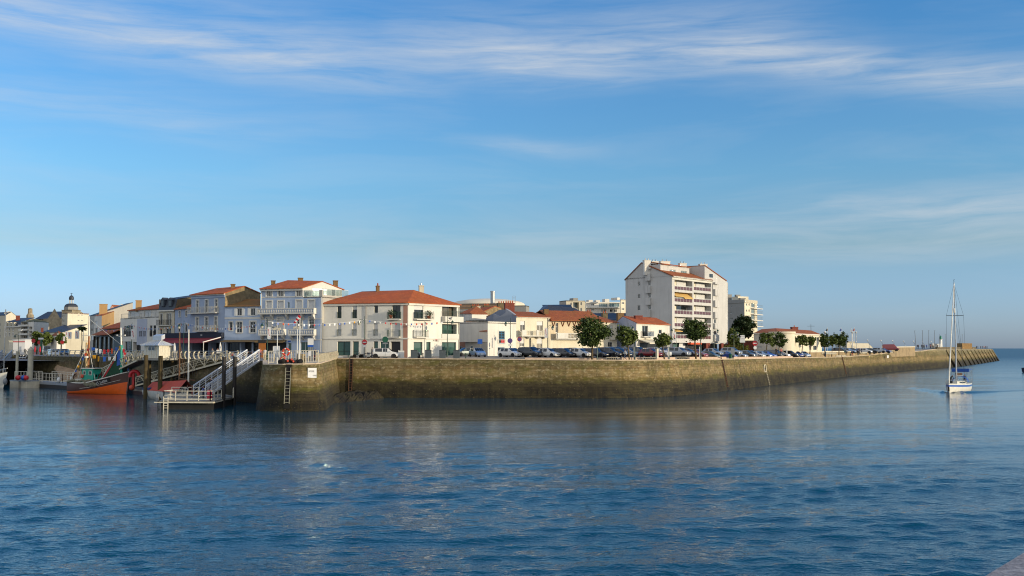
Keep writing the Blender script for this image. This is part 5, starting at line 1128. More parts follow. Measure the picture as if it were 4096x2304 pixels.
for x0,x1 in ((1240,1292),(1440,1468)): s0,q0,s1,q1 = f.rect(R(Y2,x0,1192,x1,1262)); b.box(f,s0,s1,6,z0_,-.8,-.1,W_brick,'brick_column')
s0,q0,s1,q1 = f.rect(R(Y2,990,1188,1138,1212)); b.box(f,s0,s1,q0,q1,.0,.8,mat('orange_canvas','#b84a25',.8,.1),'awning')
b.done()
A,C,E = gp(2914,316),gp(2980,309),gp(3031,318); zt = at_d(2980,1209,309).z
b = Bld('balcony_tower_block','flat roofed cream block with wraparound balconies right of the tall apartment block','building',(*C,6))
g = b.face(A,C,ZB,zt,grid_wins(Y3,(310,),(322,428,534),25,35),W_conc); f = b.face(C,E,ZB,zt,[w_ for y in (278,385,490,600) for w_ in grid_wins(Y3,(588,633),(y,),20,42) + [(R(Y3,680,y - 5,740,y + 75),'win',dict(mull=3,glass=M_glsky))]],W_cream)  # shaded left face: the shade is put into a greyer wall colour
b.trim(f,zt - .1,zt + .9,.15,W_beige); b.trim(g,zt - .1,zt + .9,.15,W_conc); Eb = (E[0] - 5,E[1] + 9); b.wall(E,Eb,ZB,zt,W_cream); b._mb(b.r,T_flat).prism([Vector((*A,zt + .6)),Vector((*C,zt + .6)),Vector((*E,zt + .6)),Vector((*Eb,zt + .6))],VZ * -.3)
for y in (380,484,588,692): a0,z0,a1,z1 = f.rect(R(Y3,672,y - 52,835,y)); b.box(f,a0,f.L + 2.2,z0,z0 + .22,-.02,1.1,M_trim,'balcony'); b.rail(f,a0 + .1,f.L + 2.1,z0 + .22,1.05,M_gframe,1.0,step=.5,ends=0)
a0,z0,a1,z1 = g.rect(R(Y3,300,155,460,220)); b.box(g,a0,a1 - 1.5,zt,z1,-5,-1,W_cream,'roof_box'); b.chimney(2914,317,1178,zt,1.6,1.2,W_conc); b.chimney(2950,314,1179,zt + 2,1.4,1,W_conc); b.chimney(2969,313,1192,zt,1.8,1,W_conc); b.done()
A,C,M_,E = gp(3016,258),gp(3114,252),gp(3168,262),gp(3287,285); zt = at_d(3114,1331,252).z
b = Bld('harbour_office','long low cream building with shallow red hip roof behind the small trees','building',(*C,6))
g = b.face(A,C,ZB,zt,[(R(Y3,805,858,862,925),'win',{}),(R(Y3,790,1035,870,1065),'shut',{})],W_white); f = b.face(C,E,ZB,zt,[w_ for w_ in grid_wins(Y3,(1300,1760,1800,1842,1560,1620),(870,),26,65,'win',dict(frame=M_dframe))] + [(R(Y3,1310,1010,1360,1070),'win',{}),(R(Y3,1700,1020,1730,1100),'win',{}),(R(Y3,1770,1020,1830,1100),'win',{})],W_cream)
bow = MB(); bc = f.P(3.0,0,0)
bow.lathe([(3.1,5.5),(3.1,zt - .1),(3.3,zt - .1),(3.3,zt + .3)],bc,28); bow.build('bow_front',W_cream,b.o,smooth=40)
Eb,Ab = (E[0] - 6,E[1] + 9),(A[0] + 6,A[1] + 12); b.wall(E,Eb,ZB,zt,W_cream); r1,r2 = at_d(3103,1313,263),at_d(3245,1322,288); r0 = at_d(3046,1317,266)
b.roof([(Vector((*A,zt)),Vector((*C,zt)),r1,r0),(Vector((*C,zt)),Vector((*E,zt)),r2,r1),(Vector((*E,zt)),Vector((*Eb,zt)),r2),(r2,Vector((*Eb,zt)),Vector((*Ab,zt)),r0,r1),(r0,Vector((*Ab,zt)),Vector((*A,zt)))],T_br)
b.trim(f,zt - .25,zt + .0,.3); b.trim(g,zt - .25,zt + .0,.3); b.chimney(3177,275,1308,zt,1.8,1.0,W_brick,1)
q = MB(); p_ = at_d(3244,1323,288); q.bar(p_,p_ + VZ * 1.8,.08); q.bar(p_ + VZ * 1.3 - Vector((1,0,0)),p_ + VZ * 1.3 + Vector((1,0,0)),.07); q.build('aerial',M_drail,b.o); b.done()
p_ = rect_plan(2893,262,3019,259,.4); zb_ = at_d(2980,1362,261).z
b,fs = simple_block('brick_wall','long red brick garden wall behind the direction signs','wall',p_,ZB,zb_,W_brick,{},M_cope); b.done()
# ------------------------------------------------------------------ cars
def paint(name,c,metal=0.0): return mat(name,c,0.28,0.05,1.0,0,metal,0.5,0.8)
P_white = paint('white_car_paint','#c9c8c4'); P_black = paint('black_car_paint','#0d0f14'); P_navy = paint('navy_car_paint','#141d30'); P_red = paint('red_car_paint','#6e0d14'); P_silver = paint('silver_car_paint','#8b9097',.4)
P_blue = paint('blue_car_paint','#1f3a7d'); P_grey = paint('grey_car_paint','#4c4f50',.3); P_lblue = paint('pale_blue_car_paint','#7f97b8',.3); P_green = paint('grey_green_car_paint','#3c4a4a',.2); P_bblue = paint('bright_blue_car_paint','#1a55b5'); P_plum = paint('plum_car_paint','#2a1f30')
M_tyre = mat('tyre_rubber','#121212',.9,.2); M_rim = mat('alloy_rim','#7d8083',.35,.1,3,0,.7); M_carglass = glass('car_glass','#10161a',.03,.7); M_lamp = mat('headlight_glass','#b9bfc2',.12,.05,3,0,.3); M_tail = mat('tail_light_red','#5a0a0a',.2,.1); M_plate = mat('plate_white','#bdbcb4',.5,.05); M_trimb = mat('black_plastic','#15161a',.6,.1)
def make_car(name,label,kind,paint_,W=1.74,L=4.05,Hh=1.46,cowl=.95,wtop=1.72,rend=3.45,belt=.92,hood=.78,sill=.24,wr=.31,tail=.95,van=False):
 t = thing(name,label,'car' if not van else 'van'); hw = W / 2; k = Hh / 1.46
 st = [(0.0,hw * .72,sill + .1,hood - .22,hood - .2,.5),(.1,hw * .88,sill,hood - .1,hood - .07,.6),(.45,hw * .97,sill,hood,hood + .03,.68),(cowl,hw,sill,belt - .02,belt + .04,.72),
          (wtop,hw,sill,belt,Hh - .03,hw * .78),(wtop + .08,hw,sill,belt,Hh,hw * .79),(wtop + .85,hw,sill,belt + .01,Hh + .01,hw * .80),(wtop + .93,hw,sill,belt + .01,Hh + .01,hw * .80),
          (rend - .15,hw,sill,belt + .04,Hh - .02,hw * .77),(rend,hw,sill,belt + .05,Hh - .05,hw * .75),(L - .12,hw * .95,sill + .03,tail,tail + .05 if not van else Hh - .1,hw * .70),(L,hw * .86,sill + .12,tail - .12,tail - .1 if not van else Hh - .2,hw * .66)]
 prof = []
 for (x,w_,zs,zb,zr,rw) in st:
  if zr - zb < .2 and not van: rw = w_ * .86
  prof.append([(0,zs - .02),(w_ * .86,zs),(w_,zs + .14),(w_ * 1.0,(zs + zb) * .55),(w_ * .965,zb),(min(rw,w_ * .93),zr),(min(rw,w_ * .93) * .55,zr + .035),(0,zr + .045)])
 n = 8; B = MB(); G = {'windscreen': MB(),'rear_window': MB(),'side_window': MB()}; GL = MB(); GR = MB()
 def pt(i,j,s): p = prof[i][j]; return Vector((L / 2 - st[i][0],s * p[0],p[1]))
 for i in range(len(st) - 1):
  for j in range(n - 1):
   for s in (1,-1):
    q = [pt(i,j,s),pt(i + 1,j,s),pt(i + 1,j + 1,s),pt(i,j + 1,s)]
    if s > 0: q = q[::-1]
    tgt = B
    if not van or i < 5:
     if j in (5,6) and i == 3: tgt = G['windscreen']
     elif j in (5,6) and i == 9 and not van: tgt = G['rear_window']
     elif j == 4 and (i in (5,7) or (i == 3 and False)): tgt = GL if s > 0 else GR
    if tgt is B: B.add(q,[(0,1,2,3)])
    else:
     c = sum(q,Vector()) / 4; qi = [c + (p - c) * .93 for p in q]; nn = (q[1] - q[0]).cross(q[2] - q[1]).normalized()
     for a in range(4): B.add([q[a],q[(a + 1) % 4],qi[(a + 1) % 4],qi[a]],[(0,1,2,3)])
     tgt.add([p - nn * .004 for p in qi],[(0,1,2,3)])
 for i,rev in ((0,False),(len(st) - 1,True)):
  ring = [pt(i,j,1) for j in range(n)] + [pt(i,j,-1) for j in range(n - 2,0,-1)]; B.poly(ring if rev else ring[::-1])
 bd = B.build('body',paint_,t,Vector((0,0,0)),38)
 for nm,g in (('windscreen',G['windscreen']),('rear_window',G['rear_window']),('side_window',GL),('side_window',GR)):
  if g.v: g.build(nm,M_carglass,t,Vector((0,0,0)),40)
 for xw in (.78,L - .72):
  for s in (1,-1):
   q = MB(); q.lathe([(wr - .10,-.1),(wr - .02,-.1),(wr,-.07),(wr,.07),(wr - .02,.1),(wr - .10,.1)],(0,0,0),18,0,'y'); q.xform(Matrix.Translation((L / 2 - xw,s * (hw - .085),wr)))
   wh = q.build('wheel',M_tyre,t,Vector((0,0,0)),40)
   q = MB(); q.lathe([(.001,.0),(.05,.03),(wr - .13,.015),(wr - .09,.04),(wr - .10,-.06)],(0,0,0),14,0,'y')
   if s < 0: q.xform(Matrix.Scale(-1,4,Vector((0,1,0)))); q.f = [f[::-1] for f in q.f]
   q.xform(Matrix.Translation((L / 2 - xw,s * (hw - .02),wr))); q.build('rim',M_rim,wh,Vector((0,0,0)),40)
   q = MB(); q.lathe([(wr + .075,.0),(wr + .07,.012),(.01,.012)],(0,0,0),20,0,'y')
   if s < 0: q.xform(Matrix.Scale(-1,4,Vector((0,1,0)))); q.f = [f[::-1] for f in q.f]
   q.xform(Matrix.Translation((L / 2 - xw,s * (hw - .009),wr + .02))); q.build('wheel_arch',M_trimb,t,Vector((0,0,0)),40)
 zl = hood - .17
 for s in (1,-1):
  q = MB(); q.prism([(L / 2 - .07,s * hw * .62,zl - .05),(L / 2 - .16,s * hw * .90,zl - .02),(L / 2 - .5,s * hw * .955,zl + .1),(L / 2 - .34,s * hw * .80,zl + .12),(L / 2 - .12,s * hw * .62,zl + .08)],(.045,s * .035,.03)); q.build('headlight',M_lamp,t,Vector((0,0,0)))
  q = MB(); q.obox((-L / 2 + .02,s * hw * .72,tail - .14),(.16,s * hw * .18,0),(0,s * .06,0),(0,0,.2)); q.build('tail_light',M_tail,t,Vector((0,0,0)))
  q = MB(); q.obox((L / 2 - cowl - .36,s * (hw - .03),belt),(.1,s * .02,0),(0,s * .2,0),(0,0,.13)); q.build('door_mirror',paint_,t,Vector((0,0,0)))
 q = MB(); q.box(L / 2 - .03,-hw * .55,sill + .16,L / 2 + .008,hw * .55,sill + .32); q.build('grille',M_trimb,t,Vector((0,0,0)))
 q = MB(); q.box(L / 2 + .0,-.26,sill + .19,L / 2 + .022,.26,sill + .30); q.build('number_plate',M_plate,t,Vector((0,0,0)))
 kids(t); return t
CT = {'hatch': make_car('parked_car','x','hatch',P_white),'suv': make_car('parked_car','x','suv',P_black,1.84,4.45,1.66,1.0,1.72,4.0,1.06,.95,.3,.36,1.08),'estate': make_car('parked_car','x','estate',P_silver,1.78,4.4,1.5,1.12,1.95,3.9,.93,.8,.24,.32,.97),
      'sedan': make_car('parked_car','x','sedan',P_blue,1.78,4.35,1.44,1.15,1.95,3.3,.92,.8,.23,.32,.98),'van': make_car('parked_van','x','van',P_white,1.8,4.3,1.82,.8,1.35,4.05,1.08,.95,.3,.32,1.1,True),'bigvan': make_car('parked_van','x','bigvan',P_red,1.95,5.2,2.2,.7,1.5,4.95,1.2,1.0,.35,.34,1.2,True)}
used_ct = set()
def car(kind,u,D,ang,pnt,label,group,z=None):
 x,y = gp(u,D); z = ground(x,y) if z is None else z; src = CT[kind]
 r = dup(src,(x,y,z),math.radians(-ang),label,swap={'body': pnt,'door_mirror': pnt}); r['group'] = group; r['category'] = 'van' if 'van' in kind else 'car'; return r
def De(u):
 pts = EDGE
 for (a,_,d),(b_,_,e) in zip(pts,pts[1:]):
  if a <= u <= b_: return d + (e - d) * (u - a) / (b_ - a)
 return pts[0][2] if u < pts[0][0] else pts[-1][2]
GF = 'cars parked in the front row along the quay'; GB = 'cars parked in the back row by the houses'; GR_ = 'cars parked in the far right lot'; GS = 'vehicles on the street behind the slipway'
car('suv',1543,166.5,3,P_white,'white crossover standing side on before the bank corner building','cars near the bank')
car('hatch',1910,172,66,P_lblue,'pale blue hatchback facing the water, right of the last grey cabinet','cars near the bank')
car('hatch',1862,178.5,150,P_green,'dark grey green car behind the pale blue hatchback beside the bank','cars near the bank')
FR = [(2039,'hatch',P_white,'white hatchback first from the left in the front row, before the white cottage'),(2118,'suv',P_black,'black sport utility car second from the left in the front row'),(2194,'hatch',P_white,'white hatchback third from the left in the front row, between two black cars'),(2256,'hatch',P_black,'black hatchback between two white hatchbacks in the front row'),
      (2319,'hatch',P_white,'white hatchback directly left of the largest tree trunk'),(2385,'estate',P_navy,'navy estate car parked behind the largest tree trunk'),(2436,'suv',P_navy,'navy tall car right of the largest tree trunk'),(2478,'estate',P_black,'black car behind the walking man in the white shirt'),
      (2603,'hatch',P_red,'dark red hatchback behind the white square post'),(2634,'suv',P_white,'white car half hidden behind the dark red hatchback'),(2713,'suv',P_silver,'silver crossover left of the bench nearest the tall apartment block'),(2748,'hatch',P_plum,'dark plum hatchback between the silver crossover and red people carrier'),
      (2783,'suv',P_red,'dark red people carrier before the tall apartment block'),(2836,'hatch',P_green,'grey green hatchback right of the dark red people carrier'),(2905,'sedan',P_blue,'blue saloon behind the green litter bin'),(2948,'estate',P_silver,'silver estate right of the blue saloon'),(2982,'suv',P_grey,'grey sport utility car right of the silver estate'),
      (3024,'hatch',P_white,'small white three door car before the long low building'),(3048,'estate',P_lblue,'pale blue estate right of the small white car'),(3070,'hatch',P_bblue,'bright blue hatchback behind the two walkers'),(3124,'estate',P_silver,'silver car right of the walker in pink'),(3156,'suv',P_black,'black tall car at the right end of the front row')]
for u,k,p,l in FR:
 D = De(u) + 8.6 + (u - 2039) * .0012 * (3 if u > 2650 else 1); D = min(D,De(u) + 12); car(k,u,D,37 + random.uniform(-2,2) - max(0,(u - 2650) * .012),p,l,GF)
BK = [(2052,'hatch',P_green,'green car roof behind the first white hatchback in the front row'),(2125,'suv',P_black,'black roof behind the black sport utility car'),(2184,'estate',P_silver,'silver car behind the third front row car'),(2240,'hatch',P_plum,'dark plum car behind the black front row hatchback'),(2295,'estate',P_grey,'grey estate car behind the white hatchback left of the large tree'),
      (2352,'hatch',P_lblue,'pale blue car behind the large tree trunk'),(2462,'suv',P_navy,'navy car behind the black car by the second tree'),(2515,'hatch',P_silver,'silver small car seen between the second tree trunk and its post'),(2548,'suv',P_grey,'grey car left of the dark red hatchback, farther back'),(2690,'suv',P_silver,'silver car behind the silver crossover, nearer the houses'),(2740,'estate',P_black,'black estate behind the red people carrier, below the orange awning'),(2852,'hatch',P_silver,'pale car behind the grey green hatchback'),(2925,'suv',P_silver,'silver tall car farther back behind the blue saloon'),(2998,'suv',P_navy,'navy tall car farther back behind the grey sport utility car'),(3095,'van',P_grey,'grey van under the small trees before the long low building')]
for u,k,p,l in BK: D = De(u) + 16; car(k,u,D,37,p,l,GB)
for u,D,k,p,a,l in ((3185,258,'hatch',P_blue,60,'blue hatchback facing us before the long low building'),(3212,262,'hatch',P_lblue,62,'pale blue hatchback beside the blue one before the long low building'),(3360,304,'suv',P_navy,30,'navy car at the left end of the far right lot'),(3395,309,'estate',P_lblue,32,'pale blue estate second in the far right lot'),(3413,314,'estate',P_navy,30,'navy estate behind the walkers in the far right lot'),(3442,316,'sedan',P_blue,30,'blue saloon in the middle of the far right lot'),
  (3462,314,'hatch',P_white,32,'white hatchback in the middle of the far right lot'),(3483,321,'estate',P_black,28,'black car left of the silver tall car in the far right lot'),(3514,324,'suv',P_silver,20,'silver tall car left of the red van'),(3536,328,'sedan',P_blue,30,'blue car nose beside the red van')): car(k,u,D,a,p,l,GR_,6.3 if D > 270 else None)
car('bigvan',3562,336,12,P_red,'large dark red van behind the rising stone wall',GR_,6.9)
x,y = gp(213,214); r = car('van',213,221,52,P_white,'white small van at the top of the slipway',GS,5.75);
car('bigvan',187,262,60,P_grey,'grey white van behind the small white van on the street',GS); car('hatch',228,262,72,P_silver,'silver car with bright lamps on the street behind the slipway',GS); car('hatch',248,265,75,P_white,'white car behind the dark blue car on the street',GS); car('hatch',259,240,75,P_navy,'dark blue car coming along the street above the slipway',GS)
for k in CT:
 def rm(o):
  for c in KIDS.get(o.name,[]): rm(c)
  bpy.data.objects.remove(o)
 rm(CT[k])
# ------------------------------------------------------------------ people
SK = mat('skin','#8f614a',.6,.1,6); M_hair = mat('dark_hair','#1d150f',.7,.2,8); M_hair2 = mat('grey_hair','#8a857c',.7,.2,8)
CL = {n: mat('cloth_' + n,c,.85,.15,5) for n,c in dict(black='#101216',navy='#161f35',white='#c4c2bd',red='#8a1d1f',pink='#b06a60',blue='#22448c',grey='#6b6a66',jeans='#25334f',khaki='#84704c',brown='#4b3524',green='#2a5038',teal='#1d5a60',orange='#a8461f').items()}
POSE = {}
def person_mesh(pose):
 """one continuous skinned body; materials 0 skin, 1 hair, 2 top, 3 trousers, 4 shoes"""
 J = {'pel': ((0,0,.95),.125),'ab': ((0,0,1.1),.125),'ch': ((.0,0,1.32),.145),'nk': ((.01,0,1.5),.055),'hd': ((.02,0,1.6),.085),'top': ((.015,0,1.7),.075)}
 leg = {1: [(0,.1,.9),(.02,.11,.5),(-.02,.11,.08),(.12,.12,.04)],-1: [(0,-.1,.9),(.02,-.11,.5),(-.02,-.11,.08),(.12,-.12,.04)]}
 arm = {1: [(0,.19,1.4),(-.02,.25,1.12),(.05,.26,.9),(.08,.26,.8)],-1: [(0,-.19,1.4),(-.02,-.25,1.12),(.05,-.26,.9),(.08,-.26,.8)]}
 if pose == 'walk':
  leg = {1: [(0,.1,.9),(.2,.1,.52),(.27,.1,.09),(.41,.1,.06)],-1: [(0,-.1,.9),(.02,-.1,.5),(-.32,-.1,.13),(-.2,-.1,.03)]}
  arm[1] = [(0,.19,1.4),(-.14,.25,1.13),(-.1,.26,.92),(-.08,.26,.82)]; arm[-1] = [(0,-.19,1.4),(.1,-.25,1.14),(.27,-.24,.98),(.35,-.23,.92)]
 if pose in ('sit',):
  leg = {s: [(0,s * .1,.9),(.42,s * .12,.92),(.44,s * .12,.52),(.57,s * .12,.48)] for s in (1,-1)}
  arm = {s: [(0,s * .19,1.4),(.05,s * .26,1.14),(.3,s * .2,1.02),(.38,s * .18,1.0)] for s in (1,-1)}
  J['ch'] = ((.05,0,1.33),.145); J['nk'] = ((.08,0,1.5),.055); J['hd'] = ((.1,0,1.6),.085); J['top'] = ((.095,0,1.7),.075)
 if pose == 'bend':
  J['ab'] = ((.07,0,1.08),.125); J['ch'] = ((.25,0,1.24),.145); J['nk'] = ((.38,0,1.34),.055); J['hd'] = ((.46,0,1.38),.085); J['top'] = ((.54,0,1.44),.075)
  arm = {s: [(.3,s * .19,1.28),(.36,s * .26,1.02),(.42,s * .22,.8),(.44,s * .2,.72)] for s in (1,-1)}
 V = []; E_ = []; Rr = []; lab = []
 def addv(p,r): V.append(p); Rr.append(r); return len(V) - 1
 ids = {k: addv(*J[k]) for k in ('pel','ab','ch','nk','hd','top')}
 def edge(a,b,m): E_.append((a,b)); lab.append((a,b,m))
 edge(ids['pel'],ids['ab'],2); edge(ids['ab'],ids['ch'],2); edge(ids['ch'],ids['nk'],0); edge(ids['nk'],ids['hd'],0); edge(ids['hd'],ids['top'],0)
 for s in (1,-1):
  p = ids['pel']
  for i,(q,r) in enumerate(zip(leg[s],(.1,.068,.045,.04))):
   c = addv(q,r); edge(p,c,3 if i < 3 else 4); p = c
  p = ids['ch']
  for i,(q,r) in enumerate(zip(arm[s],(.06,.046,.034,.036))):
   c = addv(q,r); edge(p,c,2 if i < 3 else 0); p = c
 me = bpy.data.meshes.new('tmp'); me.from_pydata(V,E_,[]); o = bpy.data.objects.new('tmp',me); COL.objects.link(o)
 m = o.modifiers.new('s','SKIN'); m.use_smooth_shade = True; m2 = o.modifiers.new('u','SUBSURF'); m2.levels = 1; m2.render_levels = 1
 for i,r in enumerate(Rr): me.skin_vertices[0].data[i].radius = (r,r)
 me.skin_vertices[0].data[0].use_root = True
 dg = bpy.context.evaluated_depsgraph_get(); out = bpy.data.meshes.new_from_object(o.evaluated_get(dg)); bpy.data.objects.remove(o); bpy.data.meshes.remove(me)
 for mm in (SK,M_hair,CL['navy'],CL['jeans'],CL['black']): out.materials.append(mm) if len(out.materials) < 5 else None
 hd = Vector(J['hd'][0]); mn = min(v.co.z for v in out.vertices)
 for p in out.polygons:
  c = p.center; best = None
  for a,b,m in lab:
   A,B = Vector(V[a]),Vector(V[b]); d = B - A; t = max(0,min(1,(c - A).dot(d) / d.length_squared)); dist = (c - A - d * t).length - (Rr[a] + (Rr[b] - Rr[a]) * t)
   if best is None or dist < best[0]: best = (dist,m)
  mi = best[1]
  if mi == 0 and (c - hd).length < .3 and ((c.z > hd.z + .06) or (c.x < hd.x - .03 and c.z > hd.z - .06)): mi = 1
  p.material_index = mi; p.use_smooth = True
 for v in out.vertices: v.co.z -= mn
 out.name = 'person'; return out
def person(u,D,pose,top,bot,label,face=0,z=None,s=1.0,hair=None,xyz=None,group=None):
 if pose not in POSE: POSE[pose] = person_mesh(pose)
 o = bpy.data.objects.new('person',POSE[pose]); COL.objects.link(o)
 if xyz: o.location = xyz
 else: x,y = gp(u,D); o.location = (x,y,ground(x,y) if z is None else z)
 o.rotation_euler = (0,0,math.radians(face)); o.scale = (s,s,s)
 for i,m in ((2,CL[top]),(3,CL[bot]),(1,hair or M_hair)): o.material_slots[i].link = 'OBJECT'; o.material_slots[i].material = m
 return tag(o,label,'person',group)
# ------------------------------------------------------------------ promenade furniture, posts, signs
M_lglass = mat('lantern_glass','#a8a79a',.3,.1); M_bench = mat('bench_stone','#a39a88',.85,.15,2); M_kerb = mat('pink_kerb_stone','#b59c86',.85,.15,1.5,.2); M_cab = mat('grey_cabinet_steel','#3f484c',.55,.12,1.5)
M_green = mat('green_enamel','#0f4a36',.5,.1); M_purple = mat('sign_violet','#4c3a72',.5,.05)
def lamp_post(u,D,vtop,side,label,arms=1,z=None,lantern=True):
 x,y = gp(u,D); zb = ground(x,y) if z is None else z; zt = at_d(u,vtop,D).z; h = zt - zb; t = thing('street_lamp',label,'street lamp',(x,y,zb),0,'green street lamps along the quay')
 q = MB(); q.lathe([(.17,0),(.17,.5),(.12,.62),(.085,.9),(.055,h * .6),(.035,h),(.05,h + .02),(.0,h + .12)],(0,0,0),8); q.build('post',M_grail,t,Vector((0,0,0)),40)
 if lantern:
  zl = h - .75; q = MB(); q.tube([(0,0,zl),(side * .3,0,zl + .25),(side * .75,0,zl + .3),(side * .85,0,zl + .12)],.035,6); q.tube([(0,0,zl - .4),(side * .3,0,zl - .1),(side * .55,0,zl + .25)],.02,5); q.build('arm',M_grail,t,Vector((0,0,0)),40)
  q = MB(); q.lathe([(.05,.14),(.14,.08),(.26,-.16),(.28,-.22)],(side * .85,0,zl),10); ln = q.build('lantern',M_grail,t,Vector((0,0,0)),40); q = MB(); q.lathe([(.25,-.2),(.22,-.4),(.12,-.58),(.02,-.62)],(side * .85,0,zl),10); q.build('lantern_glass',M_lglass,ln,Vector((0,0,0)),40)
 return t
LP = [(1457,165.5,1267,-1,'green street lamp carrying the no entry sign before the bank'),(1789,170.5,1268,1,'green street lamp before the right end of the bank, between two grey cabinets'),(1069,156,1279,-1,'green street lamp with banner before the blue balcony house'),(734,176,1284,-1,'green street lamp before the red awning'),(526,195,1292,-1,'green street lamp with banner before the modern white house'),(2042,184,1274,-1,'green street lamp with camera before the white cottage'),
      (2192,186,1290,1,'green street lamp with banner before the cream balcony house'),(2513,190,1293,1,'green street lamp rising behind the second tree'),(2705,206,1304,-1,'green street lamp with banner left of the fourth tree'),(2856,222,1307,1,'green street lamp before the right edge of the tall apartment block'),(2936,230,1318,1,'green street lamp before the big dark tree'),(243,250,1318,-1,'far green street lamp with banner right of the street trees'),(73,240,1330,-1,'green harbour lamp post with two white floodlights at the far left')]
for a in LP: lamp_post(*a)
for u,D,v1,l in ((2389,164.4,1388,'green post directly right of the largest tree trunk'),(2539,165.2,1392,'green post right of the second tree trunk'),(2676,170.5,1375,'green post right of the third tree trunk'),(2803,179.5,1354,'green post right of the fourth tree trunk')):
 x,y = gp(u,D); zb = ground(x,y); zt = at_d(u,v1 - 40,D).z; q = MB(); q.lathe([(.13,0),(.13,.5),(.09,.6),(.07,zt - zb),(.01,zt - zb + .08)],(x,y,zb),8); tag(q.build('green_post',M_grail,org=Vector((x,y,zb)),smooth=40),l,'post','green posts among the quay trees')
def banner(u0,v0,u1,v1,D,label):
 a,b_ = at_d(u0,v0,D),at_d(u1,v1,D); t = thing('street_banner',label,'banner',(a.x,a.y,b_.z),0,'white banners with a red swoosh'); q = MB(); q.box(a.x,a.y - .3,b_.z,b_.x,a.y - .27,a.z); q.build('cloth',M_whitep,t)
 w_,h = b_.x - a.x,a.z - b_.z; q = MB(); pts = []
 for k in range(9): f = k / 8; pts.append(Vector((a.x + w_ * (.2 + .5 * f + .1 * math.sin(f * 6)),a.y - .31,a.z - h * (.15 + .6 * f))))
 for p,p2 in zip(pts,pts[1:]): q.prism([p - Vector((w_ * .07,0,0)),p2 - Vector((w_ * .09,0,0)),p2 + Vector((w_ * .09,0,0)),p + Vector((w_ * .07,0,0))],Vector((0,.008,0)))
 q.build('red_swoosh',M_red,t)
 q = MB(); q.box(a.x + w_ * .35,a.y - .312,b_.z + h * .12,a.x + w_ * .7,a.y - .302,b_.z + h * .15); q.build('small_print',M_black,t)
banner(1072,1309,1084,1355,155.9,'white banner with red swoosh before the blue balcony house'); banner(527,1317,543,1357,194.9,'white banner with red swoosh before the modern white house'); banner(2178,1311,2190,1352,185.9,'white banner with red swoosh before the cream balcony house'); banner(2691,1330,2704,1364,205.9,'white banner with red swoosh left of the fourth tree')
banner(303,1322,319,1355,236,'largest of the four far banners, left of the black restaurant'); banner(275,1328,288,1355,250,'second of the four far banners from the right'); banner(264,1325,274,1348,256,'third of the four far banners from the right'); banner(254,1346,262,1364,262,'small low banner, leftmost of the four far banners')
def sign(u,D,vt,r,label,face_m,kind='round',z=None,extra=None,vb=None):
 x,y = gp(u,D); zb = ground(x,y) if z is None else z; zc = at_d(u,vt,D).z; t = thing('road_sign',label,'road sign',(x,y,zb),0); q = MB(); q.tube([(x,y,zb),(x,y,zc + r)],.04,6); q.build('post',M_gframe,t)
 q = MB()
 if kind == 'round': q.lathe([(.001,-.075),(r,-.075),(r,-.055),(.001,-.055)],(x,y,zc),20,0,'y')
 else: q.box(x - r,y - .08,zc - r,x + r,y - .055,zc + r)
 f = q.build('face',face_m,t)
 return t,x,y,zc
t,x,y,zc = sign(1458.3,165.2,1369,.42,'red round no entry sign on the lamp post before the bank',M_red); q = MB(); q.box(x - .3,y - .085,zc - .07,x + .3,y - .078,zc + .07); q.build('white_bar',M_whitep,t); q = MB(); q.box(x - .2,y - .08,zc - .8,x + .2,y - .055,zc - .45); q.build('plate',M_whitep,t)
t,x,y,zc = sign(1541,163.6,1358,.48,'green round back of a sign on a pole before the bank',M_green); q = MB(); q.box(x - .42,y - .08,zc - .72,x + .42,y - .055,zc - .5); q.build('plate',M_gframe,t); q = MB(); q.box(x - .35,y - .3,t.location.z,x + .35,y + .3,t.location.z + .28); q.build('base',M_cab,t)
t,x,y,zc = sign(2040,183,1363,.45,'violet round no stopping sign, darker one before the white cottage',M_purple); q = MB(); q.box(x - .3,y - .08,zc - .95,x + .3,y - .055,zc - .6); q.build('plate',M_whitep,t)
t,x,y,zc = sign(2078,187,1357,.42,'violet and red no stopping sign before the cream balcony house',M_red); q = MB(); q.lathe([(.001,-.085),(.32,-.085),(.32,-.078),(.001,-.078)],(x,y,zc),18,0,'y'); q.build('violet_disc',M_purple,t); q = MB(); q.box(x - .4,y - .08,zc - .75,x + .4,y - .055,zc - .6); q.build('plate',M_whitep,t)
sign(1920,184,1366,.42,'square blue sign before the grey cottage',M_bluep,'sq'); sign(3020.5,240,1373,.6,'red round sign with white bar before the long low building',M_red); q = None
o_ = [o for o in bpy.data.objects if o.get('label','').startswith('red round sign with')][0]; p = o_.location; zc = at_d(3020.5,1373,240).z; q = MB(); q.box(p.x - .42,p.y - .09,zc - .1,p.x + .42,p.y - .08,zc + .1); q.build('white_bar',M_whitep,o_); q = MB(); q.lathe([(.001,-.08),(.4,-.08),(.4,-.06),(.001,-.06)],(p.x,p.y,zc - 1.05),14,0,'y'); q.build('lower_disc',M_whitep,o_)
x,y = gp(2973,232); zb = ground(x,y); t = thing('direction_sign','stack of white direction arrows on a post before the brick wall','direction sign',(x,y,zb)); q = MB(); q.tube([(x,y,zb),(x,y,at_d(2973,1340,232).z)],.06,6); q.build('post',M_grail,t)
for k,(y0,y1,x0,x1) in enumerate(((838,856,478,560),(860,886,480,565),(893,918,470,568),(921,938,470,570),(943,966,468,570))):
 a = at_d(*Y3(x0,y0),232); b_ = at_d(*Y3(x1,y1),232); q = MB(); d = .5; q.prism([(a.x + d * .5,y - .15,a.z),(a.x,y - .15,(a.z + b_.z) / 2),(a.x + d * .5,y - .15,b_.z),(b_.x,y - .15,b_.z),(b_.x,y - .15,a.z)],(0,.04,0)); q.build('arrow_board',M_whitep,t)
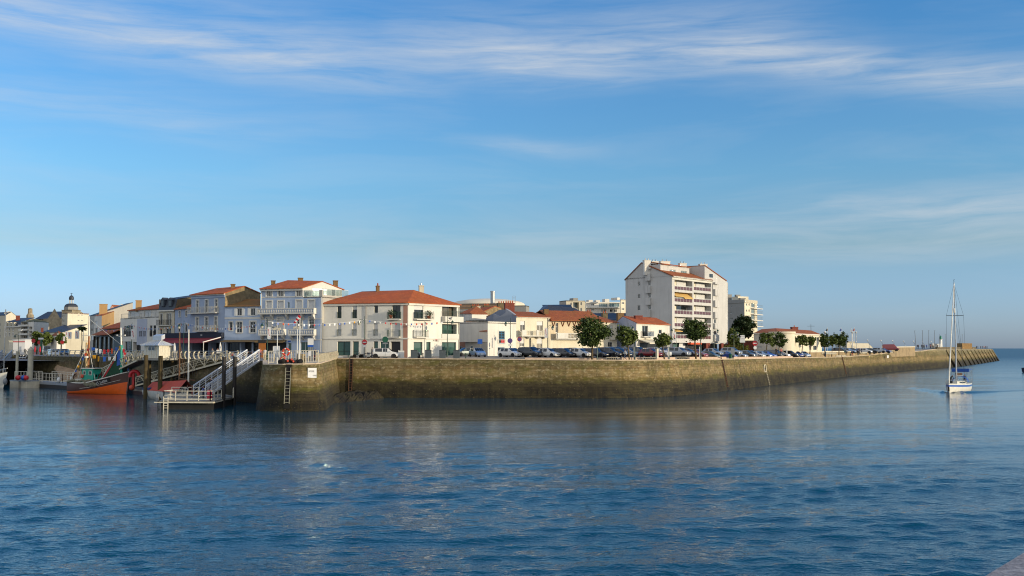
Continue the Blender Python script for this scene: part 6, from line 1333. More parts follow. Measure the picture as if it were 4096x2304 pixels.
for u,D,v0,v1,w_,l,m in ((2628,164.6,1394,1439,.34,'pale square concrete post before the dark red hatchback',M_concp),(2536,168,1386,1425,.12,'thin white post left of the dark red hatchback',M_frame),(2672,173,1390,1427,.12,'thin white post right of the third tree',M_frame),(2798,184,1387,1425,.12,'thin white post right of the fourth tree',M_frame),(3146.5,229,1399,1427,.2,'white post right of the walker in pink',M_frame)):
 x,y = gp(u,D); zb = ground(x,y); zt = at_d(u,v0,D).z; q = MB(); h = zt - zb; q.lathe([(w_ * .7,0),(w_ * .7,h - .05),(w_ * .6,h)],(x,y,zb),4); tag(q.build('post',m,org=Vector((x,y,zb))),l,'post')
for k,(x0,x1,l) in enumerate(((1590,1698,'leftmost of the four grey cabinets on the quay edge, below the SG corner'),(1828,1930,'second grey cabinet from the left on the quay edge'),(2065,2166,'third grey cabinet from the left, left of the lamp post'),(2299,2402,'rightmost of the four grey cabinets, nearest the pale blue hatchback'))):
 D = 164.6; a,b_ = at_d(*Z7(x0,1168),D),at_d(*Z7(x1,1298),D); zb = ground(a.x,D + .3); t = thing('grey_cabinet',l,'cabinet',((a.x + b_.x) / 2,D + .4,zb),0,'grey cabinets on the quay'); q = MB(); q.box(a.x,D,zb,b_.x,D + .8,a.z); q.build('box',M_cab,t); q = MB(); q.box(a.x - .03,D - .03,a.z,b_.x + .03,D + .83,a.z + .06); q.build('lid',M_trimb,t); q = MB(); q.box((a.x + b_.x) / 2 - .03,D - .02,a.z - .3,(a.x + b_.x) / 2 + .03,D,a.z - .22); q.build('lock',M_steel,t)
a,b_ = at_d(*Z7(1392,1174),166.5),at_d(*Z7(1482,1282),166.5); q = MB(); q.box(a.x,166.3,ground(a.x,166.5),b_.x,166.5,a.z); q.box(a.x - .04,166.25,ground(a.x,166.5),a.x + .06,166.55,a.z + .08); tag(q.build('street_screen',M_frame,org=Vector((a.x,166.5,6))),'low white panel beside the white crossover before the bank','panel')
for u,D,l in ((1692,165,'thin green bollard right of the leftmost grey cabinet'),(1863,165.5,'thin green bollard right of the rightmost grey cabinet'),(1393,165.2,'short green bollard left of the leaning bicycle'),(1405,165.2,'short green bollard next to the ladder top')):
 x,y = gp(u,D); zb = ground(x,y); q = MB(); h = .95 if u > 1600 else .5; q.lathe([(.08,0),(.08,h - .1),(.1,h - .08),(.06,h)],(x,y,zb),8); tag(q.build('bollard',M_grail,org=Vector((x,y,zb)),smooth=40),l,'bollard','green bollards on the quay')
def kerb(u0,u1,label,back=6.5,h=.42,th=.4,m=None):
 n = max(2,int((u1 - u0) / 25)); q = MB(); P = []
 for i in range(n + 1):
  u = u0 + (u1 - u0) * i / n; x,y = gp(u,De(u) + back * (1 if u < 2900 else .85)); P.append(Vector((x,y,ground(x,y - .9))))
 for a,b_ in zip(P,P[1:]):
  t_ = (b_ - a).normalized(); n_ = Vector((-t_.y,t_.x,0)).normalized() * th; q.obox(a - VZ * .1,b_ - a,n_,VZ * (h + .1))
 tag(q.build('kerb_wall',m or M_kerb,org=P[0]),label,'low wall')
kerb(2100,2425,'low pinkish kerb wall left of the first bench',4.0,.3); kerb(2485,2570,'short low pinkish kerb wall between the first and second bench',5.0); kerb(2626,2700,'short low pinkish kerb wall between the second and third bench',5.0); kerb(2755,2905,'low pale kerb wall right of the third bench',5.0,.45); kerb(2935,3170,'long low pale kerb wall before the far end of the front row',5.0,.4)
for u0,u1,l in ((2425,2478,'stone bench with pierced dark base left of the walking man in white shirt'),(2572,2624,'stone bench with pierced dark base left of the pale square post'),(2706,2754,'stone bench with pierced dark base left of the fourth tree trunk')):
 um = (u0 + u1) / 2; x,y = gp(um,De(um) + 3.6); zb = ground(x,y); L = (u1 - u0) / F * y; t = thing('stone_bench',l,'bench',(x,y,zb),math.atan2(0,1),'stone benches on the promenade'); q = MB(); q.box(-L / 2,-.35,.38,L / 2,.35,.5); q.build('seat',M_bench,t,Vector((0,0,0))); q = MB(); q.box(-L * .42,-.2,0,L * .30,.2,.38); bs = q.build('base',M_trimb,t,Vector((0,0,0)))
 q = MB(); [q.lathe([(.001,-.22),(.07,-.22),(.07,-.201),(.001,-.201)],(-L * .3 + k * L * .16,0,.2),8,0,'y') for k in range(4)]; q.build('pierced_holes',M_concp,bs,Vector((0,0,0)))
W_para = stonewall('parapet_stone','#8f7c5c','#a38f6c',1.1,'#6f6046'); pts = []
for u,vt,D in ((3172,1410.5,255),(3250,1409.5,272),(3330,1408,292),(3420,1408,312),(3500,1406,330),(3530,1402,337),(3572,1390.5,346),(3600,1389.5,355),(3660,1389,376)): pts.append(at_d(u,vt,D))
q = MB(); qc = MB()
for a,b_ in zip(pts,pts[1:]):
 d = Vector((b_.x - a.x,b_.y - a.y,0)).normalized(); n_ = Vector((-d.y,d.x,0)) * .6; za,zb_ = 4.9,4.9
 q.add([Vector((a.x,a.y,za)),Vector((b_.x,b_.y,zb_)),b_,a,Vector((a.x,a.y,za)) + n_,Vector((b_.x,b_.y,zb_)) + n_,b_ + n_,a + n_],[(0,1,2,3),(5,4,7,6),(3,2,6,7)])
 o_ = n_ * -.2; qc.add([a + o_,b_ + o_,b_ + o_ + VZ * .3,a + o_ + VZ * .3,a + n_ * 1.2,b_ + n_ * 1.2,b_ + n_ * 1.2 + VZ * .3,a + n_ * 1.2 + VZ * .3],[(0,1,2,3),(5,4,7,6),(3,2,6,7),(4,5,1,0)])
t = thing('parapet_wall','brown stone parapet with pale coping that curves up towards the jetty','wall',(pts[0].x,pts[0].y,5)); q.build('masonry',W_para,t); qc.build('coping',M_concp,t)
for u0,u1,D,l in ((3288,3346,268,'pale stone block bench under the sitting pair'),(3345,3385,286,'pale stone block bench with one sitter, right of the sitting pair'),(3440,3468,306,'pale stone block bench right of the group of walkers'),(3549,3572,341,'stone bench at the foot of the rising parapet')):
 a,b_ = gp(u0,D),gp(u1,D); zb = ground((a[0] + b_[0]) / 2,D); q = MB(); q.box(a[0],D,zb + .12,b_[0],D + .7,zb + .5); q.box(a[0] + .2,D + .1,zb,b_[0] - .2,D + .6,zb + .12); tag(q.build('block_bench',M_concp,org=Vector((a[0],D,zb))),l,'bench','pale block benches on the promenade')
for u,D,vt,l in ((3411,330,1330,'tall white pole with round globe lamp, right of the last tree'),(3425.5,345,1330,'grey pole with round globe lamp beside the white one'),(3300,300,1329,'globe lamp rising above the trees right of the long low building')):
 x,y = gp(u,D); zt = at_d(u,vt,D).z; t = thing('globe_lamp',l,'street lamp',(x,y,6),0,'globe lamps'); q = MB(); q.tube([(x,y,5.5),(x,y,zt)],.16 if u != 3425.5 else .1,8); q.build('post',M_frame if u == 3411 else M_gframe,t); q = MB(); q.sphere((x,y,zt),.36,12); g_ = q.build('globe',M_frame,t,smooth=60); q = MB(); q.lathe([(.37,-.02),(.45,.02),(.37,.06)],(x,y,zt),14); q.build('band',M_gframe,g_)
for u,D,v0,m,l in ((3310.5,330,1312,M_black,'dark flag on a thin pole above the trees'),(3366,335,1312,M_bluep,'blue flag on a thin pole above the last tree'),(3408,352,1316,M_whitep,'white flag behind the globe lamp'),(3419,352,1312,M_red,'red and white flag between the two globe lamps')):
 x,y = gp(u,D); zt = at_d(u,v0,D).z; t = thing('flag',l,'flag',(x,y,6),0,'flags beyond the trees'); q = MB(); q.tube([(x,y,5.5),(x,y,zt + .2)],.06,6); q.build('pole',M_frame,t); q = MB(); q.prism([(x,y,zt),(x - .55,y + .1,zt - .9),(x + .2,y + .1,zt - 1.0),(x + .25,y,zt - .5)],(0,.03,0)); q.build('cloth',m,t)
ORD = ('first','second','third','fourth','fifth','sixth','seventh','eighth','ninth','tenth','eleventh','twelfth')
for ix,(u,vt,D) in enumerate(((3473,1361,338),(3526,1362,350),(3573,1363,365),(3617,1365,385),(3656,1365,400),(3692,1366,420),(3726,1366,440))):
 x,y = gp(u,D); zt = at_d(u,vt,D).z; t = thing('jetty_lamp',ORD[ix] + ' from the left of the thin round headed lamps towards the jetty','street lamp',(x,y,6),0,'thin lamps towards the jetty'); q = MB(); q.tube([(x + .35,y,6),(x + .35,y,zt - .7),(x + .2,y,zt - .9),(x - .1,y,zt - .5),(x - .2,y,zt)],.06,6); q.build('post',M_gframe,t); q = MB(); q.sphere((x - .2,y,zt),.26,10); q.build('lantern',M_frame,t,smooth=60)
for i,(u0,v0,u1,D,l) in enumerate(((3659,1324,3665,395,'leaning tall grey pole, leftmost on the jetty'),(3690,1323,3690,415,'second tall grey pole from the left on the jetty'),(3715,1323,3715,432,'third tall grey pole from the left on the jetty'),(3738.5,1323,3737.5,450,'tall grey pole left of the lighthouse'),(3758.5,1339,3758,600,'thin pole touching the lighthouse on its left'),(3781,1338,3781,560,'thin grey pole right of the lighthouse'),(3805,1338,3804,560,'thin grey pole just left of the sailing boat mast'),(3822,1322,3820,520,'thin grey pole just right of the sailing boat mast'),(3849,1339,3848,560,'thin grey pole behind the wooden box'))):
 a,b_ = at_d(u0,v0,D),at_d(u1,1400,D); q = MB(); q.tube([b_,a],[.12,.08],6); q.box(a.x - .25,a.y - .1,a.z,a.x + .25,a.y + .1,a.z + .12); tag(q.build('tall_pole',M_gframe,org=b_),l,'pole','tall grey poles on the jetty')
q = MB(); P = [at_d(3748,1388,425),at_d(3800,1388,470),at_d(3850,1388,520),at_d(3905,1389,590)]
for a,b_ in zip(P,P[1:]): q.obox(Vector((a.x,a.y,6)),Vector((b_.x - a.x,b_.y - a.y,0)),Vector((-.5,.4,0)),VZ * (a.z - 6))
tag(q.build('jetty_parapet',W_stone2,org=Vector((P[0].x,P[0].y,6))),'low dark parapet along the jetty behind the buttressed wall','wall')
a,m_,b_ = at_d(3828,1373,520),at_d(3848,1373,516),at_d(3887.5,1373.5,530); W_wood = mat('weathered_planks','#8a6a38',.8,.25,1.2); t = thing('timber_box','large box clad in brown planks on the jetty','structure box',(m_.x,m_.y,7)); q = MB(); q.prism([Vector((p.x,p.y,6.6)) for p in (a,m_,b_,a + (b_ - m_))],VZ * (a.z - 6.6)); q.build('cladding',W_wood,t); q = MB()
for f0,f1,n in ((a,m_,5),(m_,b_,14)):
 for k in range(n + 1): p = f0.lerp(f1,k / n); q.tube([(p.x,p.y - .06,6.6),(p.x,p.y - .06,a.z)],.05,4)
q.build('batten',W_dark,t)
x,y = gp(3763,640); zt = lambda v: at_d(3763,v,640).z; t = thing('lighthouse','small white lighthouse with green lantern on the jetty','lighthouse',(x,y,0)); q = MB(); q.lathe([(3.0,-1),(3.0,6.5),(1.05,6.5),(.98,zt(1359)),(1.25,zt(1358)),(1.25,zt(1357)),(.9,zt(1357))],(x,y,0),16); q.build('tower',M_frame,t,smooth=40); q = MB(); q.lathe([(.72,zt(1357)),(.72,zt(1348.5)),(.8,zt(1348)),(.45,zt(1345)),(.12,zt(1343)),(.12,zt(1341.5))],(x,y,0),14); q.build('lantern',mat('lighthouse_green','#0d6a4e',.5,.1),t,smooth=40); q = MB(); p = at_d(3745,1373,636); q.box(p.x,y - 2,6,x - .5,y + 1,zt(1375)); q.build('hut',M_frame,t)
a = at_d(3725,1376,440); b_ = at_d(3749,1388,440); t = thing('grey_hut','small grey hut among the people left of the lighthouse','hut',(a.x,a.y,7)); q = MB(); q.box(a.x,a.y,b_.z - 1.5,b_.x,a.y + 2,a.z); q.build('wall',M_gframe,t); q = MB(); q.box(a.x - .1,a.y - .1,a.z,b_.x + .1,a.y + 2.1,a.z + .12); q.build('roof',M_trimb,t); q = MB(); q.box(a.x + .5,a.y - .05,a.z - .9,a.x + 1.2,a.y,a.z + .3); q.build('notice',M_whitep,t)
P = [at_d(3628,1412,369),at_d(3730,1399.5,399),at_d(3738,1397.2,412),at_d(3655,1399.5,392)]; q = MB(); q.prism([p + VZ * .05 for p in P],VZ * -.4); tag(q.build('ramp',M_conc,org=P[0]),kind='structure')
a,b_ = gp(3388,345),gp(3520,350); q = MB(); zt_ = at_d(3420,1373,345).z; t = thing('terrace_wall','long low beige terrace with ramped end beyond the far right lot','wall',(a[0],a[1],6)); q.prism([(a[0],a[1],5),(b_[0],b_[1],5),(b_[0] - 2.2,b_[1],zt_ - 1.6),(b_[0] - 4,b_[1],zt_),(a[0],a[1],zt_)],Vector((-1,9,0))); q.build('masonry',W_beige,t); q = MB(); c_,d_ = at_d(3390,1366,347),at_d(3420,1380,347); q.box(c_.x,347,zt_ - 1,d_.x,351,c_.z); q.build('block',W_beige,t)
for k in range(2): pass
q = MB(); a,b_ = at_d(2893,1385,248),at_d(3004,1391,246)
for k in range(1500):
 c = Vector((random.uniform(a.x,b_.x),a.y + random.uniform(-.6,.6),random.uniform(6.1,a.z + .1 + .2 * math.sin(k)))); d1 = Vector((random.uniform(-1,1),random.uniform(-1,1),random.uniform(-1,1))) * .2; d2 = Vector((random.uniform(-1,1),random.uniform(-1,1),random.uniform(-1,1))) * .14; q.quad(c - d1,c - d2,c + d1,c + d2)
tag(q.build('hedge',mat('hedge_leaves','#6d6a1c',.8,.4,2),org=Vector((a.x,a.y,6))),'long yellow green hedge left of the red round sign','hedge')
x,y = gp(2922,De(2922) + 5.5); q = MB(); q.lathe([(.3,0),(.34,.9),(.36,.95),(.2,1.02)],(x,y,ground(x,y)),10); tag(q.build('litter_bin',M_green,org=Vector((x,y,ground(x,y))),smooth=40),'green litter bin at the gap in the kerb wall','bin')
x,y = gp(2931,De(2931) + 5.5); zb = ground(x,y); t = thing('street_notice','tall narrow blue grey notice panel beside the green litter bin','panel',(x,y,zb)); q = MB(); q.box(x - .35,y,zb + .7,x + .35,y + .06,zb + 2.1); q.build('board',M_gframe,t); q = MB(); q.tube([(x - .3,y + .03,zb),(x - .3,y + .03,zb + .75)],.03,5); q.tube([(x + .3,y + .03,zb),(x + .3,y + .03,zb + .75)],.03,5); q.build('legs',M_gframe,t)
def wall_ladder(P,tdir,ztop,zbot,batter,w_,label,m,group='ladders on the quay walls',slot=True):
 t = thing('wall_ladder',label,'ladder',(P.x,P.y,zbot),0,group); td = Vector(tdir).normalized(); n_ = Vector((td.y,-td.x,0)); H_ = P.z + 1.2
 def pp(s,z): return Vector((P.x,P.y,0)) + td * s + n_ * (batter * (P.z - z) / H_ + .14) + VZ * z
 for s in (-w_ / 2,w_ / 2): q = MB(); q.bar(pp(s,zbot),pp(s,ztop),.07); q.build('rail',m,t)
 if slot: q = MB(); q.obox(pp(-w_ * .62,zbot - .6) - n_ * .1,td * w_ * 1.24,pp(0,ztop + .4) - pp(0,zbot - .6),n_ * .02); q.build('slot_shade_strip',M_slot,t)  # flat dark strip on the wall, painted as the shade inside a slot
 z = zbot + .15
 while z < ztop - .1: q = MB(); q.bar(pp(-w_ / 2,z),pp(w_ / 2,z),.05); q.build('rung',m,t); z += .42
 return t
M_slot = mat('slot_shade','#0d0b07',.95,.3,2); M_rust = mat('rusty_steel','#5a3a22',.8,.3,4); M_galv = mat('old_galvanised','#8f8a76',.6,.2,4)
wall_ladder(at_d(1155,1459,127.35),(1,-.03,0),5.4,1.0,1.0,.62,'steel ladder on the front of the rounded pier head',M_galv); wall_ladder(at_d(1406,1434.5,163.7),(1,0,0),6.1,1.0,1.5,.5,'rusty ladder on the quay wall close to the pier head',M_rust)
for u,l in ((2885,'thin dark ladder on the quay wall below the litter bin'),(3367,'thin dark ladder on the quay wall far along towards the jetty')):
 p = at_d(u,1437,De(u)); p.z = 5.7 if u < 3000 else 5.4; wall_ladder(p,(.6,.8,0),p.z,.6,1.5,.5,l,M_rust)
p = at_d(3047,1437,De(3047)); t = thing('mooring_mark','white painted loop with hanging rope ladder on the quay wall','mooring mark',(p.x,p.y,1)); q = MB(); n_ = Vector((.72,-.69,0)); td = Vector((.69,.72,0)); B_ = Vector((p.x,p.y,0))
ring = [B_ + n_ * .75 + td * (.45 * math.cos(a)) + VZ * (3.6 + .75 * math.sin(a)) for a in [k * math.pi / 8 for k in range(17)]]; q.tube(ring,.1,6); q.build('loop',M_concp,t); q = MB()
for k in range(9): z = 2.9 - k * .33; c = B_ + n_ * (1.0 + .15 * k * .6) + VZ * z; q.obox(c - td * .09,td * .18,n_ * .1,VZ * .17)
q.build('rope',M_concp,t); q = MB(); q.lathe([(.25,0),(.3,.3)],B_ + n_ * .6 + VZ * 3.4,8); q.build('hole',M_black,t)
p = at_d(3541,1432,334.5); q = MB(); q.obox(p + Vector((.2,-.9,0)),Vector((.9,.95,0)),Vector((.05,-.05,0)),VZ * .9); tag(q.build('wall_plate',M_whitep,org=p),'small white plate on the quay wall before the jetty','sign')
A_,B_ = Vector((-25.75,127.35,0)),Vector((-24.0,128.15,0))
pz0,pz1 = at_d(1250,1512,127.2).z,at_d(1250,1472,127.2).z
A_ = Vector((-25.36,127.56,0)); B_ = Vector((-24.36,128.06,0)); td = (B_ - A_).normalized(); n_ = Vector((td.y,-td.x,0)); t = thing('speed_sign','white board reading VITESSE 4 ND on the corner of the pier head','sign',(A_.x,A_.y,pz0)); q = MB(); q.obox(A_ + VZ * pz0,B_ - A_,n_ * -.06,VZ * (pz1 - pz0)); q.build('board',M_whitep,t)
W_ = (B_ - A_).length; hh = pz1 - pz0; text_part('lettering','VITESSE',.29,A_ + td * (W_ * .09) + n_ * .01 + VZ * (pz0 + hh * .58),td,VZ,M_black,t,sx=.72); text_part('lettering','4 ND',.29,A_ + td * (W_ * .56) + n_ * .01 + VZ * (pz0 + hh * .15),td,VZ,M_black,t,sx=.78)
# ------------------------------------------------------------------ basin: railings, kiosk, gangways, pontoons, piles
M_rail = mat('cream_painted_steel','#b9ae92',.5,.15,3); M_alu = mat('grey_aluminium','#93999f',.4,.12,2,0,.35); M_aluw = mat('white_aluminium','#b9bcc0',.4,.1,2,0,.2)
M_pile = mat('mossy_timber','#43381d',.9,.45,1.0,.5); M_dpile = mat('black_steel_pile','#1a1512',.7,.3,.8,.2); M_deck = mat('grey_decking','#77736a',.85,.15,1.5); M_float = mat('dark_float','#22211e',.8,.25,1.2); M_cylp = mat('pale_steel_pile','#a7a28f',.7,.2,.8,.1)
def curved_rail(name,label,P,step,m=M_rail,h=1.25,lean=.42,infill=True,wid=.17):
 P = [Vector(p) for p in P]; t = thing(name,label,'railing',tuple(P[0])); L = 0
 segs = [(a,b_,(b_ - a).length) for a,b_ in zip(P,P[1:])]; tot = sum(s[2] for s in segs)
 def at(s):
  for a,b_,l in segs:
   if s <= l + 1e-6: return a.lerp(b_,s / l),(b_ - a).normalized()
   s -= l
  return P[-1],(P[-1] - P[-2]).normalized()
 n = int(tot / step); tops = []
 for i in range(n + 1):
  p,d = at(i * tot / n); o = Vector((d.y,-d.x,0)); q = MB(); pts = []
  for k in range(7):
   f = k / 6; pts.append(p + o * (lean * math.sin(f * math.pi * .86) - .10 + .05 * f) + VZ * (-.25 + (h + .25) * f))
  for a,b_ in zip(pts,pts[1:]): q.bar(a,b_,wid,wid)
  q.build('post',m,t)
 for f in (1.0,) + ((.25,.5,.75) if infill else ()):
  q = MB(); pts = []
  for i in range(n + 1):
   p,d = at(i * tot / n); o = Vector((d.y,-d.x,0)); pts.append(p + o * (lean * math.sin(f * math.pi * .86) - .08 + .05 * f) + VZ * (-.25 + (h + .25) * f))
  q.tube(pts,.05 if f == 1.0 else .022,5); q.build('handrail' if f == 1.0 else 'wire',M_gframe if f == 1.0 else M_alu,t)
 return t
BR = [p + Vector((.3,.35,0)) for p in BASIN]
def kerbstones(): pass
curved_rail('curved_railing','long curved cream railing along the basin before the coloured houses',[BR[0],BR[1],BR[2],BR[3],BR[4],BR[4].lerp(BR[5],.6)][::-1],2.3)
curved_rail('curved_railing','closely curved cream railing along the right side of the pier head',[(-25.0,131.5,5.86),(-25.9,140,5.92),(-26.7,148,5.97),(-28.0,163.2,6.16)][::-1][::-1],1.9,infill=False,wid=.13)
curved_rail('curved_railing','short curved cream railing crossing the pier head behind the life ring',[(-35.2,146.4,6.0),(-31.5,147.5,5.98),(-27.0,148.5,5.97)],1.15)
curved_rail('curved_railing','far curved railing by the white tent at the left',[(-131,258.8,6.1),(-124.5,258.4,6.1),(-122,258.0,6.1)],1.6)
P = [at_z(u,v,z) for u,v,z in ((1075,1444,5.76),(1291,1444,5.86))]; P[0] = Vector((-31.2,131.6,5.76)); P[1] = Vector((-24.75,131.2,5.86)); t = thing('white_fence','white vertical bar fence across the front of the pier head','fence',tuple(P[0])); n = 20; d = P[1] - P[0]
for i in range(n + 1): c = P[0] + d * i / n; q = MB(); q.bar(c + VZ * (.0 if i % 5 == 0 else .18),c + VZ * 1.66,.11 if i % 5 == 0 else .06); q.build('bar',M_wrail,t)
for z in (.2,1.66): q = MB(); q.bar(P[0] + VZ * z,P[1] + VZ * z,.08); q.build('rail',M_wrail,t)
c = P[0] + d * .80; q = MB(); q.box(c.x,c.y - .1,c.z + .95,c.x + .35,c.y - .06,c.z + 1.6); q.build('white_plate',M_whitep,t)
c = at_d(1145,1408,131.2); q = MB(); o0 = len(q.v); R_,r_ = .42,.12
for i in range(20):
 a = 2 * math.pi * i / 20
 for j in range(8): b_ = 2 * math.pi * j / 8; q.v.append(Vector((c.x + (R_ + r_ * math.cos(b_)) * math.cos(a),c.y - .2 + r_ * math.sin(b_),c.z + (R_ + r_ * math.cos(b_)) * math.sin(a))))
for i in range(20):
 for j in range(8): q.f.append([i * 8 + j,i * 8 + (j + 1) % 8,((i + 1) % 20) * 8 + (j + 1) % 8,((i + 1) % 20) * 8 + j]); q.m.append(1 if i % 5 == 0 else 0)
tag(q.build('life_ring',[mat('life_ring_orange','#b53a1e',.6,.1),M_whitep],org=c,smooth=60),'orange life ring hanging on the white pier head fence','life ring')
M_net = mat('black_net','#121110',.95,.4,5,.8); M_onet = mat('orange_float','#b4442a',.6,.15,4); t = thing('net_heap','heap of black nets with orange floats on the pier head','net heap',(-27.9,129.6,5.8)); q = MB()
for k in range(14): q.sphere((-29.1 + 2.5 * k / 13 + random.uniform(-.1,.1),129.3 + random.uniform(-.2,.2),5.95 + random.uniform(0,.25)),random.uniform(.25,.4),8,0,(1,.9,.9))
q.build('nets',M_net,t,smooth=60)
for x,z in ((-28.9,6.25),(-28.6,6.55),(-27.7,6.4),(-27.5,6.15),(-28.2,6.2)): q = MB(); q.sphere((x,129.0,z),.15,8); q.build('orange_float',M_onet,t,smooth=60)
q = MB(); q.tube([(-29.2,129.2,6.1),(-29.1,129.1,6.6),(-28.7,129.1,6.8),(-28.5,129.1,6.5)],.07,6); q.build('orange_rope',M_onet,t)
a = at_d(1203,1436,132.6); q = MB(); q.lathe([(.62,0),(.56,1.2),(.6,1.25),(.4,1.3)],(a.x,a.y,ground(a.x,a.y)),4); tag(q.build('stone_pedestal',W_stone,org=Vector((a.x,a.y,5.8))),'brown stone block at the foot of the windsock pole','stone block')
x,y = gp(1198,131); zb = ground(x,y); zt = at_d(1198,1264,131).z; t = thing('windsock','red and white windsock hanging from a tall white pole on the pier head','windsock',(x,y,zb)); q = MB(); q.tube([(x,y,zb),(x,y,zt)],[.09,.06],8); q.build('pole',M_frame,t)
a,b_ = at_d(1199,1263,131),at_d(1177,1292,131)
for k in range(5): q = MB(); f0,f1 = k / 5,(k + 1) / 5; q.tube([a.lerp(b_,f0),a.lerp(b_,f1)],[.24 - .11 * f0,.24 - .11 * f1],10,cap=False); q.build('sock_band',M_red if k % 2 == 0 else M_whitep,t,smooth=60)
for u,D,vt,l in ((1109,131.4,1322,'white pole with two floodlights, left one on the pier head'),(1188.5,132.3,1316,'grey pole with floodlights just left of the windsock pole')):
 x,y = gp(u,D); zb = ground(x,y); zt = at_d(u,vt,D).z; t = thing('floodlight_pole',l,'floodlight',(x,y,zb),0,'floodlight poles on the pier head'); q = MB(); q.tube([(x,y,zb),(x,y,zt)],[.07,.05],7); q.bar((x - .35,y,zt),(x + .3,y,zt),.06); q.build('pole',M_frame,t)
 for s in (-.3,.25): q = MB(); q.obox((x + s - .18,y - .2,zt + .02),(.36,0,.08),(0,.16,0),(0,-.1,.26)); q.build('lamp_head',M_wrail,t)
a = at_d(1093,1385,134); b_ = at_d(1118,1414,134); t = thing('notice_board','white framed notice board behind the pier head fence','notice board',(a.x,134,5.8)); q = MB(); q.box(a.x,134,b_.z,b_.x,134.05,a.z); q.build('board',M_aluw,t); q = MB();
for p,p2 in ((Vector((a.x,134,5.75)),Vector((a.x,134,a.z))),(Vector((b_.x,134,5.75)),Vector((b_.x,134,a.z))),(Vector((a.x,134,a.z)),Vector((b_.x,134,a.z)))): q.bar(p,p2,.07)
q.build('frame',M_frame,t)
x,y = gp(1242,150); zb = ground(x,y); t = thing('information_column','tall narrow grey column with white blue square panel before the blue house','sign',(x,y,zb)); q = MB(); q.box(x - .12,y,zb,x + .12,y + .15,at_d(1242,1382,150).z); q.box(x - .35,y,zb,x + .35,y + .2,at_d(1242,1380,150).z); q.build('column',M_gframe,t); zt = at_d(1242,1366,150).z; q = MB(); q.tube([(x,y,zb),(x,y,zt - .8)],.06); q.build('post',M_gframe,t); q = MB(); q.box(x - .42,y - .05,zt - .5,x + .42,y + .05,zt + .45); q.build('white_panel',M_whitep,t); q = MB(); q.box(x - .42,y - .05,zt - .8,x + .42,y + .05,zt - .5); q.build('blue_panel',M_bluep,t)
cx_,cy_ = gp(634,160); t = thing('ticket_kiosk','small white kiosk with ribbed metal hip roof on a platform over the basin','kiosk',(cx_,cy_,6.2)); A = gp(577,164.5); C = gp(636,160.5); E = gp(684,163.5)
f1 = Face(A,C); f2 = Face(C,E); zb,zt = 6.25,at_d(636,1380,160.5).z; B_ = (A[0] + E[0] - C[0],A[1] + E[1] - C[1]); q = MB()
for p,p2 in ((A,C),(C,E),(E,B_),(B_,A)): q.quad(Vector((*p,zb)),Vector((*p2,zb)),Vector((*p2,zt)),Vector((*p,zt)))
q.build('wall',M_wrail,t); a0,z0,a1,z1 = f1.rect(R(Z3,543,1140,648,1210)); q = MB(); q.obox(f1.P(a0,z0,.01),f1.t * (a1 - a0),f1.n * .05,VZ * (z1 - z0)); wn = q.build('window',M_gl,t); q = MB(); [q.bar(f1.P(s,z0,.06),f1.P(s,z1,.06),.06) for s in (a0,(a0 + a1) / 2,a1)]; q.bar(f1.P(a0,z0,.06),f1.P(a1,z0,.06),.06); q.bar(f1.P(a0,z1,.06),f1.P(a1,z1,.06),.06); q.build('window_frame',M_frame,wn)
q = MB()
for f in (f1,f2):
 for k in range(1,6 if f is f1 else 4): q.bar(f.P(f.L * k / (6 if f is f1 else 4),zb,.02),f.P(f.L * k / (6 if f is f1 else 4),zt,.02),.04)
q.build('panel_rib',M_wrail,t)
zr = at_d(636,1361,161).z; e = [f1.P(-.5,zt,.5),f1.P(f1.L + .4,zt,.55) + f2.n * .2,f2.P(f2.L + .45,zt,.5),Vector((*B_,zt)) + (Vector((*B_,0)) - Vector((*C,0))).normalized() * .6]; m = (e[0] + e[1] + e[2] + e[3]) / 4; dl = (e[0] - e[1]) * .22; r1,r2 = Vector((m.x,m.y,zr)) + dl,Vector((m.x,m.y,zr)) - dl
q = MB()
for pts in ((e[0],e[1],r2,r1),(e[1],e[2],r2),(e[2],e[3],r1,r2),(e[3],e[0],r1)): q.prism(list(pts),VZ * -.08)
rf = q.build('roof',M_aluw,t); q = MB()
for k in range(7): f_ = k / 6; q.bar(e[0].lerp(e[1],f_) + VZ * .04,r1.lerp(r2,f_) + VZ * .04,.08)
for k in range(1,5): f_ = k / 5; q.bar(e[1].lerp(e[2],f_) + VZ * .03,r2 + VZ * .03,.05)
q.build('roof_rib',M_frame,rf); q = MB(); q.prism([r1 + VZ * .03 + dl * .2,r2 + VZ * .03,r2 + VZ * .75,r1 + VZ * .75 + dl * .2],Vector((.25,.9,.25))); q.build('roof_vent',M_aluw,rf)
PL = [gp(570,168),gp(574,163),gp(636,159),gp(712,163.5),gp(712,176),gp(600,182)]; q = MB(); q.prism([Vector((*p,6.22)) for p in PL],VZ * -.3); q.build('platform',M_conc,t)
for u,D in ((600,164),(690,164),(640,170)): x,y = gp(u,D); q = MB(); q.tube([(x,y,-1),(x,y,6.0)],.25,8); q.build('platform_post',M_pile,t)
P0,P1,P2 = Vector((*gp(686,163.4),6.22)),Vector((*gp(712,163.7),6.22)),Vector((*gp(711,170),6.22)); q = MB()
for a,b_ in ((P0,P1),(P1,P2)):
 q.bar(a + VZ * 1.15,b_ + VZ * 1.15,.06); q.bar(a + VZ * .15,b_ + VZ * .15,.05)
 for k in range(12): c = a.lerp(b_,k / 11); q.bar(c,c + VZ * 1.15,.03 if k % 11 else .07)
q.build('platform_railing',M_gframe,t)
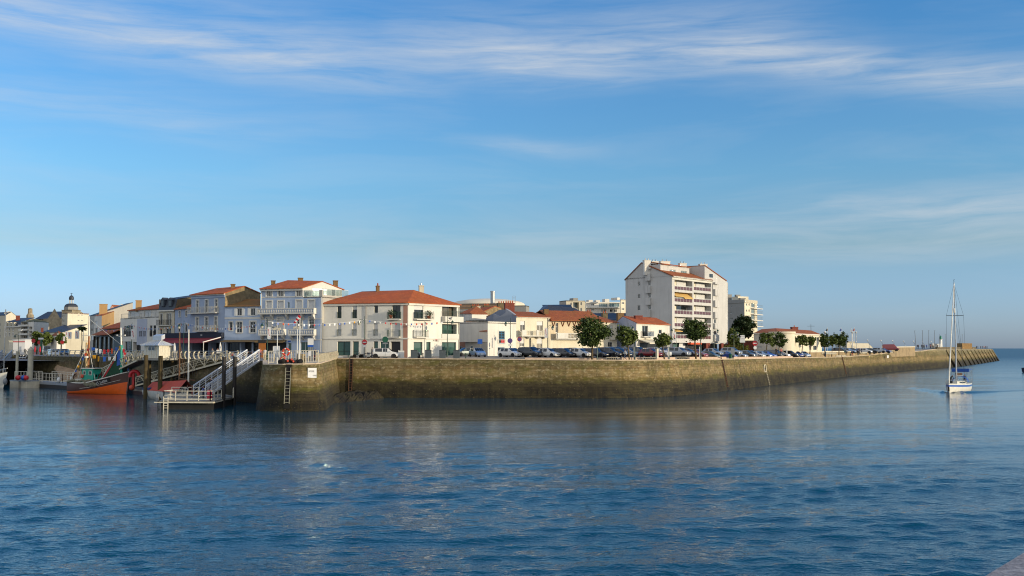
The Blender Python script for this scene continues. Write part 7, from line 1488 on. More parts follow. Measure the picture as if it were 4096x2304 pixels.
def gangway(name,label,lo,hi,w_,h,kind,m,z_over=0):
 lo,hi = Vector(lo),Vector(hi); d = (hi - lo); dh = Vector((d.x,d.y,0)).normalized(); s = Vector((dh.y,-dh.x,0)); t = thing(name,label,'gangway',tuple(lo)); L = d.length; n = max(4,int(Vector((d.x,d.y,0)).length / (1.55 if kind == 'truss' else .95)))
 q = MB(); q.obox(lo - s * w_ / 2 - VZ * .12,d,s * w_,VZ * .12); q.build('deck',M_deck,t)
 for k in (-1,1):
  o = s * (k * (w_ / 2 + .06)); q = MB(); q.bar(lo + o + VZ * h,hi + o + VZ * h,.16 if kind != 'truss' else .13); q.build('handrail',m,t); q = MB(); q.bar(lo + o - VZ * .1,hi + o - VZ * .1,.16,.26); q.build('bottom_chord',m,t)
  q = MB(); q2 = MB()
  for i in range(n + 1):
   c = lo + d * (i / n) + o
   if kind != 'truss' or i % 2 == 0 or i in (0,n): q.bar(c,c + VZ * h,.11 if kind != 'truss' else .08)
   if kind == 'truss' and i < n: c2 = lo + d * ((i + 1) / n) + o; q2.bar(c + VZ * (h if i % 2 else 0),c2 + VZ * (0 if i % 2 else h),.09)
  q.build('upright',m,t)
  if kind == 'truss': q2.build('diagonal',m,t)
  for f in (.35,.62,.82): q = MB(); q.bar(lo + o * .97 + VZ * h * f,hi + o * .97 + VZ * h * f,.045); q.build('guard_rail',m,t)
 return t
gangway('gangway','large white sloping gangway from the front pontoon up to the pier head',(-42.4,139.5,1.25),(-37.0,146.6,6.15),2.6,1.45,'plain',M_aluw)
gangway('gangway','long cream truss gangway rising behind the orange tarpaulin boat',(*gp(566,173),1.6),(*gp(930,152.5),6.05),1.7,1.35,'truss',M_rail)
gangway('gangway','white truss gangway rising behind the fishing boat to the kiosk',(*gp(395,190),1.7),(*gp(574,168.5),5.9),1.9,1.5,'truss',M_rail)
gangway('gangway','steep dark gangway with grey sides at the far left of the basin',(-105.5,205,1.3),(-123,250,6.0),2.0,1.3,'plain',M_alu)
def pile(u,D,vtop,r,m,label,zb=-1.5,cone=False):
 x,y = gp(u,D); zt = at_d(u,vtop,D).z; q = MB(); pr = [(r,zb),(r,zt)] + ([(r * 1.05,zt),(.05,zt + r * 1.3)] if cone else [(r * .85,zt + .03)]); q.lathe(pr,(x,y,0),14); return tag(q.build('mooring_pile',m,org=Vector((x,y,zb)),smooth=40),label,'pile','mooring piles in the basin')
pile(897,136.5,1429,.27,M_dpile,'black pile through the front pontoon, left of the pair'); pile(940,142,1427,.27,M_dpile,'black pile at the back of the front pontoon, right of the pair'); pile(585,158,1421,.32,M_pile,'brown mossy wooden pile left of the kiosk door'); pile(643,155,1424,.34,M_pile,'brown mossy wooden pile below the sunlit kiosk wall'); pile(123.5,205,1399,.52,M_cylp,'fat pale round pile with white conical cap at the left',cone=True); pile(70,214,1405,.28,M_cylp,'thin mossy pile beside the dark left gangway'); pile(388,196,1420,.4,M_pile,'dark wooden pile behind the fishing boat masts')
t = thing('front_pontoon','grey floating pontoon with white railings and ladder before the pier head','pontoon',(-42,135,.9)); zd = 1.1; PP = [Vector((*gp(641,131.5),zd)),Vector((*gp(858,130.5),zd)),Vector((*gp(905,138),zd)),Vector((*gp(946,143),zd)),Vector((*gp(905,150),zd)),Vector((*gp(690,147),zd))]
q = MB(); q.prism(PP,VZ * -.28); q.build('deck',M_deck,t); c = sum(PP,Vector()) / 6; q = MB(); q.prism([c + (p - c) * .96 - VZ * .28 for p in PP],VZ * -1.2); q.build('float',M_float,t)
q = MB(); q.bar(PP[0] - VZ * .2 + Vector((-.6,-.05,0)),PP[1] - VZ * .2 + Vector((0,-.05,0)),.12); q.bar(PP[1] - VZ * .2,PP[2] - VZ * .2,.12); q.build('fender_strip',M_concp,t)
def prail(t,a,b_,n,h=1.25,gap=None,m=M_wrail):
 q = MB(); q.bar(a + VZ * h,b_ + VZ * h,.09); q.bar(a + VZ * h * .55,b_ + VZ * h * .55,.05); q.bar(a + VZ * .22,b_ + VZ * .22,.06,.14); q.build('railing_bar',m,t)
 for i in range(n + 1): q = MB(); c = a.lerp(b_,i / n); q.bar(c,c + VZ * h,.11 if i in (0,n) else .08); q.build('railing_post',m,t)
A,B_,C,D_ = PP[0] + Vector((.5,.25,0)),PP[1] + Vector((-.5,.25,0)),PP[2] + Vector((-.1,.1,0)),PP[3]
prail(t,A,B_,4); prail(t,B_,C,4); prail(t,A,A + Vector((.7,7.5,0)),4); prail(t,PP[5] + Vector((.5,-1.5,0)),PP[5] + Vector((4.5,-2.2,0)),2,1.2); prail(t,C + Vector((.7,1.5,0)),D_ + Vector((-.2,-.3,0)),2)
q = MB()
for s in (0,.55): q.bar(A + Vector((.15 + s,-.5,.55)),A + Vector((.15 + s,-.5,-1.3)),.09)
for k in range(6): q.bar(A + Vector((.15,-.5,.3 - k * .3)),A + Vector((.7,-.5,.3 - k * .3)),.07)
q.build('ladder',M_wrail,t); q = MB(); q.box(PP[0].x - .5,PP[0].y + .2,1.1,PP[0].x - .2,PP[0].y + .5,2.0); q.build('mooring_post',M_gframe,t)
p = at_d(838,1568,133.5); q = MB(); q.lathe([(.3,0),(.36,.4),(.33,1.2),(.2,1.3)],(p.x,p.y,1.1),10); tag(q.build('red_buoy',mat('buoy_pink_red','#b02a3c',.5,.15),org=Vector((p.x,p.y,1.1)),smooth=50),'pinkish red upright buoy on the front pontoon','buoy')
t = thing('left_pontoon','long low pontoon with white rails left of the fishing boat','pontoon',(-92,200,.6)); A,B_ = Vector((*gp(142,206),1.2)),Vector((*gp(300,193),1.2)); d = B_ - A; nn = Vector((-d.y,d.x,0)).normalized() * 3; q = MB(); q.prism([A,B_,B_ + nn,A + nn],VZ * -.5); q.build('deck',M_alu,t); q = MB(); q.prism([A - VZ * .5,B_ - VZ * .5,B_ + nn - VZ * .5,A + nn - VZ * .5],VZ * -1.2); q.build('float',M_float,t); prail(t,A + d * .05,A + d * .72,8,1.7); prail(t,A + d * .05 + nn,A + d * .6 + nn,7,1.9); prail(t,A + d * .72,A + d * .95,2,1.7)
p = A + d * .64; q = MB(); q.sphere(p + Vector((0,-.3,.5)),.38,10,0,(1,1,1.5)); tag(q.build('white_fender',M_whitep,org=p,smooth=60),'white fender hanging on the long low left pontoon','fender')
t = thing('buoy_pontoon','cream block pontoon carrying red and blue buoys by the pale pile','pontoon',(-100,206,.6)); A,B_ = Vector((*gp(42,205),1.5)),Vector((*gp(112,202),1.5)); d = B_ - A; nn = Vector((-d.y,d.x,0)).normalized() * 3.2; q = MB(); q.prism([A,B_,B_ + nn,A + nn],VZ * -.25); q.bar(B_ + VZ * .0,B_ + d.normalized() * 1.4,.2); q.build('deck',M_alu,t)
for f0,f1 in ((.02,.52),(.64,1.0)): q = MB(); q.prism([A + d * f0 - VZ * .25,A + d * f1 - VZ * .25,A + d * f1 + nn - VZ * .25,A + d * f0 + nn - VZ * .25],VZ * -1.8); q.build('float',M_concp,t)
prail(t,A + d * .3,B_ - d * .02,4,1.7); prail(t,A + d * .2 + nn,B_ + nn,4,1.7)
for k,(u,m,l) in enumerate(((75,'red','red round buoy leftmost on the cream block pontoon'),(97,'blue','blue round buoy in the middle of the cream block pontoon'),(107,'red','red blue buoy rightmost on the cream block pontoon'))): p = Vector((*gp(u,202.2),2.0)); q = MB(); q.sphere(p,.52,12); tag(q.build('round_buoy',mat('buoy_' + m,{'red': '#b8232a','blue': '#1c4fa0'}[m],.5,.1),org=p,smooth=60),l,'buoy','buoys on the left pontoon')
t = thing('dock','low dark floating dock between the fishing boat and the tarpaulin boat','dock',(-62,172,.5)); A,B_ = Vector((*gp(500,181),.9)),Vector((*gp(640,162),.9)); d = B_ - A; nn = Vector((-d.y,d.x,0)).normalized() * 2.6; q = MB(); q.prism([A,B_,B_ + nn,A + nn],VZ * -.3); q.build('deck',M_deck,t); q = MB(); q.prism([A - VZ * .3,B_ - VZ * .3,B_ + nn - VZ * .3,A + nn - VZ * .3],VZ * -1.2); q.build('float',mat('maroon_float','#2c1614',.8,.2),t)
p = Vector((*gp(541,172.5),3.2)); t = thing('lifebuoy_stand','red horseshoe lifebuoy on a stand behind the fishing boat bow','lifebuoy',(p.x,p.y,.9)); q = MB(); q.tube([p + Vector((.75 * math.cos(a),0,.75 * math.sin(a))) for a in [math.pi * (-.1 + 1.2 * k / 12) for k in range(13)]],.3,8); q.build('ring',mat('lifebuoy_red','#b01822',.5,.1),t,smooth=60); q = MB(); q.bar(p - VZ * 2.3 + Vector((-.2,.1,0)),p + Vector((-.2,.1,.5)),.3); q.build('post',MATS['lifebuoy_red'],t)
p = Vector((*gp(531,171.5),1.25)); q = MB(); q.sphere(p,.48,12); q.tube([p,p + Vector((0,.0,2.2))],.04,5); tag(q.build('orange_buoy',M_onet,org=p,smooth=60),'orange ball fender hanging off the fishing boat bow','fender')
# ------------------------------------------------------------------ boats
def hull(secs,mats_fn,mats_,name,parent,closed=True,smooth=45):
 """secs: list of rings port rail -> keel -> starboard rail; mats_fn(i, j) -> material index"""
 q = MB(); m = len(secs[0])
 for s in secs: q.v += [Vector(p) for p in s]
 for i in range(len(secs) - 1):
  for j in range(m - 1): a = i * m + j; q.f.append([a,a + 1,a + m + 1,a + m]); q.m.append(mats_fn(i,j))
 q.f.append(list(range(m))[::-1]); q.m.append(mats_fn(0,0))
 return q.build(name,mats_,parent,Vector((0,0,0)),smooth)
H_brown = mat('hull_brown','#47291f',.5,.15,1.5,0,0,.5,.2); H_orange = mat('hull_orange','#e4600f',.45,.1,1.2,0,0,.5,.3); H_teal = mat('wheelhouse_teal','#138a74',.5,.1,2); H_white = mat('boat_white','#c4c1b6',.45,.1,2); H_black = mat('antifouling_black','#15110f',.7,.2); H_mast = mat('varnished_mast','#8a4f17',.5,.2,4); H_cream = mat('cream_mast','#b79a66',.5,.15,3)
st_,bw_ = Vector((*gp(287,178.8),0)),Vector((*gp(510,175.2),0)); d = bw_ - st_; L = d.length; rz = math.atan2(d.y,d.x); t = thing('fishing_boat','orange and brown wooden fishing boat with teal wheelhouse and flags','fishing boat',tuple(st_),rz); secs = []; NS = 14
def sheer(f): return 2.05 - .35 * math.sin(min(1,f / .55) * math.pi) * .6 + (max(0,f - .35) / .65) ** 1.8 * 1.75
def hb(f): return 1.95 * (math.sin(min(1,(f + .22) / .75) * math.pi / 2) ** .8) * (1 if f < .62 else max(.02,1 - ((f - .62) / .38) ** 2.0))
for i in range(NS + 1):
 f = i / NS; x = L * f; b_ = hb(f); sh = sheer(f); zo = .35 + 1.75 * f ** 1.7; ring = []
 zs = [(sh,1.0),(sh - .5,.985),(max(zo,.3),.95),(max(zo * .5,.12),.86),(0.02,.72),(-.7,.2)]
 rake = lambda z: (.55 * (z / 3.6) if i == NS else 0) * 1
 if i == NS: zs = [(z,.02 + .0 * k) for z,k in zs]
 for z,k in zs: ring.append((x + rake(z),b_ * k * (1 - .22 * f * (1 - z / sh if z > 0 else 1)),z))
 ring = [(p[0],p[1],p[2]) for p in ring] + [(x,0,-.9)] + [(p[0],-p[1],p[2]) for p in ring[::-1]]; secs.append(ring)
hull(secs,lambda i,j: 0 if j in (0,1,10,11) else (1 if j in (2,3,8,9) else 2),[H_brown,H_orange,H_black],'hull',t)
q = MB()
for s in (0,-1):
 for a,b_ in zip(secs,secs[1:]): q.bar(Vector(a[s]) + VZ * .03,Vector(b_[s]) + VZ * .03,.2,.16)
q.build('gunwale',H_white,t,Vector((0,0,0))); q = MB()
for a,b_ in zip(secs,secs[1:]): q.quad(Vector(a[1]) + VZ * .1,Vector(a[-2]) + VZ * .1,Vector(b_[-2]) + VZ * .1,Vector(b_[1]) + VZ * .1)
q.build('deck',H_teal,t,Vector((0,0,0))); q = MB(); q.bar((L + .1,0,.1),(L + .72,0,4.25),.22,.3); q.build('stem_post',H_brown,t,Vector((0,0,0)))
q = MB()
for s in (1,-1):
 pr = [Vector(secs[i][2 if s > 0 else -3]) * .5 + Vector(secs[i][1 if s > 0 else -2]) * .5 + Vector((0,s * .03,0)) for i in range(4,NS)]
 for a,b_ in zip(pr,pr[1:]): q.bar(a,b_,.05)
q.build('white_line',H_white,t,Vector((0,0,0)))
def side_frame(f0,f1,zf):                       # frame on the visible (starboard) bow side
 i0,i1 = f0 * NS,f1 * NS
 def sp(fi,z):
  i = min(NS - 1,int(fi)); k = fi - i; a = Vector(secs[i][-1]).lerp(Vector(secs[i + 1][-1]),k); b_ = Vector(secs[i][-3]).lerp(Vector(secs[i + 1][-3]),k); g = (a.z - z) / max(.01,a.z - b_.z); return a.lerp(b_,g)
 return sp
spf = side_frame(0,1,0); a,b_ = spf(.60 * NS,sheer(.60) - .75),spf(.78 * NS,sheer(.78) - .72); tt = (b_ - a).normalized(); up = Vector((0,-.2,1)); up = (up - tt * up.dot(tt)).normalized(); n_ = tt.cross(up)
q = MB(); q.obox(a - tt * .15 - up * .1 + n_ * .05,(b_ - a) * 1.25,up * .72,n_ * .04); q.build('name_board',H_black,t,Vector((0,0,0)))
root_w = wpos(t); to = text_part('lettering','LS 266506',.62,a + n_ * .1 + up * .02,tt,up,M_whitep,None,.006,sx=.80); to.parent = t
q = MB(); wx0,wx1,wy = L * .27,L * .48,1.05; q.prism([(wx0,-wy,1.7),(wx1,-wy,1.7),(wx1,-wy,3.3),(wx1 - .15,-wy,4.25),(wx0,-wy,4.3)],(0,2 * wy,0)); wh = q.build('wheelhouse',H_teal,t,Vector((0,0,0))); q = MB(); q.box(wx0 - .15,-wy - .12,4.27,wx1 + .12,wy + .12,4.42); q.build('wheelhouse_roof',H_white,t,Vector((0,0,0)))
for x0 in (.42,): pass
for x0,w_ in ((wx1 - .95,.6),(wx0 + .3,.5)):
 q = MB(); q.box(x0,-wy - .05,3.2,x0 + w_,-wy - .01,3.95); wn = q.build('window',H_white,wh,Vector((0,0,0)))
 q = MB(); q.box(x0 + .1,-wy - .07,3.3,x0 + w_ - .1,-wy - .05,3.85); q.build('window_pane',M_gl,wh,Vector((0,0,0)))
for y_ in (-.55,.15): q = MB(); q.box(wx1 - .02,y_,2.9,wx1 + .03,y_ + .45,3.3); q.build('window_pane',M_gl,wh,Vector((0,0,0)))
q = MB(); q.sphere((wx0 + .2,-wy - .12,3.0),.33,12,0,(1,.4,1)); q.build('lifebuoy',M_onet,t,Vector((0,0,0)),60)
q = MB(); q.box(wx0 - 1.9,-.8,1.9,wx0 - .1,.8,2.5); q.build('deck_box',H_white,t,Vector((0,0,0))); q = MB(); q.box(wx1 - 1.4,-.3,4.42,wx1 - .9,.3,4.9); q.build('funnel_top',H_black,t,Vector((0,0,0)))
q = MB(); [q.sphere((L * .05 + k * .55,-1.2 - .25 * math.sin(k),2.05 + .12 * (k % 3)),.42,8,0,(1.2,.7,.6)) for k in range(9)]; [q.sphere((L * .40 + k * .4,-1.95,1.75 - .15 * (k % 2)),.4,8,0,(1,.25,.9)) for k in range(6)]; q.build('fishing_net',mat('pale_net','#6d6a58',.95,.35,6,.7),t,Vector((0,0,0)),60)
q = MB(); q.bar((L * .62,-.4,2.0),(L * .58,-.6,3.6),.2); q.bar((L * .55,.4,2.0),(L * .58,-.5,3.8),.16); q.bar((L * .53,-1,2.0),(L * .6,-.9,3.5),.14); q.build('winch_frame',mat('rusty_brown','#4c2a20',.8,.3),t,Vector((0,0,0)))
inv = Matrix.Rotation(-rz,3,'Z')
def lp(u,v,D): return inv @ (at_d(u,v,D) - st_)
MA = lambda pts,r,m,nm,n=8: MB().tube(pts,r,n).build(nm,m,t,Vector((0,0,0)),40)
mA0 = lp(349,1480,178.5); mA0.y = 0; mA0.z = 4.3; mT = lp(355.5,1266,178.5); b0 = Vector((lp(359,1470,178).x,0,4.3)); MA([b0,Vector((b0.x,0,lp(358,1345,178).z))],.17,H_mast,'mast'); MA([Vector((b0.x,0,lp(358,1345,178).z)),Vector((b0.x - .1,0,mT.z))],[.15,.09],H_white,'mast_top')
c0 = lp(348.5,1370,178.5); c0.y = .5; MA([Vector((c0.x,.5,4.3)),Vector((c0.x,.5,c0.z))],.2,H_cream,'aft_mast'); q = MB(); zc = lp(350,1341,178).z; q.bar((b0.x - 1.4,0,zc),(b0.x + 1.2,0,zc),.1); q.bar((b0.x - 1.2,0,zc + .9),(b0.x - 1.2,0,zc - 1.0),.08); q.bar((b0.x - 1.2,0,zc - 1.0),(b0.x + .2,0,zc - 1.0),.1); q.bar((b0.x + .2,0,zc - 1.0),(b0.x + .2,0,zc),.08); q.build('antenna_frame',H_white,t,Vector((0,0,0)))
q = MB(); q.lathe([(.36,0),(.36,.3),(.25,.36)],(b0.x - .15,-.3,lp(358,1432,178).z),12); q.build('radar_dome',H_white,t,Vector((0,0,0)),40)
f0 = Vector((lp(454,1500,173.5).x,0,sheer(.78) - .2)); fz1,fz2 = lp(451,1380,174).z,lp(448,1310,174).z; MA([f0,Vector((f0.x - .25,0,fz1))],.22,H_teal,'foremast'); MA([Vector((f0.x - .25,0,fz1)),Vector((f0.x - .45,0,fz2))],[.16,.12],H_white,'foremast_top'); zx = lp(450,1341,174).z
q = MB(); q.bar((f0.x - 1.15,0,zx),(f0.x - .35,0,zx - .3),.09); q.bar((f0.x - .35,0,zx - .3),(f0.x + .45,0,zx),.09); q.sphere((f0.x - 1.15,0,zx),.16,8); q.sphere((f0.x + .45,0,zx),.16,8); q.build('crosstree',H_white,t,Vector((0,0,0)))
ft = Vector((f0.x - .25,0,fz1)); rp = []
for a,b_,r in ((ft,Vector((f0.x - 3.6,-.9,sheer(.6))),.06),(ft,Vector((f0.x - 3.2,.9,sheer(.6))),.06),(ft,Vector((L + .3,0,3.8)),.06),(Vector((b0.x,0,fz1 + .5)),Vector((.6,-.9,2.2)),.05),(Vector((b0.x,0,fz1 + .5)),Vector((.6,.9,2.2)),.05),(Vector((b0.x,0,fz1 - .3)),Vector((b0.x + 2.6,-1.2,1.9)),.045),(Vector((b0.x,0,mT.z - .5)),ft,.03)): MA([a,b_],r,H_white,'rigging_line',5)
q = MB(); q.prism([ft - VZ * .3 + Vector((-.05,-.03,0)),Vector((f0.x - .2,-.03,3.7)),Vector((f0.x - 3.4,-.03,2.9))],(0,.05,0)); q.build('green_sail',mat('green_sail_cloth','#143f2a',.85,.2),t,Vector((0,0,0))); q = MB(); q.prism([ft + Vector((-.3,-.06,-1.4)),ft + Vector((-.1,-.06,-1.0)),Vector((f0.x - 3.6,-.06,2.7)),Vector((f0.x - 3.9,-.06,3.0))],(0,.03,0)); q.build('red_trim',M_red,t,Vector((0,0,0)))
q = MB(); q.prism([ft + Vector((-.12,-.1,-.2)),ft + Vector((-.75,-.1,-1.2)),ft + Vector((-.8,-.1,-3.6)),ft + Vector((-.1,-.1,-3.4))],(0,.03,0)); q.build('blue_flag',M_bluep,t,Vector((0,0,0)))
FC = [M_red,M_whitep,M_bluep,mat('flag_yellow','#c28a14',.8,.1),mat('flag_orange','#b5471c',.8,.1),M_red,M_whitep,MATS['flag_yellow'],M_bluep]
def flags(pa,pb,n,sag,sz,off=0):
 for k in range(n):
  f = (k + .5) / n; p = pa.lerp(pb,f) - VZ * sag * math.sin(f * math.pi); w_ = sz * random.uniform(.8,1.3); h = sz * random.uniform(1.0,1.8); q = MB(); a = random.uniform(-.5,.5); dd = Vector((math.cos(a),math.sin(a),0)) * w_; q.prism([p,p + dd - VZ * .05,p + dd * .85 - VZ * h,p + dd * .1 - VZ * h * 1.05],(0,.02,0)); q.build('flag',FC[(k * 4 + off) % len(FC)],t,Vector((0,0,0)))
flags(Vector((b0.x,-.2,fz1 - .2)),Vector((.3,-.9,2.6)),8,.2,.38); flags(Vector((b0.x + .3,-.2,fz1 - .3)),ft + Vector((0,-.1,0)),8,.6,.5,2); flags(ft + Vector((.3,-.1,-.4)),Vector((L + .2,-.1,4.3)),7,.1,.4,5); flags(Vector((b0.x + .6,-.4,fz1 - 1.6)),ft + Vector((-.8,-.3,-1.8)),5,.3,.52,3)
FB = t
t = thing('tarpaulin_boat','white sailing boat under an orange tarpaulin with blue cover behind the front pontoon','sailing boat',(-48,155,0)); A,B_ = Vector((*gp(604,161),0)),Vector((*gp(752,150),0)); d = B_ - A; L = d.length; dn = d.normalized(); sn = Vector((-dn.y,dn.x,0)); secs = []
for i in range(9): f = i / 8; w_ = 1.5 * math.sin(math.pi * min(1,.25 + f * .8)) ** .7 + .1; c = A + d * f; secs.append([c + sn * w_ + VZ * 1.35,c + sn * w_ * .9 + VZ * .6,c + sn * w_ * .5 - VZ * .3,c - VZ * .5,c - sn * w_ * .5 - VZ * .3,c - sn * w_ * .9 + VZ * .6,c - sn * w_ + VZ * 1.35])
o = hull([[p - wpos(t) for p in s] for s in secs],lambda i,j: 0,[H_white],'hull',t);
q = MB(); c0,c1 = A + d * .12,A + d * .98; q.prism([c0 - sn * 1.5 + VZ * 1.75,c0 + sn * 1.5 + VZ * 1.75,c0 + VZ * 2.9 + dn * .5],d * .0 + Vector((0,0,.01))); q = MB()
rA,rB = c0 + VZ * 2.55 - dn * .8,c1 + VZ * 3.15; n = 10
for k in range(n): a,b_ = rA.lerp(rB,k / n),rA.lerp(rB,(k + 1) / n); e0,e1 = c0.lerp(c1,k / n),c0.lerp(c1,(k + 1) / n); q.quad(e0 - sn * 1.55 + VZ * (1.35 + .04 * (k % 2)),e1 - sn * 1.55 + VZ * (1.35 + .04 * ((k + 1) % 2)),b_,a); q.quad(a,b_,e1 + sn * 1.55 + VZ * 1.3,e0 + sn * 1.55 + VZ * 1.3)
q.build('tarpaulin',mat('orange_tarpaulin','#a3402a',.8,.12,1.2,.3),t); q = MB(); q.prism([A - sn * 1.2 + VZ * 1.3,A + sn * 1.2 + VZ * 1.3,A + d * .25 + sn * 1.4 + VZ * 1.45,A + d * .25 - sn * 1.6 + VZ * 1.45],VZ * .35); q.build('blue_cover',mat('blue_tarpaulin','#1c3f78',.8,.15),t)
for u,D,v0,v1,m,r,nm in ((717,153,1330,1520,mat('brown_mast','#5a3d22',.6,.2),.15,'wooden_mast'),(753.5,151,1318,1528,H_white,.13,'white_mast')):
 p,p2 = at_d(u,v1,D),at_d(u + 1.5,v0,D); q = MB(); q.tube([p,p2],[r,r * .7],8); q.build(nm,m,t,smooth=40)
 for k,(du,dv) in enumerate(((-14,190),(18,185),(34,180),(26,188))): e = at_d(u + du,v0 + dv,D + .3); q = MB(); q.tube([p2 - VZ * .4 * (k + 1),e],.028,4); q.build('stay',M_drail if m is H_white else MATS['brown_mast'],t)
q = MB(); a,b_ = at_d(715,1515,153),at_d(780,1522,151); q.tube([a,b_],.1,6); q.build('boom',MATS['brown_mast'],t)
t = thing('white_motor_boat','white motor boat bow entering at the left edge','boat',(-104,200,0)); secs = []
A,B_ = Vector((*gp(-70,202),0)),Vector((*gp(24,199),0)); d = B_ - A
for i in range(9): f = i / 8; w_ = 1.6 * (1 - f ** 3) + .04; c = A + d * f; sh = 2.0 + 1.2 * f; k = f * .4; secs.append([c + Vector((k,w_,sh)),c + Vector((0,w_ * .85,sh * .45)),c + Vector((-k,w_ * .4,-.2)),c + Vector((-k,0,-.5)),c + Vector((-k,-w_ * .4,-.2)),c + Vector((0,-w_ * .85,sh * .45)),c + Vector((k,-w_,sh))])
hull([[p - wpos(t) for p in s] for s in secs],lambda i,j: 0,[H_white],'hull',t); q = MB()
for s in (0,-1):
 pr = [Vector(x[s]) + VZ * .75 for x in secs[3:]]; q.tube(pr,.05,6)
 for p in pr[::2]: q.tube([p,p - VZ * .75],.04,5)
q.build('bow_rail',M_steel,t); q = MB(); p = A + d * .97; q.sphere(p + Vector((.35,-.4,1.4)),.42,10,0,(1,1,1.6)); tag(q.build('grey_fender',M_gframe,org=p,smooth=60),'grey fender hanging at the white boat bow on the left edge','fender')
p = A + d * .25; q = MB(); q.bar(Vector((*gp(18,203),2.0)),Vector((*gp(18,203),15.5)),.14); q.build('mast',M_steel,t)
st_,bw_ = Vector((*gp(3858,190.5),0)),Vector((*gp(3793.5,179.2),0)); d = bw_ - st_; rz = math.atan2(d.y,d.x); L = d.length; t = thing('sailing_yacht','white sailing yacht with blue stripe motoring towards us with sails furled','sailing yacht',tuple(st_),rz); secs = []; NS = 14
for i in range(NS + 1):
 f = i / NS; x = L * f; b_ = 1.78 * (math.sin(min(1,(f + .35) / .8) * math.pi / 2)) * (1 if f < .45 else max(.012,1 - ((f - .45) / .55) ** 2.1)); sh = 1.35 + .1 * (1 - f) + .3 * f ** 2; ring = []
 for z,k in ((sh,1),(sh - .22,.995),(sh - .55,.98),(.35,.93),(0,.8),(-.3,.35)): ring.append((x + (.5 * z / sh if i == NS else 0),b_ * k,z))
 secs.append(ring + [(x,0,-.4)] + [(p[0],-p[1],p[2]) for p in ring[::-1]])
hull(secs,lambda i,j: 1 if j in (1,10) else 0,[H_white,mat('hull_blue_stripe','#1b4f9c',.4,.05)],'hull',t); q = MB()
for a,b_ in zip(secs,secs[1:]): q.quad(Vector(a[0]) - VZ * .03,Vector(a[-1]) - VZ * .03,Vector(b_[-1]) - VZ * .03,Vector(b_[0]) - VZ * .03)
q.build('deck',H_white,t,Vector((0,0,0))); q = MB(); q.prism([(L * .3,-1.0,1.35),(L * .72,-.55,1.5),(L * .72,.55,1.5),(L * .3,1.0,1.35)],VZ * .45); q.build('coachroof',H_white,t,Vector((0,0,0)))
for s in (-1,1): q = MB(); q.prism([(L * .36,s * .96,1.5),(L * .62,s * .70,1.6),(L * .62,s * .70,1.8),(L * .36,s * .96,1.72)],(0,s * .03,0)); q.build('cabin_window',M_gl,t,Vector((0,0,0)))
MA = lambda pts,r,m,nm,n=8: MB().tube(pts,r,n).build(nm,m,t,Vector((0,0,0)),40)
inv = Matrix.Rotation(-rz,3,'Z'); mt = inv @ (at_d(3806,1130,184.0) - st_); mx = L * .56; mz = at_d(3806,1130,184).z; MA([(mx,0,1.6),(mx,0,mz)],[.13,.09],M_alu,'mast'); zs = at_d(3810,1262,184).z; q = MB(); q.bar((mx,-1.45,zs),(mx,1.45,zs),.09); q.build('spreader',M_drail,t,Vector((0,0,0)))
q = MB(); q.lathe([(.16,0),(.16,.75),(.05,.85)],(mx + .3,0,zs + .5),10); q.build('radar_reflector',H_white,t,Vector((0,0,0)),40); q = MB(); q.tube([(mx,0,mz),(mx + .1,0,mz + .5),(mx - .5,0,mz + .55)],.04,5); q.build('wind_vane',M_drail,t,Vector((0,0,0)))
MA([(L + .3,0,1.75),(mx + .1,0,mz - .3)],[.13,.07],H_white,'furled_jib'); MA([(mx,0,2.9),(L * .18,0,2.75)],.1,M_alu,'boom'); q = MB(); [q.sphere((mx - .6 - k * .75,0,3.1),.24,8,0,(1.9,.8,1)) for k in range(6)]; q.build('sail_cover',CL['brown'],t,Vector((0,0,0)),60)
for s in (-1,1):
 MA([(mx - .2,s * 1.65,1.4),(mx,s * 1.45,zs),(mx,0,mz - .2)],.02,M_drail,'shroud',4); MA([(mx - .6,s * 1.6,1.4),(mx,0,zs - .1)],.02,M_drail,'shroud',4)
MA([(.1,0,1.5),(mx,0,mz)],.02,M_drail,'backstay',4)
q = MB(); M_blue_c = mat('blue_canvas','#174a93',.8,.1); q.prism([(L * .1,-1.45,4.0),(L * .3,-1.45,4.1),(L * .31,-1.45,3.55),(L * .3,-1.4,3.5),(L * .29,-1.4,3.98),(L * .1,-1.4,3.9)],(0,2.9,0)); q.build('bimini',M_blue_c,t,Vector((0,0,0)))
for x in (.1,.3):
 for s in (-1,1): MA([(L * x,s * 1.42,1.4),(L * x,s * 1.42,4.0)],.03,M_steel,'bimini_frame',5)
q = MB(); pts = [(math.cos(a) * 1.35,math.sin(a) * .95) for a in [math.pi * k / 10 for k in range(11)]]
for (y0,z0),(y1,z1) in zip(pts,pts[1:]): q.quad((L * .36,y0,1.75 + z0),(L * .36,y1,1.75 + z1),(L * .27,y1,1.7 + z1 * 1.1),(L * .27,y0,1.7 + z0 * 1.1))
q.build('sprayhood',M_blue_c,t,Vector((0,0,0))); q = MB()
for s in (0,-1):
 pr = [Vector(x[s]) + VZ * .62 for x in secs]; q.tube(pr,.025,4)
 for p in pr[::2]: q.tube([p,p - VZ * .62],.025,4)
q.build('guard_rail',M_steel,t,Vector((0,0,0))); q = MB(); q.obox((L + .38,-.12,.35),(.06,.0,0),(0,.24,0),(.1,0,.75)); q.build('anchor',H_black,t,Vector((0,0,0))); q = MB(); q.obox((L * .9,-.35,1.75),(.7,0,0),(0,.7,0),(0,0,.3)); q.build('windlass',M_trimb,t,Vector((0,0,0))); YA = t
def on_boat(x,y,z): return st_ + Matrix.Rotation(rz,3,'Z') @ Vector((x,y,z))
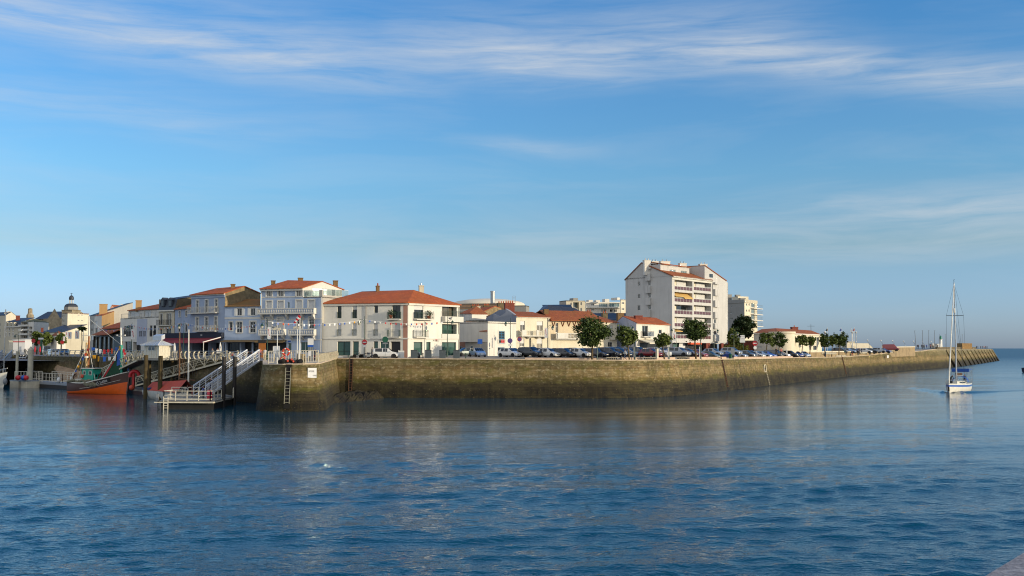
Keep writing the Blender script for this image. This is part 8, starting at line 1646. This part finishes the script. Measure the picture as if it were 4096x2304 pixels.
person(0,0,'bend','black','navy','person in dark clothes bending over the foredeck of the sailing yacht',math.degrees(rz) + 60,xyz=on_boat(L * .80,-.3,1.58)); person(0,0,'stand','brown','jeans','person in brown top standing behind the yacht mast',math.degrees(rz),xyz=on_boat(L * .47,-.2,1.95)); person(0,0,'stand','blue','navy','person in blue in the yacht cockpit under the canopy',math.degrees(rz),xyz=on_boat(L * .2,.4,1.35))
t = thing('far_motor_boat','dark boat stern just entering at the right edge of the sea','boat',(*gp(4100,330),0)); x,y = gp(4103,330); secs = []
for i in range(7): f = i / 6; w_ = 1.2 * (1 - f ** 3) + .03; secs.append([Vector((f * 7,w_,1.5 + f * .6)),Vector((f * 7,w_ * .8,.4)),Vector((f * 7,0,-.4)),Vector((f * 7,-w_ * .8,.4)),Vector((f * 7,-w_,1.5 + f * .6))])
t.location = (gp(4091,330)[0],330,0); hull(secs,lambda i,j: 0,[CL['navy']],'hull',t); q = MB(); q.prism([(1,-.8,1.4),(4,-.7,1.5),(3.6,-.7,3.2),(1.3,-.8,3.1)],(0,1.5,0)); q.build('cabin',H_white,t,Vector((0,0,0)))
P = [at_d(u,v,D) for u,v,D in ((3930,2310,8.0),(4060,2232,8.9),(4160,2172,9.8))]; q = MB(); A = [p for p in P]; B2 = [p + Vector((3.0,-.6,.02)) for p in P]
for i in range(2): q.quad(A[i],A[i + 1],B2[i + 1],B2[i]); q.quad(A[i] - VZ * 9,A[i + 1] - VZ * 9,A[i + 1],A[i])
a0,b0_ = A[0] + (A[0] - A[1]) * 3,B2[0] + (A[0] - A[1]) * 3; q.quad(a0,A[0],B2[0],b0_); q.quad(a0 - VZ * 9,A[0] - VZ * 9,A[0],a0)
def granite():
 m,nt,b = newmat('grey_granite'); tc = nt.new('ShaderNodeNewGeometry').outputs['Position']; n1 = nt.noise(tc,5,6,.7); n2 = nt.noise(tc,28,4,.7); c = nt.ramp(n1,[(.3,hx('#77757a')),(.7,hx('#a3a1a3'))]); c = nt.mix(nt.ramp(n2,[(.42,0.0),(.62,.8)]),c,hx('#54535a')); nt.link(c,b.inputs['Base Color']); b.inputs['Roughness'].default_value = .85; bp = nt.new('ShaderNodeBump',inp={'Strength': .8,'Distance': .02}); nt.link(n2,bp.inputs['Height']); nt.link(bp.outputs[0],b.inputs['Normal']); return m
tag(q.build('stone_parapet',granite(),org=A[0]),'grey speckled stone parapet corner at the bottom right','parapet')
# ------------------------------------------------------------------ trees
def leafmat(name,c1,c2):
 m,nt,b = newmat(name); geo = nt.new('ShaderNodeNewGeometry').outputs['Position']; oi = nt.noise(geo,.9,3); f2 = nt.noise(geo,5,2); c = nt.mix(nt.ramp(nt.math('ADD',nt.math('MULTIPLY',oi,.6),nt.math('MULTIPLY',f2,.4)),[(.35,0.0),(.65,1.0)]),hx(c1),hx(c2)); nt.link(c,b.inputs['Base Color']); b.inputs['Roughness'].default_value = .6; b.inputs['Specular IOR Level'].default_value = .3; return m
LF = leafmat('holm_oak_leaves','#1e2e11','#4a5a20'); LF2 = leafmat('lighter_leaves','#2f4017','#66702f'); LF3 = leafmat('dark_evergreen_leaves','#16240f','#2d3d17'); M_bark = mat('tree_bark','#54462f',.9,.3,3,.5)
def tree(u,D,rect,utrunk,label,lm=LF,n=2300,leaf=.17,clumps=46,group='trees along the quay',zb=None,flat=1.0):
 u0,v0,u1,v1 = rect; c = at_d((u0 + u1) / 2,(v0 + v1) / 2,D); rx = (u1 - u0) / 2 * D / F; rz = (v1 - v0) / 2 * D / F; x,y = gp(utrunk,D); zb = ground(x,y) if zb is None else zb; t = thing('tree',label,'tree',(x,y,zb),0,group); rnd = random.Random(int(u * 7))
 q = MB(); base = Vector((x,y,zb - .1)); top = Vector((c.x,c.y,c.z - rz * .25)); m1 = base.lerp(top,.5) + Vector((rnd.uniform(-.12,.12),0,0)); r0 = max(.11,rx * .055); q.tube([base,m1,top],[r0 * 1.25,r0,r0 * .7],8)
 CL_ = []
 for k in range(clumps):
  while True:
   p = Vector((rnd.uniform(-1,1),rnd.uniform(-1,1),rnd.uniform(-1,1)))
   if .22 < p.length < 1: break
  d0 = p.normalized(); lob = .93 + .22 * math.sin(d0.x * 3.1 + u) * math.cos(d0.z * 3.7 + u * .7) + .12 * math.sin(d0.y * 5 + d0.z * 4 + u); p = d0 * (p.length ** .5) * rnd.uniform(.8,1.08) * lob; p.z = p.z * (1 if p.z > 0 else .9)
  CL_.append(Vector((c.x + p.x * rx * .92,c.y + p.y * rx * .92 * flat,c.z + p.z * rz * .92)))
 for p in CL_[:11]: q.tube([top - VZ * rnd.uniform(0,rz * .4),top.lerp(p,.55) + VZ * .1,p],[r0 * .5,r0 * .32,r0 * .12],5)
 q.build('trunk',M_bark,t,smooth=50); q = MB()
 for k in range(n):
  p = CL_[int(rnd.random() * clumps)]; s = rx * rnd.uniform(.13,.30); o = Vector((rnd.gauss(0,s * .55),rnd.gauss(0,s * .55),rnd.gauss(0,s * .45))); pp = p + o
  a = Vector((rnd.uniform(-1,1),rnd.uniform(-1,1),rnd.uniform(-.6,.6))).normalized(); b_ = a.cross(Vector((rnd.uniform(-1,1),rnd.uniform(-1,1),rnd.uniform(-1,1)))).normalized(); l = leaf * rnd.uniform(.8,1.6); q.quad(pp - a * l,pp - b_ * l * .55,pp + a * l,pp + b_ * l * .55)
 q.build('crown',lm,t); return t
def yr(fn,x0,y0,x1,y1): return R(fn,x0,y0,x1,y1)
tree(2368,164.3,yr(Y1,225,520,870,1105),2368,'largest dark green tree on the quay, before the sand coloured villa',n=5200,clumps=85); tree(2517,165,yr(Y1,965,700,1385,1100),2518,'second tree on the quay, before the white house with awning',LF2,3200,clumps=55); tree(2658,169.5,yr(Y1,1640,830,1975,1085),2658,'third and smallest tree on the quay, before the left edge of the tall apartment block',LF2,2100,clumps=40); tree(2784,179.3,yr(Y2,895,872,1272,1180),2784,'fourth tree on the quay, before the balconies of the tall apartment block',n=3600,clumps=60)
G2 = 'small trees before the long low building'
tree(2970,262,yr(Y3,345,515,735,915),2975,'big rounded dark evergreen right of the tall apartment block',LF3,5200,.27,80,'trees right of the apartment block'); tree(2930,250,yr(Y3,262,700,430,1040),2928,'lower green tree against the right edge of the tall apartment block',LF2,1500,.25,30,'trees right of the apartment block'); tree(2960,256,yr(Y3,400,880,560,1035),2965,'bushy light tree behind the direction arrows',LF2,900,.25,22,'trees right of the apartment block')
for u,D,r,ut,l,lm in ((3065,240,(828,755,1090,1050),3061,'first small tree from the left before the long low building',LF2),(3118,243,(1050,785,1310,1075),3112,'second small tree from the left before the long low building',LF),(3173,258,(1330,830,1512,1010),3174,'third small tree before the long low building',LF),(3211,262,(1480,800,1700,1045),3206,'fourth small tree before the long low building',LF2),(3243,266,(1650,845,1800,1040),3238,'fifth small tree before the long low building',LF2)): tree(u,D,yr(Y3,*r),ut,l,lm,1500,.2,34,G2)
for u,D,r,ut,l,lm in ((3296,274,(118,450,370,735),3300,'left tree of the clump right of the long low building',LF),(3330,280,(335,480,495,705),3326,'middle lighter tree of the clump right of the long low building',LF2),(3358,288,(380,405,735,715),3355,'right and tallest tree of the clump beside the far right lot',LF)): tree(u,D,yr(Y4,*r),ut,l,lm,1900,.22,40,'tree clump at the far right lot')
for u,D,r,ut,l in ((148,285,(580,455,775,730),148,'left street tree before the white balcony apartments'),(185,282,(730,500,945,735),185,'right street tree left of the small tiled house'),(246,272,(1030,520,1190,720),246,'street tree below the cream apartment block')): tree(u,D,yr(X2,*r),ut,l,LF2,2600,.3,50,'street trees at the left')
p_ = fr(0,1150,3.2196); tree(325,228,yr(Z1,1000,505,1105,560),326,'small tree crown above the street beside the grey corner house',LF,500,.18,14,'street trees at the left')
# ------------------------------------------------------------------ people
NV = 'walking'
for u,D,pose,top,bot,l,f,s in ((1488,164.6,'stand','black','navy','person in dark jacket standing left of the white crossover',10,1.08),(2500,163.6,'walk','white','jeans','walking person in white shirt and jeans by the second tree',200,1.05),(3105,222,'walk','black','black','person in black walking towards us on the promenade',-80,1.05),(3125,224,'walk','pink','navy','person in pink top walking on the promenade beside the one in black',-85,1.0),
  (3302,267,'stand','teal','jeans','person in blue green standing by the pale block bench',190,1.0),(3409,299,'stand','navy','red','person with dark top and red shorts on the promenade',90,1.0),(3423,302,'walk','grey','khaki','person in grey and khaki, left of the walking group',20,1.0),(3432,303,'walk','black','grey','person in black in the middle of the walking group',10,1.0),(3438,304,'stand','brown','black','person in brown in the walking group',170,1.0),(3445,305,'walk','navy','navy','person in navy at the right of the walking group',0,1.0)):
 person(u,D,pose,top,bot,l,f,s=s)
for u,D,top,bot,l,f,zz in ((3296,267.6,'black','black','person in black sitting on the pale block bench by the stone parapet',-60,.05),(3378,286.4,'teal','grey','person in teal sitting on the second pale block bench',-60,.05),(3567,341.4,'white','black','person in white sitting on the bench below the rising parapet',0,.05)): x,y = gp(u,D); person(u,D,'sit',top,bot,l,f,z=ground(x,y) + zz)
jet = ((3621.5,372,'black','first dark figure of the pair at the start of the jetty'),(3626,373,'grey','second figure of the pair at the start of the jetty'),(3669,408,'navy','left figure in the first pair behind the leaning pole'),(3673.5,409,'black','right figure in the first pair behind the leaning pole'),(3687,402,'navy','dark figure below the second tall pole'),(3693,414,'black','figure just right of the second tall pole'),(3699,416,'grey','grey figure between the second and third tall poles'),(3707,404,'blue','figure in bright blue by the third tall pole'),(3722,406,'pink','figure in pink before the grey hut'),(3732.5,408,'khaki','figure in khaki before the grey hut'),(3751,425,'brown','figure in brown right of the grey hut'),
       (3906.5,588,'navy','left figure of the first far pair on the jetty end'),(3912,590,'black','right figure of the first far pair on the jetty end'),(3923.5,600,'navy','tallest dark figure on the jetty end'),(3930,603,'teal','teal figure on the jetty end'),(3936.5,606,'pink','pink figure in the cluster on the jetty end'),(3942,610,'brown','brown figure in the cluster on the jetty end'),(3948.5,615,'navy','rightmost dark figure on the jetty end'))
for i,(u,D,c,l) in enumerate(jet):
 zt = at_d(u,1396.5 if D > 500 else 1395.5,D).z; person(u,D,'walk' if i % 3 else 'stand',c,'black',l,90 * (i % 4),z=zt if D > 395 else ground(*gp(u,D)) + .4,s=1.05 if D < 500 else 1.15)
for u,D,pose,top,bot,l,f,z in ((846.5,137.5,'walk','black','navy','person in black walking down the large white gangway',230,None),(827,139.5,'stand','black','black','dark figure behind at the foot of the large white gangway',200,1.15),(752,139.5,'stand','navy','jeans','person in navy at the left on the front pontoon',30,1.1),(772,141,'stand','brown','red','person with red bag in the middle of the front pontoon',200,1.1),(816,136.5,'stand','blue','navy','person in blue at the right on the front pontoon',180,1.1)):
 if z is None: z = 2.05; D = 141.0
 person(u,D,pose,top,bot,l,f,z=z)
for u,D,pose,top,bot,l,f in ((850,168,'stand','grey','khaki','person in grey behind the railing by the awning frame',-90),(871,167,'stand','white','black','person in white shirt behind the railing by the dark restaurant',-70),(929,165,'sit','red','navy','seated person in red on the restaurant terrace',-60),(975,163,'sit','khaki','black','seated person in beige on the restaurant terrace',-120),(993,163.5,'sit','black','jeans','seated person in black on the restaurant terrace',-60),(1006,163,'sit','brown','navy','seated person in brown on the restaurant terrace',30),(1041,160,'stand','pink','jeans','person in pink behind the top of the large white gangway',-90),(1060,158,'stand','white','navy','person in white by the lamp post with banner',-90),(1131,150,'stand','red','black','person in red behind the pier head fence',-90),
  (147,246,'stand','green','brown','person in green crossing near the white van',-90),(100,262,'stand','black','black','dark figure beside the white tent',-90),(112,262,'stand','white','navy','light figure beside the white tent',-60),(332,224,'stand','navy','black','dark figure before the black restaurant, left',-90),(346,220,'walk','white','jeans','light figure before the black restaurant, right',-60),(1200 + 62,148,'stand','black','black','dark figure among the hire bicycles',-90)): person(u,D,pose,top,bot,l,f,s=1.0)
o = [x for x in bpy.data.objects if x.name.startswith('fishing_boat')][0]; rzb = o.rotation_euler.z; pb = o.location + Matrix.Rotation(rzb,3,'Z') @ Vector((.9,-.4,2.1)); person(0,0,'bend','brown','brown','person in brown with red hood stooping at the fishing boat stern',math.degrees(rzb) + 20,xyz=pb,hair=M_red)
# ------------------------------------------------------------------ bicycles, motorcycles
M_pinkb = mat('hire_bike_pink','#9b1d48',.4,.1); M_bfr = mat('bike_black','#141416',.5,.1)
def bike(label,fm,D,u,ang,group=None,basket=False):
 x,y = gp(u,D); t = thing('bicycle',label,'bicycle',(x,y,ground(x,y)),math.radians(ang),group); Z0 = Vector((0,0,0))
 for wx in (-.52,.52):
  q = MB(); q.lathe([(.31,-.02),(.345,-.02),(.345,.02),(.31,.02),(.31,-.02)],(wx,0,.345),16,0,'y'); wh = q.build('wheel',M_tyre,t,Z0); q = MB()
  for k in range(6): a = k * math.pi / 6; q.bar((wx - .31 * math.cos(a),0,.345 - .31 * math.sin(a)),(wx + .31 * math.cos(a),0,.345 + .31 * math.sin(a)),.012)
  q.build('spoke',M_steel,wh,Z0)
 q = MB()
 for a,b_ in (((-.52,.345),(-.05,.3)),((-.05,.3),(-.2,.85)),((-.2,.75),(.36,.8)),((-.05,.3),(.36,.72)),((-.52,.345),(-.18,.72)),((.52,.345),(.34,.95))): q.tube([(a[0],0,a[1]),(b_[0],0,b_[1])],.028,6)
 q.build('frame',fm,t,Z0); q = MB(); q.tube([(.25,-.28,1.0),(.34,-.1,.97),(.34,.1,.97),(.25,.28,1.0)],.02,5); q.build('handlebar',M_bfr,t,Z0); q = MB(); q.sphere((-.22,0,.9),.1,8,0,(1.4,.8,.5)); q.build('saddle',M_bfr,t,Z0)
 if basket: q = MB(); q.box(.38,-.18,.75,.68,.18,1.0); q.build('basket',M_bfr,t,Z0)
 q = MB(); q.prism([(-.75,-.03,.5),(-.52,-.03,.75),(-.25,-.03,.6),(-.52,-.03,.72)],(0,.06,0)); q.build('mudguard',fm,t,Z0); return t
b0 = bike('hire bicycle',M_pinkb,152,1258,70,'row of pink hire bicycles',True); kids(b0); b0['label'] = 'first pink hire bicycle from the left in the row behind the pier railing'
for k in range(1,12): x,y = gp(1258 + k * 7.3,152 + k * 1.1); r = dup(b0,(x,y,ground(x,y)),math.radians(70 + random.uniform(-6,6)),ORD[k] + ' pink hire bicycle from the left in the row behind the pier railing')
bike('black bicycle leaning by the ladder top, left of the lamp post',M_bfr,165.5,1431,5); bike('pale bicycle right of the lamp post with no entry sign',M_red,166.5,1462,-8)
def moto(label,u,D,ang,fm):
 x,y = gp(u,D); t = thing('motorcycle',label,'motorcycle',(x,y,ground(x,y)),math.radians(ang)); Z0 = Vector((0,0,0))
 for wx in (-.68,.7): q = MB(); q.lathe([(.2,-.07),(.3,-.07),(.32,0),(.3,.07),(.2,.07)],(wx,0,.32),16,0,'y'); w_ = q.build('wheel',M_tyre,t,Z0,40); q = MB(); q.lathe([(.001,-.04),(.2,-.05),(.2,.05),(.001,.04)],(wx,0,.32),12,0,'y'); q.build('rim',M_rim,w_,Z0)
 q = MB(); q.sphere((.1,0,.82),.2,10,0,(1.6,.8,.8)); q.build('fuel_tank',fm,t,Z0,60); q = MB(); q.prism([(-.1,-.13,.8),(-.75,-.12,.86),(-.85,-.1,.95),(-.3,-.12,.74)],(0,.26,0)); q.build('seat',M_bfr,t,Z0); q = MB(); q.box(-.25,-.18,.3,.3,.18,.68); q.build('engine',M_gframe,t,Z0); q = MB(); [q.tube([(.7,s,.32),(.45,s,1.0)],.035,6) for s in (-.1,.1)]; q.tube([(.3,-.38,1.05),(.45,0,1.02),(.3,.38,1.05)],.025,6); q.build('fork',M_gframe,t,Z0); q = MB(); q.sphere((.55,0,.9),.13,10); q.build('headlight',M_lamp,t,Z0,60); q = MB(); q.tube([(-.1,-.2,.35),(-.8,-.22,.42)],.06,8); q.build('exhaust',M_steel,t,Z0); return t
moto('black motorcycle between the first two grey cabinets',1675,166,-75,M_bfr); moto('dark blue motorcycle beside the person in the dark jacket',1473,165.5,12,P_navy)
def scooter(label,u,D,ang):
 x,y = gp(u,D); t = thing('scooter',label,'scooter',(x,y,ground(x,y)),math.radians(ang),'white scooters by the left railing'); Z0 = Vector((0,0,0))
 for wx in (-.55,.6): q = MB(); q.lathe([(.12,-.06),(.22,-.06),(.24,0),(.22,.06),(.12,.06)],(wx,0,.24),14,0,'y'); q.build('wheel',M_tyre,t,Z0,40)
 q = MB(); q.prism([(-.75,-.17,.5),(-.1,-.17,.35),(.3,-.17,.28),(.42,-.17,.95),(.5,-.17,.95),(.45,-.17,.22),(-.1,-.17,.22),(-.7,-.17,.3)],(0,.34,0)); q.build('body',P_white,t,Z0); q = MB(); q.box(-.7,-.14,.7,-.05,.14,.8); q.box(-.6,-.13,.45,-.1,.13,.7); q.build('seat',M_bfr,t,Z0); q = MB(); q.tube([(.4,-.3,1.1),(.45,0,1.05),(.4,.3,1.1)],.025,6); q.build('handlebar',M_bfr,t,Z0); return t
for u,D,l in ((80,252,'left white scooter by the railing at the left'),(90,251,'middle white scooter by the railing at the left'),(102,249,'right white scooter nearest the pale pile')): scooter(l,u,D,-30)
a,b_ = at_d(53,1359,268),at_d(99,1392,268); t = thing('market_tent','white market tent with thin red line at the left','tent',(a.x,268,6.1)); q = MB(); q.box(a.x,268,6.0,b_.x,272,a.z); q.build('canvas',M_whitep,t); q = MB(); z_ = at_d(70,1369,268).z; q.box(a.x - .02,267.96,z_,b_.x + .02,268,z_ + .25); q.build('red_line',M_red,t); q = MB(); q.prism([(a.x - .2,267.8,a.z),(b_.x + .2,267.8,a.z),(b_.x + .2,272.2,a.z),(a.x - .2,272.2,a.z)],VZ * .12); q.build('roof',M_whitep,t)
a,b_ = at_d(36,1364,274),at_d(52,1392,274); q = MB(); q.box(a.x,274,6,b_.x,277,a.z); q.box(a.x - .1,273.9,a.z,b_.x + .1,277.1,a.z + .12); tag(q.build('stall',M_wrail,org=Vector((a.x,274,6))),'small cream stall left of the white tent','stall')
a,b_ = at_d(153,1351,255),at_d(173,1358,255); x,y = (a.x + b_.x) / 2,255; t = thing('street_totem','white topped green street panel behind the person in green','sign',(x,y,6.1)); q = MB(); q.box(a.x,255,b_.z,b_.x,255.2,a.z); q.build('white_head',M_whitep,t); q = MB(); q.box(a.x + .5,255.02,6.1,b_.x - .3,255.18,b_.z); q.build('green_panel',M_green,t)
for u,v,D,l in ((133,1363,252,'red round traffic sign left of the green street panel'),(157,1370,258,'smaller red round traffic sign before the green street panel'),(248,1368,262,'red round traffic sign right of the parked cars at the left')): sign(u,D,v,.5,l,M_red)
for u,D,l in ((140,250,'red market umbrella folded behind the slipway top'),(160,252,'second red folded umbrella behind the slipway top')): x,y = gp(u,D); q = MB(); q.lathe([(.05,0),(.05,.7),(.25,.9),(.2,1.6),(.05,2.2)],(x,y,ground(x,y)),8); tag(q.build('folded_umbrella',M_red,org=Vector((x,y,6.1)),smooth=40),l,'umbrella')
M_wumb = mat('white_canvas','#bfbdb8',.8,.08)
for u,D,vt,l in ((698,176,1371,'white folded parasol right of the kiosk'),(881,171,1369,'white folded parasol beside the dark restaurant')): x,y = gp(u,D); zb = ground(x,y); zt = at_d(u,vt,D).z; q = MB(); q.lathe([(.04,0),(.04,.8),(.2,.95),(.22,(zt - zb) * .7),(.08,zt - zb - .1),(.02,zt - zb)],(x,y,zb),8); tag(q.build('folded_parasol',M_wumb,org=Vector((x,y,zb)),smooth=40),l,'parasol')
for k,(u,D) in enumerate(((800,174),(822,173),(842,172),(945,168),(985,166),(1020,164))):
 x,y = gp(u,D); zb = ground(x,y); t = thing('cafe_table',ORD[k] + ' cafe table from the left on the restaurant terrace','table',(x,y,zb),0,'cafe tables'); q = MB(); q.lathe([(.25,0),(.04,.05),(.04,.7),(.4,.72),(.4,.75)],(x,y,zb),10); q.build('table',M_gframe,t)
a,b_ = at_d(1035,1361,166.5),at_d(1060,1410,166.5); q = MB(); q.box(a.x,166.5,6.2,b_.x,166.9,a.z); t = thing('menu_panel','black and orange menu panel before the blue balcony house','sign',(a.x,166.5,6.2)); q.build('panel',mat('amber_panel','#8a5212',.6,.2),t); q = MB(); q.box(a.x - .1,166.44,at_d(1040,1372,166.5).z,b_.x + .1,166.5,a.z + .05); q.build('black_header',M_black,t)
# ------------------------------------------------------------------ bunting
def bunting(label,pts,seed):
 rnd = random.Random(seed); t = thing('bunting',label,'bunting',tuple(pts[0])); P = []
 for a,b_ in zip(pts,pts[1:]):
  L = (b_ - a).length; n = max(4,int(L / .85))
  for k in range(n): f = k / n; P.append(a.lerp(b_,f) - VZ * (L * .035) * 4 * f * (1 - f))
 P.append(pts[-1]); q = MB(); q.tube(P,.015,4); q.build('cord',M_whitep,t)
 for i,p in enumerate(P[1:-1]):
  q = MB(); d_ = (P[i + 2] - P[i]).normalized(); w_ = .12; h = rnd.uniform(.26,.36); sw = rnd.uniform(-.12,.12); q.prism([p - d_ * w_,p + d_ * w_,p + d_ * w_ * .9 + Vector((0,sw,-h)),p - d_ * w_ * .9 + Vector((0,sw,-h))],(0,.015,0)); q.build('pennant',(M_whitep,M_bluep,M_whitep,FC[3],M_red,M_whitep,M_bluep,FC[4])[rnd.randrange(8)],t)
bunting('string of small flags between the banner lamp post and the bank',[at_d(1069,1285,156),at_d(1457,1279,165.5)],3); bunting('string of small flags across the bank front to its right lamp post',[at_d(1458,1278,165.5),at_d(1788,1285,170.5)],4); bunting('string of small flags before the blue houses left of the banner lamp post',[at_d(735,1290,176),at_d(1068,1286,156)],5); bunting('string of small flags before the modern white house',[at_d(385,1308,215),at_d(526,1297,195),at_d(733,1291,176)],6)
for u,v,D,l in ((1801,1273,170.5,'gull sitting on the lamp arm before the right end of the bank'),(1097,1309,131.4,'gull perched above the left floodlight pole'),(85,1322,240,'white gull on the floodlight at the far left')):
 p = at_d(u,v,D); q = MB(); q.sphere(p,.2,8,0,(1.5,.8,.8)); q.sphere(p + Vector((.28,0,.17)),.1,8); q.prism([p + Vector((-.25,-.04,.02)),p + Vector((-.55,-.03,.08)),p + Vector((-.25,-.04,.1))],(0,.08,0)); q.tube([p,p - VZ * .32],.03,5); tag(q.build('gull',M_frame if D > 200 else M_gframe,org=p,smooth=60),l,'gull')
